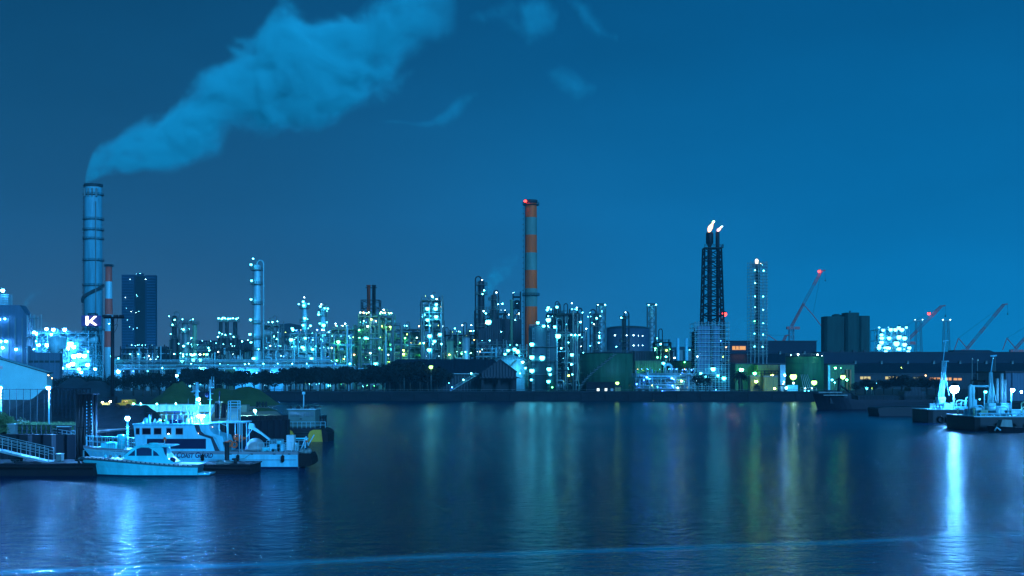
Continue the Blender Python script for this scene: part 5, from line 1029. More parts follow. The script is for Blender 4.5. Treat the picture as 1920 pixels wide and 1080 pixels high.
    for px in (390, 408, 424, 446, 455): b.bar((PX(px), yc - 1.8, zc), (PX(px), yc + 1.8, zc), .06)
    b.bar((PX(408), yc - 1.8, zc), (PX(424), yc - 1.8, PZ(800)), .05); b.build('canopy_frame', pale, t)
    b = MB(); y = yc + .6; b.ext([(PX(455), PZ(795)), (PX(464), PZ(797)), (PX(466), PZ(804)), (PX(480), PZ(814)), (PX(495), PZ(826)), (PX(494), PZ(829)), (PX(478), PZ(817)), (PX(462), PZ(808)), (PX(453), PZ(806))][::-1], y, y + .45, 1); b.build('davit', pale, t)
    b = MB(); b.bar((PX(462), y, PZ(806)), (PX(448), y, PZ(826)), .07); b.build('davit_strut', pale, t)
    b = MB(); b.sphere((PX(472), yc - .6, PZ(846)), 1.05, 18, 8, 0, 1.2, True); b.build('dome_cover', paint('dome_grey', (.30, .40, .42), .4), t)
    for px, py in ((429, 832), (441, 821), (447, 823), (437, 834.5)):
        b = MB(); pts = [(PX(px) + .28 * math.cos(a), yc - 1.95 + (.3 if py < 830 else 0), PZ(py) + .28 * math.sin(a)) for a in [2 * PI * i / 14 for i in range(15)]]; b.tube(pts, .075, 7); b.build('life_ring', orange, t)
    b = MB(); b.box(PX(436), PX(458), yc - 1.7, yc - 1.4, PZ(824), PZ(820.5)); b.build('orange_rack', orange, t)
    b = MB(); b.box(PX(416), PX(427), yc - 2.0, yc - .8, PZ(847), PZ(829)); b.build('deck_box', paint('deck_green', (.25, .33, .30)), t)
    for a, c, p, m_ in ((484, 500, 840, gel), (501, 527, 834, white), (505, 513, 843, gel), (515, 522, 828, gel), (527, 542, 818.5, cladpale), (494, 500, 846, white)):
        b = MB(); yy = yc - 1.2 if p != 818.5 else yc + .6; b.box(PX(a), PX(c), yy, yy + .9, PZ(848.5), PZ(p)); b.build('deck_box', m_, t)
    b = MB(); za = PZ(849); rail(b, [(PX(483), y0 - .3, za), (PX(556), y0 - .3, za)], 1.0, .035, .55); b.build('stern_railing', pale, t); b = MB(); rail(b, [(PX(504), y0, za + .9), (PX(530), y0, za + .9)], .45, .035, .7); b.build('grab_rail', pale, t); b = MB(); rail(b, [(PX(483), yc + 2.3, za), (PX(556), yc + 2.3, za)], 1.0, .035, .6); b.build('stern_railing', pale, t)
    b = MB()
    for u, v in (((547, 849), (549, 832)), ((556, 850), (568, 820)), ((572, 838), (568, 820)), ((568, 820), (566, 842)), ((572, 836), (583, 817)), ((552, 850), (552, 832))): b.bar((PX(u[0]), yc - .4, PZ(u[1])), (PX(v[0]), yc - .4, PZ(v[1])), .08)
    b.build('stern_frame', pale, t); b = MB(); b.sphere((PX(569), yc - .45, PZ(829.5)), .12, 8, 5); b.build('stern_light', orange, t)
    b = MB(); b.ext([(PX(559), PZ(851)), (PX(578), PZ(851)), (PX(582), PZ(858)), (PX(584), PZ(870)), (PX(578), PZ(875)), (PX(559), PZ(875))], yc - 2.0, yc + 2.0, 1); b.build('stern_fender', rubber, t)
    for px, py in ((563, 847), (570, 849), (576, 847)):
        b = MB(); b.sphere((PX(px), yc - 1.4, PZ(py)), .3, 10, 6); b.build('outboard', mid, t)
    b = MB(); b.tube([(PX(433), D - .7, PZ(862)), (PX(460), D - .4, PZ(859)), (PX(471), D - .1, PZ(850))], .025, 5); b.build('mooring_line', mid, t)
    for px, top in ((302, 756), (344, 748), (354, 762), (330, 766)):
        b = MB(); b.cyl((PX(px), yc - .6, zr), (PX(px), yc - .6, PZ(top)), .03, .015, 6); b.build('aerial', pale, t)
    for px, p0, p1 in ((381, 851, 864), (447, 852, 864), (531, 853, 866)):
        b = MB(); x = PX(px); b.lathe(x, y0 - .75, [(.05, PZ(p1)), (.17, PZ(p1 - 1.5)), (.17, PZ(p0 + 2)), (.05, PZ(p0))], 10); b.bar((x, y0 - .72, PZ(p0)), (x, y0 - .45, PZ(846)), .03); b.build('fender', rubber, t)
    for px in (430, 470, 512, 540):
        b = MB(); b.box(PX(px), PX(px) + .25, y0 - .535, y0 - .5, PZ(852.5), PZ(850.5)); b.build('freeing_port', dark, t)
    b = MB(); b.box(PX(360), PX(556), y0 - .53, y0 - .47, PZ(862.5), PZ(861.8)); b.build('rubbing_strake', paint('rub_strake', (0, 0, 0)), t)
    text_mesh('Japan Coast Guard', .78, PX(300), yc - 2.53, PZ(858), 'lettering', paint('letter_navy', (.012, .025, .10), .5), t)
patrol_boat()

def cruiser():
    D = 120.0; yc = D + 1.6; PX = lambda p: X(p, D); PZ = lambda p: Z(p, D)
    t = thing('motor_cruiser', 'small white cabin cruiser with arched windows at the pontoon', 'motor boat', (PX(270), yc, 0))
    def zd(q): return PZ(858.5) - (PZ(858.5) - PZ(871.5)) * (3 * q * q - 2 * q ** 3) if q < 1 else PZ(871.5)
    b = hull_mb([(PX(139), PX(371), yc, 1.6, zd), (PX(141), PX(371), yc, 1.62, lambda q: zd(q) - .27), (PX(158), PX(370), yc, 1.54, lambda q: zd(q) * .45), (PX(170), PX(369.5), yc, 1.5, lambda q: .09), (PX(182), PX(369), yc, 1.3, lambda q: -.5)], n=26, bow=.5,
                m=lambda j: [1, 0, 0, 2][j] if j < 4 else 3)
    b.build('hull', [gel, paint('gunwale', (.03, .12, .15), .5), navy, paint('boat_deck', (.5, .58, .6), .6)], t)
    b = MB(); b.ext([(PX(366), PZ(887)), (PX(393), PZ(888)), (PX(391), PZ(891)), (PX(366), PZ(891))], yc - 1.4, yc + 1.4, 1); b.build('swim_platform', gel, t)
    b = MB(); y0 = yc - 1.25
    prof = [(PX(229), PZ(861)), (PX(230), PZ(854.5)), (PX(248), PZ(840)), (PX(256), PZ(837.6)), (PX(300), PZ(837.6)), (PX(304), PZ(842)), (PX(307), PZ(852)), (PX(313), PZ(860)), (PX(324), PZ(868)), (PX(324), PZ(871)), (PX(260), PZ(866))]
    b.ext(prof, y0, yc + 1.25, 1); b.build('cabin', gel, t)
    b = MB(); b.ext([(PX(247), PZ(838.4)), (PX(258), PZ(835.2)), (PX(318), PZ(835)), (PX(322), PZ(836.5)), (PX(318), PZ(838.2)), (PX(250), PZ(838.6))], y0 - .12, yc + 1.37, 1); b.build('hardtop', gel, t)
    def win(nm, poly, m_): b = MB(); b.ext(poly, y0 - .03, y0 - .004, 1); return b.build(nm, m_, t)
    cab = paint('cabin_glass', (.02, .06, .13), .08, spec=.7)
    win('window', [(PX(237.5), PZ(855)), (PX(251), PZ(844)), (PX(251), PZ(855))], cab)
    win('window', [(PX(254), PZ(855)), (PX(254), PZ(842)), (PX(263), PZ(839.6)), (PX(277), PZ(840)), (PX(282.5), PZ(842.5)), (PX(282.5), PZ(855))], cab)
    win('window', [(PX(285.5), PZ(855)), (PX(285.5), PZ(844.5)), (PX(292), PZ(849)), (PX(297), PZ(855))], cab)
    b = MB(); b.ext([(PX(230.2), PZ(854)), (PX(248), PZ(839.8)), (PX(247.4), PZ(839.4)), (PX(229.5), PZ(853.6))], y0 + .12, yc + 1.13, 1); b.build('windscreen', glassd, t)
    b = MB(); b.ext([(PX(304), PZ(840)), (PX(310), PZ(840)), (PX(311), PZ(858)), (PX(307), PZ(855))], y0 + .02, y0 + .07, 1); b.build('side_screen', cab, t)
    b = MB(); b.sphere((PX(320), yc - .9, PZ(863)), .34, 12, 7, 0, .75); b.build('seat_cover', navy, t)
    b = MB(); b.lathe(PX(281), yc - .3, [(.5, PZ(835)), (.55, PZ(833.5)), (.4, PZ(831.5)), (.05, PZ(831))], 16); b.build('radar_dome', gel, t)
    b = MB(); b.box(PX(288), PX(300), yc - .5, yc - .2, PZ(834.8), PZ(832)); b.bar((PX(302), yc - .4, PZ(835)), (PX(302), yc - .4, PZ(826)), .04); b.build('roof_gear', pale, t)
    b = MB(); P_ = []
    for p, q in ((146, .02), (160, .07), (178, .15), (200, .24), (226, .35)):
        f = 1 - max(0, 1 - q / .5) ** 2; P_.append((PX(p), yc - 1.55 * f, zd(q)))
    rail(b, P_, .62, .035, .75, False); rail(b, [(x, 2 * yc - y, z) for x, y, z in P_], .62, .035, .75, False); b.build('bow_railing', pale, t)
    b = MB(); b.bar((PX(142), yc, PZ(860)), (PX(136), yc, PZ(862)), .09); b.build('anchor', mid, t)
    for i in range(24):
        q = .06 + i * .038; f = 1 - max(0, 1 - q / .5) ** 2; xx = PX(139) + (PX(371) - PX(139)) * q
        b = MB(); b.cyl((xx - .1, yc - 1.62 * f - .04, zd(q) - .04), (xx + .18, yc - 1.62 * f - .04, zd(q) - .06), .06, n=7); b.build('rub_fender', paint('fender_pale', (.5, .56, .58)), t)
    for i, px in enumerate((193, 203, 213, 221)): b = MB(); b.sphere((PX(px), yc - .9, PZ(856.5)), .16, 8, 5); b.build('deck_fitting', [gel, mid][i % 2], t)
cruiser()

# spiral lamp post behind the cruiser
D = 134.4; x = X(239, D); t = thing('spiral_lamp_post', 'brilliant blue-white lamp on a ribbed white post behind the cruiser', 'lamp post', (x, D, 0))
b = MB(); b.cyl((x, D, -1), (x, D, Z(790, D)), .14, .10, 10); b.build('post', white, t)
for i in range(9): b = MB(); z = Z(800 + i * 5, D); b.lathe(x, D, [(.13, z - .06), (.24, z), (.13, z + .06)], 10); b.build('ring', white, t)
b = MB(); b.cyl((x, D, Z(790, D)), (x, D, Z(787.5, D)), .2, .16, 10); b.build('lamp_base', pale, t)
lamp(t, x, D, Z(784, D), .23, 'post')
# pontoons, pile, gangways
def pontoon(label, px0, px1, D, top, dep, z0=-.4):
    t = thing('pontoon', label, 'pontoon', (X((px0 + px1) / 2, D), D, 0), 'floating pontoons'); x0, x1 = X(px0, D), X(px1, D); zt = Z(top, D)
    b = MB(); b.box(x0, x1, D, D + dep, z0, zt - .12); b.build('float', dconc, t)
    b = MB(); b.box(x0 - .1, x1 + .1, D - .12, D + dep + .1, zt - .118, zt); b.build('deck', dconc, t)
    b = MB(); b.cyl((x0, D - .12, zt - .4), (x1, D - .12, zt - .4), .12, n=8); b.build('fender_rail', rubber, t)
    return t, x0, x1, zt
t, x0, x1, zt = pontoon('long dark pontoon at the foot of the gangway', -60, 176, 120.5, 869, 6)
b = MB()
for px in (27, 147):
    x = X(px, 121); b.cyl((x, 121.2, zt), (x, 121.2, zt + .28), .1, n=8); b.bar((x - .4, 121.2, zt + .28), (x + .4, 121.2, zt + .28), .12)
    b.build('cleat', dark, t); b = MB()
t, x0, x1, zt = pontoon('short dark pontoon with a pile at the cruiser stern', 372, 470, 122.5, 871, 5)
for px in (450, 441):
    b = MB(); x = X(px - (27 if px == 450 else 0), 124)
    if px == 441: b.cyl((x, 124, zt), (x, 124, zt + .45), .16, n=10); b.bar((x - .3, 124, zt + .42), (x + .3, 124, zt + .42), .14); b.build('bollard', dark, t)
b = MB(); x = X(412, 123.4); b.lathe(x, 123.4, [(.5, zt), (.35, zt + .12), (.2, zt + .3), (.3, zt + .33)], 12); b.build('bollard', mid, t)
D = 124.2; x = X(425.5, D); t = thing('mooring_pile', 'single rusty steel pile through the short pontoon', 'pile', (x, D, 0)); b = MB(); b.cyl((x, D, -2), (x, D, Z(829, D)), .23, n=14); b.build('shaft', dark, t); b = MB(); b.cyl((x, D, Z(829, D)), (x, D, Z(827.5, D)), .26, .2, 14); b.build('cap', orange, t)
b = MB(); b.lathe(x, D, [(.55, zt + .005), (.55, zt + .1), (.24, zt + .3)], 12); b.build('guide', mid, t)
def gangway(label, p, q, w, h, n):
    p, q = Vector(p), Vector(q); t = thing('gangway', label, 'gangway', p); b = MB(); s = Vector((0, w, 0))
    b.add([p, q, q + s, p + s] + [v + Vector((0, 0, -.18)) for v in (p, q, q + s, p + s)], [(0, 1, 2, 3), (7, 6, 5, 4), (0, 4, 5, 1), (1, 5, 6, 2), (2, 6, 7, 3), (3, 7, 4, 0)]); b.build('ramp', steel, t)
    for o in (Vector(), s): b = MB(); rail(b, [p + o, q + o], h, .05, (q - p).length / n); b.bar(p + o + Vector((0, 0, h * .75)), q + o + Vector((0, 0, h * .75)), .04); b.build('handrail', steel, t)
    return t
gangway('sloping railed gangway down to the long pontoon', (X(-30, 123), 123, Z(838, 123)), (X(91, 122), 122, Z(866, 122)), 1.4, 1.25, 7)
gangway('short railed gangway between the bank and the dark dolphin', (X(99, 141), 141, Z(826, 141)), (X(143, 139), 139, Z(833, 139)), 1.2, 1.3, 5)
for i, (px, D, w, h, m_, lab) in enumerate(((20, 140, .9, 1.1, mid, 'grey steel locker on the bank above the gangway'), (118, 140.5, 1.3, .8, black, 'low dark crate behind the pile cluster on the bank'), (36, 123.5, .7, .55, dark, 'small dark box on the long pontoon'), (110, 123, .5, .7, mid, 'grey pedestal box at the gangway foot on the long pontoon'))):
    zb = GZ if D > 130 else Z(869, 120.5); t = thing('storage_box', lab, 'box', (X(px, D), D, zb)); b = MB(); x = X(px, D); b.box(x - w / 2, x + w / 2, D, D + .8, zb + .06, zb + h); b.build('body', m_, t)
    b = MB(); b.box(x - w / 2 - .04, x + w / 2 + .04, D - .04, D + .84, zb + h + .003, zb + h + .07); b.build('lid', steel, t)
    b = MB(); b.box(x - w / 2 + .1, x + w / 2 - .1, D + .1, D + .7, zb + .005, zb + .057); b.build('skid', black, t)
# dolphin of steel piles
D = 134; t = thing('pile_dolphin', 'tall cluster of dark steel fender piles', 'pile cluster', (X(159, D), D, 0))
for i, px in enumerate((145.5, 152, 158.5, 165, 171.5)):
    for y in (0, 1.4):
        b = MB(); b.cyl((X(px, D), D + y, -2), (X(px, D), D + y, Z(739, D)), .175, n=10); b.build('pile', paint('pile_steel', (.010, .012, .016), .5, .1, .5, (1, 1, .2)), t)
b = MB(); b.box(X(143, D), X(176, D), D - .3, D + 1.7, Z(740.5, D), Z(737.5, D)); b.build('cap', black, t)
b = MB(); z = Z(828, D)
while z < Z(752, D): b.box(X(163.4, D), X(164.6, D), D - .26, D - .19, z, z + .12); b.box(X(172, D), X(173, D), D - .26, D - .19, z + .1, z + .2); z += .34
b.build('rung_marks', white, t)
for p in (762, 800): b = MB(); b.box(X(143.5, D), X(175, D), D - .28, D - .18, Z(p + 1.5, D), Z(p, D)); b.build('waler', black, t)
# short dolphins by the yellow boat and yard
def dolphin(label, pxs, top, D, m_=black):
    t = thing('pile_dolphin', label, 'pile cluster', (X(pxs[0], D), D, 0))
    for px in pxs: b = MB(); b.cyl((X(px, D), D, -2), (X(px, D), D, Z(top, D)), (pxs[1] - pxs[0]) * .42 * D / F, n=10); b.build('pile', m_, t)
    b = MB(); b.box(X(pxs[0] - 1, D), X(pxs[-1] + 1, D), D + .2, D + .6, Z(top + 6, D), Z(top + 3, D)); b.build('waler', m_, t)
dolphin('cluster of dark piles right of the yellow workboat', (591, 595.5, 600, 606, 611), 779, 196)
dolphin('group of grey piles at the far corner of the sand yard', (482, 487, 493, 499), 753, 262, dark)
# quay walls of the near shore
def sheet_wall(name, label, pts, top, wave, m_):
    t = thing(name, label, 'quay wall', (X(pts[0][0], pts[0][1]), pts[0][1], 0)); b = MB(); V = [Vector((X(p, d), d, 0)) for p, d in pts]; line = []
    for p, q in zip(V, V[1:]):
        n = max(1, int((q - p).length / wave)); d = (q - p).normalized(); nrm = Vector((d.y, -d.x, 0))
        for i in range(n):
            for f, o in ((0, .02), (.35, .02), (.5, .32), (.85, .32)): line.append(p.lerp(q, (i + f) / n) + nrm * (o + .05))
    line.append(V[-1]); k = len(line); vs = [(v.x, v.y, z) for z in (-2, GZ + top) for v in line]; b.add(vs, [(i, i + 1, k + i + 1, k + i) for i in range(k - 1)]); 
    back = [(v.x, v.y + .5, GZ + top) for v in line]; o = len(b.v); b.v += back
    for i in range(k - 1): b.f.append([k + i, k + i + 1, o + i + 1, o + i]); b.m.append(0); b.s.append(False)
    b.build('sheet_piles', m_, t); return t
sheet_wall('quay_wall', 'dark corrugated sheet pile wall round the sand yard', [(250, 152), (420, 172), (543, 178.6)], .35, .95, black)
sheet_wall('quay_wall', 'dark bank wall behind the gangways', [(-300, 137.8), (150, 139), (250, 152)], .05, 2.4, black)
for i in range(8):
    px = 462 + i * 10.6; D = 177 + i * .55; b = MB(); x = X(px, D); o = b.box(x - .5, x + .5, D - 1.6, D - .9, .4, GZ + .9).build('rubber_fender', rubber); tag(o, 'black upright rubber fender on the sand yard quay edge', 'fender', 'quay fenders of the sand yard')
# sand heaps, dark heap
def heap(name, label, px0, px1, top, D, dep, m_, seed, base=GZ - .02, ridgef=.3):
    rnd = random.Random(seed); x0, x1 = X(px0, D), X(px1, D); zt = Z(top, D) - base; n, k = 36, 18; ph = [rnd.uniform(0, 6) for _ in range(6)]; vs = []
    for j in range(k + 1):
        for i in range(n + 1):
            u, v = i / n * 2 - 1, j / k * 2 - 1; q = max(abs(u) - ridgef, 0) / (1 - ridgef); r = math.hypot(q, v * .98)
            h = max(0, 1 - r) ; h = zt * min(1, h * 1.12) * (1 + .07 * math.sin(5 * u + ph[0]) + .05 * math.sin(11 * u + ph[1] + 3 * v) + .03 * math.sin(23 * u + 7 * v + ph[2])); vs.append(((x0 + x1) / 2 + u * (x1 - x0) / 2, D + dep / 2 + v * dep / 2, base + h))
    b = MB(); w = n + 1; b.add(vs, [(j * w + i, j * w + i + 1, (j + 1) * w + i + 1, (j + 1) * w + i) for j in range(k) for i in range(n)], 0, True); return tag(b.build(name, m_), label, 'heap')
heap('sand_heap', 'green-tinged conical sand heap behind the patrol boat bow mast', 258, 356, 719, 300, 26, sandm, 1, ridgef=.05)
heap('sand_heap', 'broad flat-topped green sand heap right of the conical one', 335, 494, 729, 268, 30, sandm, 2, ridgef=.42)
heap('dark_heap', 'dark mounded heap behind the mesh fence and lamp post', -70, 150, 735, 168, 30, coalm, 3, ridgef=.28)
heap('grey_heap', 'bluish rounded heap in front of the gabled store', 2, 190, 712, 250, 40, paint('grey_heap', (.02, .045, .06), 1, 0, .3, (.1, .1, .3), .5, .6), 5, ridgef=.2)
heap('dark_bank', 'dark earth bank behind the spiral lamp post', 130, 286, 763.5, 156, 12, coalm, 6, ridgef=.5)
# frame fence on top of the dark heap and the mesh fence before it
def fence(name, label, px0, px1, D, base, top, step, m_, mesh=False, D1=None):
    t = thing(name, label, 'fence', (X(px0, D), D, base)); px = px0; D1 = D1 or D; k_ = 0; n = int((px1 - px0) / step)
    for i in range(n + 1):
        d = D + (D1 - D) * i / n; b = MB(); x = X(px0 + i * step, d); b.bar((x, d, base), (x, d, top), .14 if not mesh else .06); b.build('post', m_, t)
    b = MB(); p, q = Vector((X(px0, D), D, 0)), Vector((X(px1, D1), D1, 0))
    for f in ((1, .45, .05) if not mesh else (1, .1)):
        z = Vector((0, 0, base + (top - base) * f - .07)); b.bar(p + z, q + z, .1 if not mesh else .04)
    if mesh:
        n = int((px1 - px0) / 1.6)
        for i in range(n): a = p.lerp(q, i / n); b.bar(a + Vector((0, 0, base)), a + Vector((0, 0, top)), .012)
    b.build('rails', m_, t); return t
fence('frame_fence', 'dark open frame fence behind the pile cluster', 101, 170, 172, GZ, Z(728, 172), 7.6, black)
fence('mesh_fence', 'tall fine mesh fence in front of the dark heap', -60, 96, 155, GZ, Z(729, 155), 13, dark, True)
fence('rail_fence', 'low quay railing on the grassy bank', -40, 142, 141, GZ, GZ + 1.0, 9, dark)
# yellow machine, rail added for a car light trail, and small yard things
D = 240; t = thing('excavator', 'yellow loader parked behind the dark bank', 'loader', (X(237, D), D, GZ))
b = MB(); b.ext([(X(227, D), GZ + .9), (X(249, D), GZ + .9), (X(248, D), Z(751, D)), (X(246, D), Z(749, D)), (X(228, D), Z(749.5, D))], D, D + 2.4, 1); b.build('body', yellow, t)
b = MB(); b.box(X(231, D), X(240, D), D - .04, D - .003, Z(755, D), Z(751.5, D)); b.build('window', glassd, t)
b = MB(); b.ext([(X(212, D), GZ + .8), (X(227, D), GZ + .9), (X(227, D), Z(754.5, D)), (X(216, D), Z(757, D))], D + .3, D + 2.1, 1); b.build('bonnet', yellow, t)
for px in (219, 241): b = MB(); b.cyl((X(px, D), D - .15, GZ + .6), (X(px, D), D + 2.5, GZ + .6), .6, n=16); b.build('wheel', rubber, t)
lamp(t, X(222, D), D - 5, Z(752, D), .14, 'rail', 'work_lamp')
D = 215; t = thing('light_trail_rail', 'long pale yellow rail in place of a car light trail behind the pile cluster', 'light trail', (X(160, D), D, GZ)); b = MB(); b.box(X(110, D), X(206, D), D, D + .15, Z(759.5, D), Z(755, D)); b.build('rail', paint('trail_yellow', (.75, .62, .28), .5), t)  # rail added where a passing car drew a streak of light
for i in range(14): b = MB(); x = X(112 + i * 7, D); b.box(x - .07, x + .07, D + .16, D + .3, GZ, Z(755, D)); b.build('post', mid, t)
for px in (130, 150, 185, 200): lamp(t, X(px, D), D - 2.2, Z(753.5, D), .1, 'rail')  # lamps added to light the streak's rail
D = 172; t = thing('stair_tower', 'pale steel access stair tower at the yard edge', 'stair', (X(438, D), D, GZ))
b = MB()
for px in (428, 446):
    for y in (0, 1.4): b.bar((X(px, D), D + y, 1.0), (X(px, D), D + y, Z(752, D)), .09)
for p in (752, 757, 762): 
    for y in (0, 1.4): b.bar((X(428, D), D + y, Z(p, D)), (X(446, D), D + y, Z(p, D)), .07)
b.build('frame', pale, t); b = MB(); 
for i in range(12): x0 = X(427 - i * .2, D); b.box(x0, X(446, D), D + .1 - i * .03, D + .3 - i * .03, Z(767 + i * 2.2, D), Z(766.2 + i * 2.2, D))
b.build('treads', pale, t); b = MB(); b.bar((X(446, D), D, Z(767, D)), (X(452, D), D, Z(762, D)), .07); b.build('handrail', pale, t)
D = 196; t = thing('conveyor', 'small slanting loading conveyor with hanging chutes by the stair tower', 'conveyor', (X(405, D), D, GZ))
b = MB(); b.bar((X(392, D), D, GZ), (X(407, D), D, Z(754, D)), .3); b.bar((X(408, D), D, Z(756, D)), (X(417, D), D, GZ), .2); b.build('boom', pale, t)
for i, px in enumerate((408, 413, 420, 425)): b = MB(); b.tube([(X(px, D), D - 1, Z(755 + i % 2 * 2, D)), (X(px + 1, D), D - 1, Z(760, D)), (X(px, D), D - 1, Z(778, D)), (X(px, D), D - 1, GZ - 1)], .22, 7); b.build('chute', black, t)
b = MB(); b.box(X(405, D), X(416, D), D - .6, D + .6, Z(757, D), Z(752.5, D)); b.build('drive', mid, t)
D = 226; t = thing('skip', 'grey-green steel bin on the lit yard paving', 'bin', (X(456, D), D, GZ)); b = MB(); b.ext([(X(452, D), GZ), (X(462, D), GZ), (X(463, D), Z(760, D)), (X(451.5, D), Z(760, D))], D, D + 2.4, 1); b.build('body', paint('bin_green', (.22, .30, .24)), t); b = MB(); b.box(X(451, D), X(463.5, D), D - .1, D + 2.5, Z(760, D) + .003, Z(759, D)); b.build('rim', mid, t)
t = heap('rubble_heap', 'low rubble heap beside the grey-green bin', 458, 512, 766, 232, 8, sandm, 9, ridgef=.3)
D = 214; t = thing('yard_barrier', 'long pale sheeted barrier across the sand yard', 'barrier', (X(330, D), D, GZ)); b = MB(); b.box(X(248, D), X(402, D), D, D + .2, Z(772, D), Z(760, D)); b.build('panel', cladpale, t); b = MB(); b.box(X(246, D), X(404, D), D - .15, D + .3, Z(760, D) + .003, Z(758.6, D)); b.build('top_rail', pale, t)
for i in range(9): b = MB(); x = X(284 + i * 14, D); b.add([(x - .14, D - .2, Z(760, D)), (x + .14, D - .2, Z(760, D)), (x, D - .2, Z(768, D)), (x - .14, D - .1, Z(760, D)), (x + .14, D - .1, Z(760, D)), (x, D - .1, Z(768, D))], [(0, 1, 2), (5, 4, 3), (0, 2, 5, 3), (1, 4, 5, 2)]); b.build('gusset', white, t)
for px in (262, 275, 305, 340, 385): lamp(t, X(px, D), D - 3.5, Z(756, D), .05, 'yard')
yard_light('yard_lamp', 'small green-white yard lamp lighting the sand heaps', 372, 748, 236, 'yardg', .3, GZ)
yard_light('yard_lamp', 'small lamp low over the lit yard paving right of the stair', 478, 770, 205, 'yard', .2, GZ)
# grass and shrubs on the bank
def grass(seed, n, px0, px1, d0, d1, h, name, kind=True, m_=leafg):
    rnd = random.Random(seed); b = MB()
    for i in range(n):
        D = rnd.uniform(d0, d1); x = X(rnd.uniform(px0, px1), D); a = rnd.uniform(0, PI); hh = h * rnd.uniform(.4, 1.2); w = .05; lx, ly = rnd.gauss(0, .25) * hh, rnd.gauss(0, .25) * hh; c, s = math.cos(a) * w, math.sin(a) * w
        b.add([(x - c, D - s, GZ), (x + c, D + s, GZ), (x + c * .6 + lx * .5, D + s * .6 + ly * .5, GZ + hh * .6), (x + lx, D + ly, GZ + hh)], [(0, 1, 2, 3)])
    return b.build(name, m_)
tag(grass(1, 9000, -40, 142, 142, 154, .9, 'grass'), kind='stuff')
pr = tree_proto(31, 'shrub', 'leafy shrub at the frame edge above the gangway', 'bush', None, leafg, 900); place(pr, X(2, 141), 141, 1.9, 0, z=GZ - 1.2, first=True)
pr = tree_proto(32, 'shrub', 'low spreading shrub on the grassy bank above the gangway', 'bush', None, leafg, 900); place(pr, X(32, 143), 143, 1.5, 1, z=GZ - 1.3, first=True)

# yellow workboat
def workboat():
    D = 183.0; yc = D + 3; PX = lambda p: X(p, D); PZ = lambda p: Z(p, D); t = thing('workboat', 'blunt yellow-bowed workboat with boxy grey wheelhouse', 'workboat', (PX(565), yc, 0))
    for a, c, nm in ((497, 551, 0), (578, 614, 1)):
        b = MB(); z1 = PZ(808)
        prof = [(PX(a), -.5), (PX(c), -.5), (PX(c), PZ(824)), (PX(c) - .02, PZ(814)), (PX(c - 4), PZ(808.5)), (PX(c - 9), PZ(806)), (PX(a + 9), PZ(806)), (PX(a + 3), PZ(809)), (PX(a), PZ(815))]
        b.ext(prof, D, D + 6, 1); b.build('hull', yellow, t)
    b = MB(); b.box(PX(527), PX(600), D + .5, D + 7, -.3, PZ(802.5)); b.build('deck_block', black, t)
    b = MB(); b.ext([(PX(606), -.5), (PX(615), -.3), (PX(615.5), PZ(812)), (PX(610), PZ(806)), (PX(603), PZ(804)), (PX(603), PZ(807))], D - .15, D + 6.2, 1); b.build('bow_fender', rubber, t)
    for i in range(3): b = MB(); b.box(PX(530), PX(583), D + .2 - i * .02, D + .49, PZ(822 - 5 * i), PZ(820.5 - 5 * i)); b.build('push_bar', dark, t)
    b = MB(); b.ext([(PX(537), PZ(802)), (PX(588), PZ(802)), (PX(588), PZ(769)), (PX(537), PZ(769))], D + 1.5, D + 5.5, 1); b.build('wheelhouse', paint('wheelhouse_grey', (.10, .19, .17), .6), t)
    b = MB(); b.box(PX(535), PX(590), D + 1.2, D + 5.8, PZ(769) + .003, PZ(767)); b.build('roof', steel, t)
    for a, c in ((541, 549), (551, 558), (560, 568), (570, 577), (579, 585)):
        b = MB(); b.box(PX(a), PX(c), D + 1.44, D + 1.497, PZ(782), PZ(773)); b.build('window', paint('wheelhouse_glass', (.10, .17, .17), .12), t)
    b = MB(); b.box(PX(559), PX(563), D + 1.4, D + 1.497, PZ(787), PZ(785)); b.build('number_plate', dark, t)
    b = MB(); x = PX(563); b.cyl((x, D + 3, PZ(767)), (x, D + 3, PZ(737)), .11, .07, 8); b.box(x - .2, x + .2, D + 2.8, D + 3.2, PZ(740), PZ(735)); b.build('mast', pale, t)
    for px in (541, 553, 556.5, 568, 573, 587): b = MB(); b.lathe(PX(px), D + 2, [(.12, PZ(767)), (.18, PZ(766)), (.18, PZ(763)), (.05, PZ(762))], 8); b.build('roof_light', dark, t)
    b = MB(); zd = PZ(803); rail(b, [(PX(527), D + .6, zd), (PX(540), D + .4, zd), (PX(590), D + .4, zd), (PX(609), D + .6, zd)], .9, .045, .6); b.build('railing', pale, t)
    b = MB(); b.cyl((PX(520), D + 3, PZ(808)), (PX(520), D + 3, PZ(790)), .05, n=6); b.box(PX(505), PX(524), D + 1, D + 2.5, PZ(810), PZ(802)); b.build('deck_gear', mid, t)
    b = MB(); b.box(PX(552), PX(578), D - .03, D + .2, PZ(823.5), PZ(821)); b.build('name_board', gel, t)
workboat()

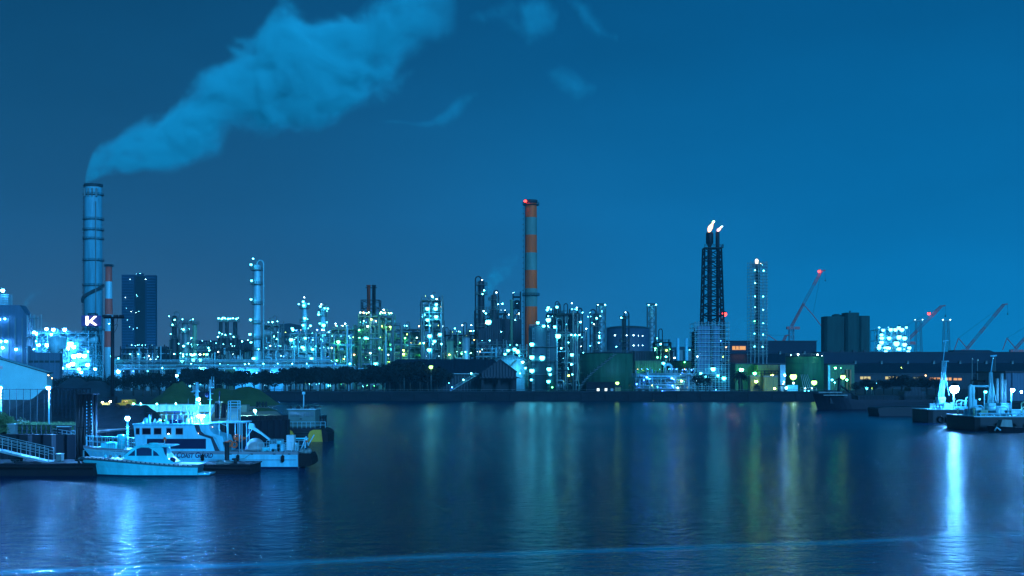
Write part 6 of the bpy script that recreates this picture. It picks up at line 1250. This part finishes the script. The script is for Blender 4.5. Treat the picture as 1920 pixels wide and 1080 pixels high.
# dark ship and neighbours off the right quay
D = 352.0; PX = lambda p: X(p, D); PZ = lambda p: Z(p, D); yc = D + 5
t = thing('cargo_ship', 'dark unlit coaster lying along the right quay', 'ship', (PX(1640), yc, 0))
b = hull_mb([(PX(1531), PX(1755), yc, 5, lambda q: PZ(737) - (PZ(737) - PZ(750)) * min(1, q / .35)), (PX(1533), PX(1755), yc, 4.9, lambda q: PZ(744) - (PZ(744) - PZ(755)) * min(1, q / .35)), (PX(1541), PX(1753), yc, 4.6, lambda q: .3), (PX(1543), PX(1750), yc, 4, lambda q: -1)], bow=.3)
b.build('hull', paint('ship_hull', (.016, .02, .032), .5), t)
for a, c, p, y in ((1560, 1572, 732, 1), (1584, 1600, 738, 2), (1612, 1690, 742, 1), (1700, 1740, 734, 2), (1712, 1732, 726, 3)): b = MB(); b.box(PX(a), PX(c), yc - 3.5 + y * .2, yc + 3.5 - y * .2, PZ(757), PZ(p)); b.build('deckhouse', claddark, t)
b = MB(); b.cyl((PX(1582), yc, PZ(745)), (PX(1582), yc, PZ(708)), .55, .35, 10); b.bar((PX(1576), yc, PZ(712)), (PX(1588), yc, PZ(712)), .3); b.bar((PX(1582), yc, PZ(722)), (PX(1612), yc, PZ(742)), .35); b.build('mast', dark, t)
b = MB(); b.bar((PX(1533), yc, PZ(737)), (PX(1560), yc, PZ(734)), .3); b.bar((PX(1546), yc, PZ(742)), (PX(1577), yc, PZ(733)), .25); b.build('derrick', dark, t)
for a, c, p0, p1, y in ((1536, 1580, 734.5, 737, -4.4), (1545, 1590, 740, 742, -4.6)): b = MB(); b.box(PX(a), PX(c), yc + y, yc + y + .3, PZ(p1), PZ(p0)); b.build('bulwark', mid, t)
b = MB(); rail(b, [(PX(1600), yc - 4.8, PZ(750)), (PX(1750), yc - 4.8, PZ(750))], 1.1, .1, 3); b.build('railing', dark, t)
D = 300; t = thing('moored_barge', 'low dark barge moored behind the first lit barge', 'barge', (X(1690, D), D, 0)); b = MB(); b.ext([(X(1650, D), -.5), (X(1790, D), -.5), (X(1790, D), Z(762, D)), (X(1655, D), Z(764, D)), (X(1646, D), Z(766, D))], D, D + 9, 1); b.build('hull', black, t)
b = MB(); rail(b, [(X(1655, D), D + .3, Z(764, D)), (X(1785, D), D + .3, Z(762, D))], 1.0, .07, 3); b.build('railing', dark, t)

# floodlit work barges on the right
def barge(label, px0, px1, D, top, dep, booms, gear_seed, n_gear, pxg):
    t = thing('work_barge', label, 'barge', (X((px0 + px1) / 2, D), D, 0), None); x0, x1 = X(px0, D), X(px1, D); zt = Z(top, D); s = D / F
    b = MB(); b.ext([(x0, .2), (x0 + .4, -.8), (x1, -.8), (x1, zt), (x0, zt)], D, D + dep, 1); b.build('hull', paint('barge_hull', (.01, .022, .03), .6, 0, .5, (.4, .4, .15)), t)
    b = MB(); b.box(x0 - .12, x1, D - .14, D + dep, zt + .003, zt + .16); b.build('deck', pale, t)
    b = MB(); b.box(x0 - .1, x0 + .9, D - .35, D - .01, -.3, zt); b.build('corner_fender', rubber, t)
    rnd = random.Random(gear_seed)
    for i in range(4): b = MB(); x = x0 + (x1 - x0) * (.25 + .16 * i); b.tube([(x + .55 * math.cos(a), D - .3, .7 + .55 * math.sin(a)) for a in [2 * PI * q / 16 for q in range(17)]], .2, 7); b.build('tyre', rubber, t)
    b = MB(); rail(b, [(X(px0 + 4, D), D + .2, zt + .16), (x1 - .3, D + .2, zt + .16)], 1.0, .05, 2.0); b.build('railing', pale, t)
    for i in range(n_gear):
        px = rnd.uniform(*pxg); w = rnd.uniform(.3, 1.3); h = rnd.uniform(.4, 1.6); y = D + rnd.uniform(1, dep - 2); b = MB(); x = X(px, D)
        if i % 3 == 0: b.cyl((x, y, zt + .16), (x, y, zt + .16 + h * 1.3), .14, n=8); b.box(x - .3, x + .3, y - .15, y + .15, zt + .16 + h * 1.3, zt + .3 + h * 1.3)
        elif i % 3 == 1: b.box(x - w / 2, x + w / 2, y, y + w, zt + .16, zt + .16 + h * .8); b.box(x - w / 2 - .06, x + w / 2 + .06, y - .06, y + w + .06, zt + .163 + h * .8, zt + .25 + h * .8)
        else: b.tube([(x, y, zt + .16), (x, y, zt + .8 + h), (x + .5, y, zt + 1.1 + h), (x + 1.3, y, zt + 1.1 + h), (x + 1.7, y, zt + .8 + h), (x + 1.7, y, zt + .16)], .13, 7)
        b.build('deck_gear', rnd.choice([pale, white, steel, green]), t)
    return t, zt
def barge_crane(t, D, base, mid_, tip, foot, aux=None):
    b = MB(); bx, by = base; mxp, myp = mid_; tx, ty = tip; y = D + 4
    boom(b, (X(bx, D), y, Z(by, D)), (X(mxp, D), y, Z(myp, D)), .36, .2, 10, .075, .045); b.build('boom', pale, t)
    b = MB(); b.cyl((X(mxp, D), y, Z(myp + 1, D)), (X(tx, D), y, Z(ty, D)), .10, .06, 8); b.bar((X(tx, D) - .5, y, Z(ty, D)), (X(tx, D) + .6, y, Z(ty, D) + .1), .18); b.build('jib', white, t)
    b = MB(); b.bar((X(bx - 7, D), y, Z(by, D)), (X(mxp - 1.5, D), y, Z(myp + 14, D)), .14); b.bar((X(foot, D), y + .5, Z(by - 8, D)), (X(mxp, D), y, Z(myp, D)), .1); b.build('stay', pale, t)
    b = MB(); b.cyl((X(bx - 2, D), y, Z(by + 9, D)), (X(bx - 2, D), y, Z(by, D)), .9, n=14); b.box(X(bx - 9, D), X(bx + 5, D), y - 1, y + 1, Z(by, D), Z(by - 5, D)); b.build('slewing_house', pale, t)
    if aux: b = MB(); b.bar((X(bx + 2, D), y - .3, Z(by, D)), (X(aux[0], D), y - .3, Z(aux[1], D)), .2); b.box(X(aux[0] - 2, D), X(aux[0] + 4, D), y - .6, y, Z(aux[1] + 1.5, D), Z(aux[1], D)); b.build('second_boom', white, t)
D = 256; t, zt = barge('floodlit work barge with a tall raised boom and dazzling lamp', 1740, 1832, D, 768.5, 10, None, 3, 14, (1752, 1826)); barge_crane(t, D, (1778, 750), (1781, 676), (1785, 639), 1794, (1786, 676))
b = MB(); x = X(1793, D); b.cyl((x, D + 1.6, zt + .16), (x, D + 1.6, Z(733, D)), .14, .1, 10); b.bar((x, D + 1.6, Z(733, D)), (x, D + 1.2, Z(732, D)), .14); b.build('lamp_pole', pale, t); lamp(t, x, D + 1.0, Z(729, D), .95, 'barge', 'floodlight')
for px in (1755, 1761, 1767): b = MB(); b.cyl((X(px, D), D + 1, zt + .16), (X(px, D), D + 1, Z(761, D)), .16, n=8); b.build('bollard', pale, t)
b = MB(); b.ext([(X(1776, D), zt + .17), (X(1796, D), zt + .17), (X(1793, D), Z(761, D)), (X(1786, D), Z(756, D)), (X(1780, D), Z(761, D))], D + 2.4, D + 5, 1); b.build('winch_cover', pale, t)
b = MB(); b.box(X(1800, D), X(1822, D), D + .5, D + 3, zt + .17, Z(763, D)); b.build('hatch', white, t)
D = 240; t = thing('deck_cabin', 'small white box cabin with a dark roof between the two lit barges', 'cabin', (X(1826, D), D, 1.6)); b = MB(); b.box(X(1821, D), X(1832, D), D, D + 1.6, 1.4, Z(749, D)); b.build('wall', white, t); b = MB(); b.ext([(X(1819.5, D), Z(749, D)), (X(1833.5, D), Z(749, D)), (X(1831, D), Z(746.5, D)), (X(1822, D), Z(746.5, D))], D - .2, D + 1.8, 1); b.cyl((X(1826, D), D + .8, Z(746.6, D)), (X(1826, D), D + .8, Z(741, D)), .12, n=8); b.build('roof', dark, t); lamp(t, X(1826, D), D - 3, Z(748, D), .2, 'flood')
b = MB(); b.box(X(1814, D), X(1840, D), D - 2, D + 4, 1.0, 1.4); b.build('plinth', steel, t); b = MB(); b.box(X(1812, D), X(1842, D), D - 1.8, D + 3.8, -.8, .999); b.build('float', paint('barge_hull', (0, 0, 0)), t)
D = 219; t, zt = barge('nearer floodlit barge crowded with pipes at the frame edge', 1827, 2000, D, 782, 14, None, 5, 26, (1836, 1990)); barge_crane(t, D, (1875, 762), (1874, 698), (1879, 667), 1886, None)
for px, r, py in ((1860, .4, 735), (1911.5, .34, 731.5)): lamp(t, X(px, D), D + 3, Z(py, D), r, 'barge' if px > 1900 else 'flood', 'floodlight'); b = MB(); b.cyl((X(px, D), D + 3.6, zt), (X(px, D), D + 3.6, Z(py, D)), .1, n=8); b.build('lamp_pole', pale, t)
lamp(t, X(1924, D), D + 2, Z(735, D), .2, 'barge', 'floodlight')
b = MB(); b.tube([(X(1842, D), D + 6, zt), (X(1842, D), D + 6, Z(726, D)), (X(1844, D), D + 6, Z(724, D)), (X(1848, D), D + 6, Z(726, D)), (X(1848, D), D + 6, zt)], .34, 9); b.build('loading_pipe', pale, t)
b = MB(); b.bar((X(1842, D), D + 6, Z(724.5, D)), (X(1880, D), D + 6, Z(724.5, D)), .25); b.build('loading_pipe', pale, t)
for a, c, p in ((1894, 1912, 758), (1846, 1858, 766), (1900, 1940, 770), (1885, 1893, 763)): b = MB(); b.box(X(a, D), X(c, D), D + 4, D + 7, zt + .17, Z(p, D)); b.box(X(a, D) - .1, X(c, D) + .1, D + 3.9, D + 7.1, Z(p, D) + .003, Z(p - .8, D)); b.build('machine_house', pale, t)
for px, p in ((1903, 710), (1912, 700), (1918, 712), (1855, 735)): b = MB(); b.cyl((X(px, D), D + 8, zt), (X(px, D), D + 8, Z(p, D)), .3, n=10); b.build('riser', steel, t)
b = MB(); b.box(X(1838, D), X(1990, D), D + .6, D + 1.4, Z(777, D), Z(774.5, D)); b.build('walkway', white, t)
for i in range(12): b = MB(); x = X(1842 + i * 12, D); b.box(x - .08, x + .08, D + .7, D + 1.3, zt + .17, Z(777, D) - .003); b.build('walkway_leg', pale, t)
D = 212; t = thing('tender', 'small dark tender alongside the nearer lit barge', 'boat', (X(1890, D), D + 2, 0)); yc = D + 2
b = hull_mb([(X(1858, D), X(1925, D), yc, 1.7, lambda q: 1.1 - .3 * q), (X(1860, D), X(1925, D), yc, 1.6, lambda q: .7), (X(1863, D), X(1924, D), yc, 1.2, lambda q: -.4)]); b.build('hull', black, t)
b = MB(); b.ext([(X(1880, D), .8), (X(1904, D), .8), (X(1902, D), 2.1), (X(1884, D), 2.1)], yc - .9, yc + .9, 1); b.build('cabin', mid, t)
b = MB(); b.tube([(X(1866, D), yc - 1.7, .3), (X(1870, D), yc - 1.8, .9), (X(1877, D), yc - 1.8, .4)], .14, 7); b.build('fender', pale, t)
shed('pump_house', 'tall pale-lit quay building at the right frame edge', 1886, 1990, 699, 330, 20, cladblue, ribs=4)
shed('quay_hut', 'grey quay block with thin masts behind the lit barges', 1846, 1884, 716, 345, 8, cladgrey)
for px, p in ((1824, 673), (1834, 675), (1863, 672), (1867, 668)): shore_lamp({1824: 'thin aerial mast left of the cabin-side pair, farthest left', 1834: 'thin aerial mast just behind the small white cabin', 1863: 'thin aerial mast close left of the nearer barge boom', 1867: 'thin aerial mast touching the nearer barge boom'}[px], px, p, .12, 'dim', 380)

# ------------------------------------------------------------------ smoke and steam (volumes)
def curve(t, src, pts):
    n = t.nodes.new('ShaderNodeFloatCurve'); c = n.mapping.curves[0]
    while len(c.points) < len(pts): c.points.new(.5, .5)
    for q, (x, y) in zip(c.points, pts): q.location = (x, y)
    n.mapping.update(); t.links.new(src, n.inputs['Value']); return n.outputs[0]
def plume(name, label, px0, py0, pxw, pyh, D, prof, density, hardness, wob, nscale, depthf=1.0, fade=None, col=(.12, .93, .93), seed=0., reach=1.04, hullf=1.42):  # col: red cut from the vapour colour to imitate blue night light
    """prof: (px, upper row, lower row) along the drift; density falls off from the drifting axis, torn by noise"""
    s = D / F; L_ = pxw * s; H_ = pyh * s; Rm = max((lo - up) / 2 for _, up, lo in prof) * s
    us = [((p - px0) / pxw, (py0 - (u + l) / 2) / pyh, (l - u) / 2 * s / Rm) for p, u, l in prof]
    def build(t, v):
        N = t.nodes.new; L = t.links.new
        def M(op, a, c=None, cl=False):
            n = N('ShaderNodeMath'); n.operation = op; n.use_clamp = cl
            for i, q in enumerate((a, c)):
                if q is None: continue
                if isinstance(q, (int, float)): n.inputs[i].default_value = q
                else: L(q, n.inputs[i])
            return n.outputs[0]
        co = N('ShaderNodeTexCoord'); sp = N('ShaderNodeSeparateXYZ'); L(co.outputs['Object'], sp.inputs[0])
        u = M('DIVIDE', sp.outputs['X'], L_, True); c = M('MULTIPLY', curve(t, u, [(a, b_) for a, b_, _ in us]), H_); R = M('MULTIPLY', curve(t, u, [(a, r) for a, _, r in us]), Rm); R = M('MAXIMUM', R, .5)
        dz = M('SUBTRACT', sp.outputs['Z'], c); dy = M('DIVIDE', sp.outputs['Y'], depthf); r = M('DIVIDE', M('SQRT', M('ADD', M('MULTIPLY', dz, dz), M('MULTIPLY', dy, dy))), R)
        mp = N('ShaderNodeMapping'); mp.inputs['Location'].default_value = (seed, seed * 2, seed * 3); L(co.outputs['Object'], mp.inputs[0])
        nz = N('ShaderNodeTexNoise'); nz.inputs['Scale'].default_value = nscale; nz.inputs['Detail'].default_value = 5; nz.inputs['Roughness'].default_value = .55; nz.inputs['Distortion'].default_value = .4; L(mp.outputs[0], nz.inputs[0])
        w = M('MULTIPLY', M('SUBTRACT', nz.outputs[0], .5), wob)
        d = M('MULTIPLY', M('ADD', M('SUBTRACT', reach, r), w), hardness, True)
        mp2 = N('ShaderNodeMapping'); mp2.inputs['Location'].default_value = (seed + 9, 3, seed); mp2.inputs['Scale'].default_value = (.7, 1, 1); L(co.outputs['Object'], mp2.inputs[0])
        n2 = N('ShaderNodeTexNoise'); n2.inputs['Scale'].default_value = nscale * 2.7; n2.inputs['Detail'].default_value = 4; L(mp2.outputs[0], n2.inputs[0])
        d = M('MULTIPLY', d, M('MULTIPLY', M('SUBTRACT', hullf * .96, r), 2.5, True))
        d = M('MULTIPLY', d, M('MULTIPLY', M('SUBTRACT', n2.outputs[0], .17), 2.9, True))
        d = M('MULTIPLY', M('MULTIPLY', d, d), density)
        if fade: d = M('MULTIPLY', d, curve(t, u, fade))
        L(d, v.inputs['Density']); v.inputs['Color'].default_value = (*col, 1); v.inputs['Anisotropy'].default_value = -.25
    m = volume(name + '_vapour', build)
    b = MB(); n = 20; vs = []; x0 = X(px0, D); z0 = Z(py0, D); k = len(prof)
    for p, u_, l_ in prof:
        c = Z((u_ + l_) / 2, D); r = (l_ - u_) / 2 * s * hullf + .6
        for i in range(n): a = 2 * PI * i / n; vs.append((X(p, D) - x0, r * depthf * math.cos(a), c + r * math.sin(a) - z0))
    b.add(vs, [(j * n + i, j * n + (i + 1) % n, (j + 1) * n + (i + 1) % n, (j + 1) * n + i) for j in range(k - 1) for i in range(n)]); b.f += [list(range(n))[::-1], [(k - 1) * n + i for i in range(n)]]; b.m += [0, 0]; b.s += [False, False]
    o = b.build(name, m); o.location = (x0, D, z0); tag(o, label, None, None, 'stuff')
    return o
PR = [(161, 326, 347), (170, 300, 346), (185, 274, 344), (205, 258, 340), (235, 242, 333), (270, 220, 325), (305, 200, 316), (340, 174, 304), (380, 136, 286), (420, 98, 270), (455, 76, 252), (490, 52, 240), (520, 22, 238), (550, 10, 240), (585, 24, 238), (620, 34, 222), (655, 24, 196), (690, 2, 178), (725, -14, 156), (760, -34, 128), (800, -50, 100), (860, -60, 60)]
plume('smoke_plume', 'broad blue smoke plume drifting right from the tall pale chimney', 155, 346, 705, 460, 900, PR, .19, 2.4, 2.1, .026, .8, [(0, 1), (.55, .85), (.78, .55), (.92, .2), (1, 0)])
def puff(label, pts, D, den, wob=2.2, ns=.03, nm='smoke_wisp', hard=1.6, df=.7, seed=3.):
    px0 = pts[0][0]; px1 = pts[-1][0]; lo = max(p[2] for p in pts); up = min(p[1] for p in pts)
    return plume(nm, label, px0, lo, px1 - px0, lo - up, D, pts, den * 1.7, hard * .7, wob * 1.25, ns * 1.2, df, [(0, 0), (.22, .9), (.5, 1), (.8, .8), (1, 0)], seed=seed, reach=1.0, hullf=1.9)
puff('torn smoke wisp at the top of the frame, right of the plume', [(880, 22, 44), (905, 10, 52), (935, -4, 56), (965, -26, 62), (1000, -30, 74), (1030, -20, 64), (1050, 10, 40)], 940, .035)
puff('slanting smoke wisp at the top, farthest right', [(1062, -10, 14), (1080, -14, 34), (1100, 0, 64), (1122, 20, 88), (1142, 44, 90), (1160, 60, 80)], 950, .035, seed=7.)
puff('small round smoke wisp below the slanting one', [(1022, 128, 150), (1042, 116, 166), (1065, 112, 190), (1085, 122, 206), (1104, 140, 192), (1120, 156, 176)], 930, .035, seed=11.)
puff('curved tail-shaped smoke wisp under the big plume', [(716, 222, 234), (750, 222, 236), (790, 224, 242), (820, 212, 240), (845, 190, 230), (868, 168, 216), (888, 164, 196), (900, 168, 182)], 920, .05, 1.4, seed=5.)
puff('loose smoke shreds trailing off the plume underside', [(596, 200, 228), (640, 168, 222), (690, 150, 200), (740, 128, 182), (780, 112, 150)], 905, .035, 2.2, seed=2.)
puff('faint steam rising behind the refinery columns', [(880, 588, 612), (895, 560, 604), (910, 520, 592), (925, 484, 570), (940, 474, 540), (955, 470, 520), (972, 468, 500)], 660, .06, 2.0, .08, 'steam', seed=1.)
puff('small steam wisp above the hazy blue plant', [(38, 578, 590), (48, 552, 586), (56, 542, 576), (66, 538, 564), (78, 540, 556)], 735, .04, 1.4, .1, 'steam', seed=4.)
plume('mist', 'luminous mist hanging round the floodlit works on the far left', -20, 735, 210, 200, 735, [(-20, 560, 735), (40, 575, 735), (100, 590, 735), (150, 600, 735), (190, 650, 735)], .012, 1.6, 1.2, .03, .6, seed=8.)
puff('flat steam cloud over the tiny far chimneys', [(1262, 622, 638), (1285, 612, 634), (1310, 604, 632), (1345, 598, 628), (1390, 584, 630), (1430, 590, 622)], 1520, .012, 1.6, .03, 'steam', seed=6.)

# ------------------------------------------------------------------ night haze
m = bpy.data.materials.new('haze_air'); m.use_nodes = True; t = m.node_tree; t.nodes.clear()
o = t.nodes.new('ShaderNodeOutputMaterial'); v = t.nodes.new('ShaderNodeVolumePrincipled'); t.links.new(v.outputs[0], o.inputs['Volume'])
v.inputs['Color'].default_value = (.15, .82, 1, 1); v.inputs['Density'].default_value = .00015
b = MB(); b.box(-2700, 2700, -400, 2700, -4.5, 340); o = b.build('haze', m); tag(o, kind='stuff')
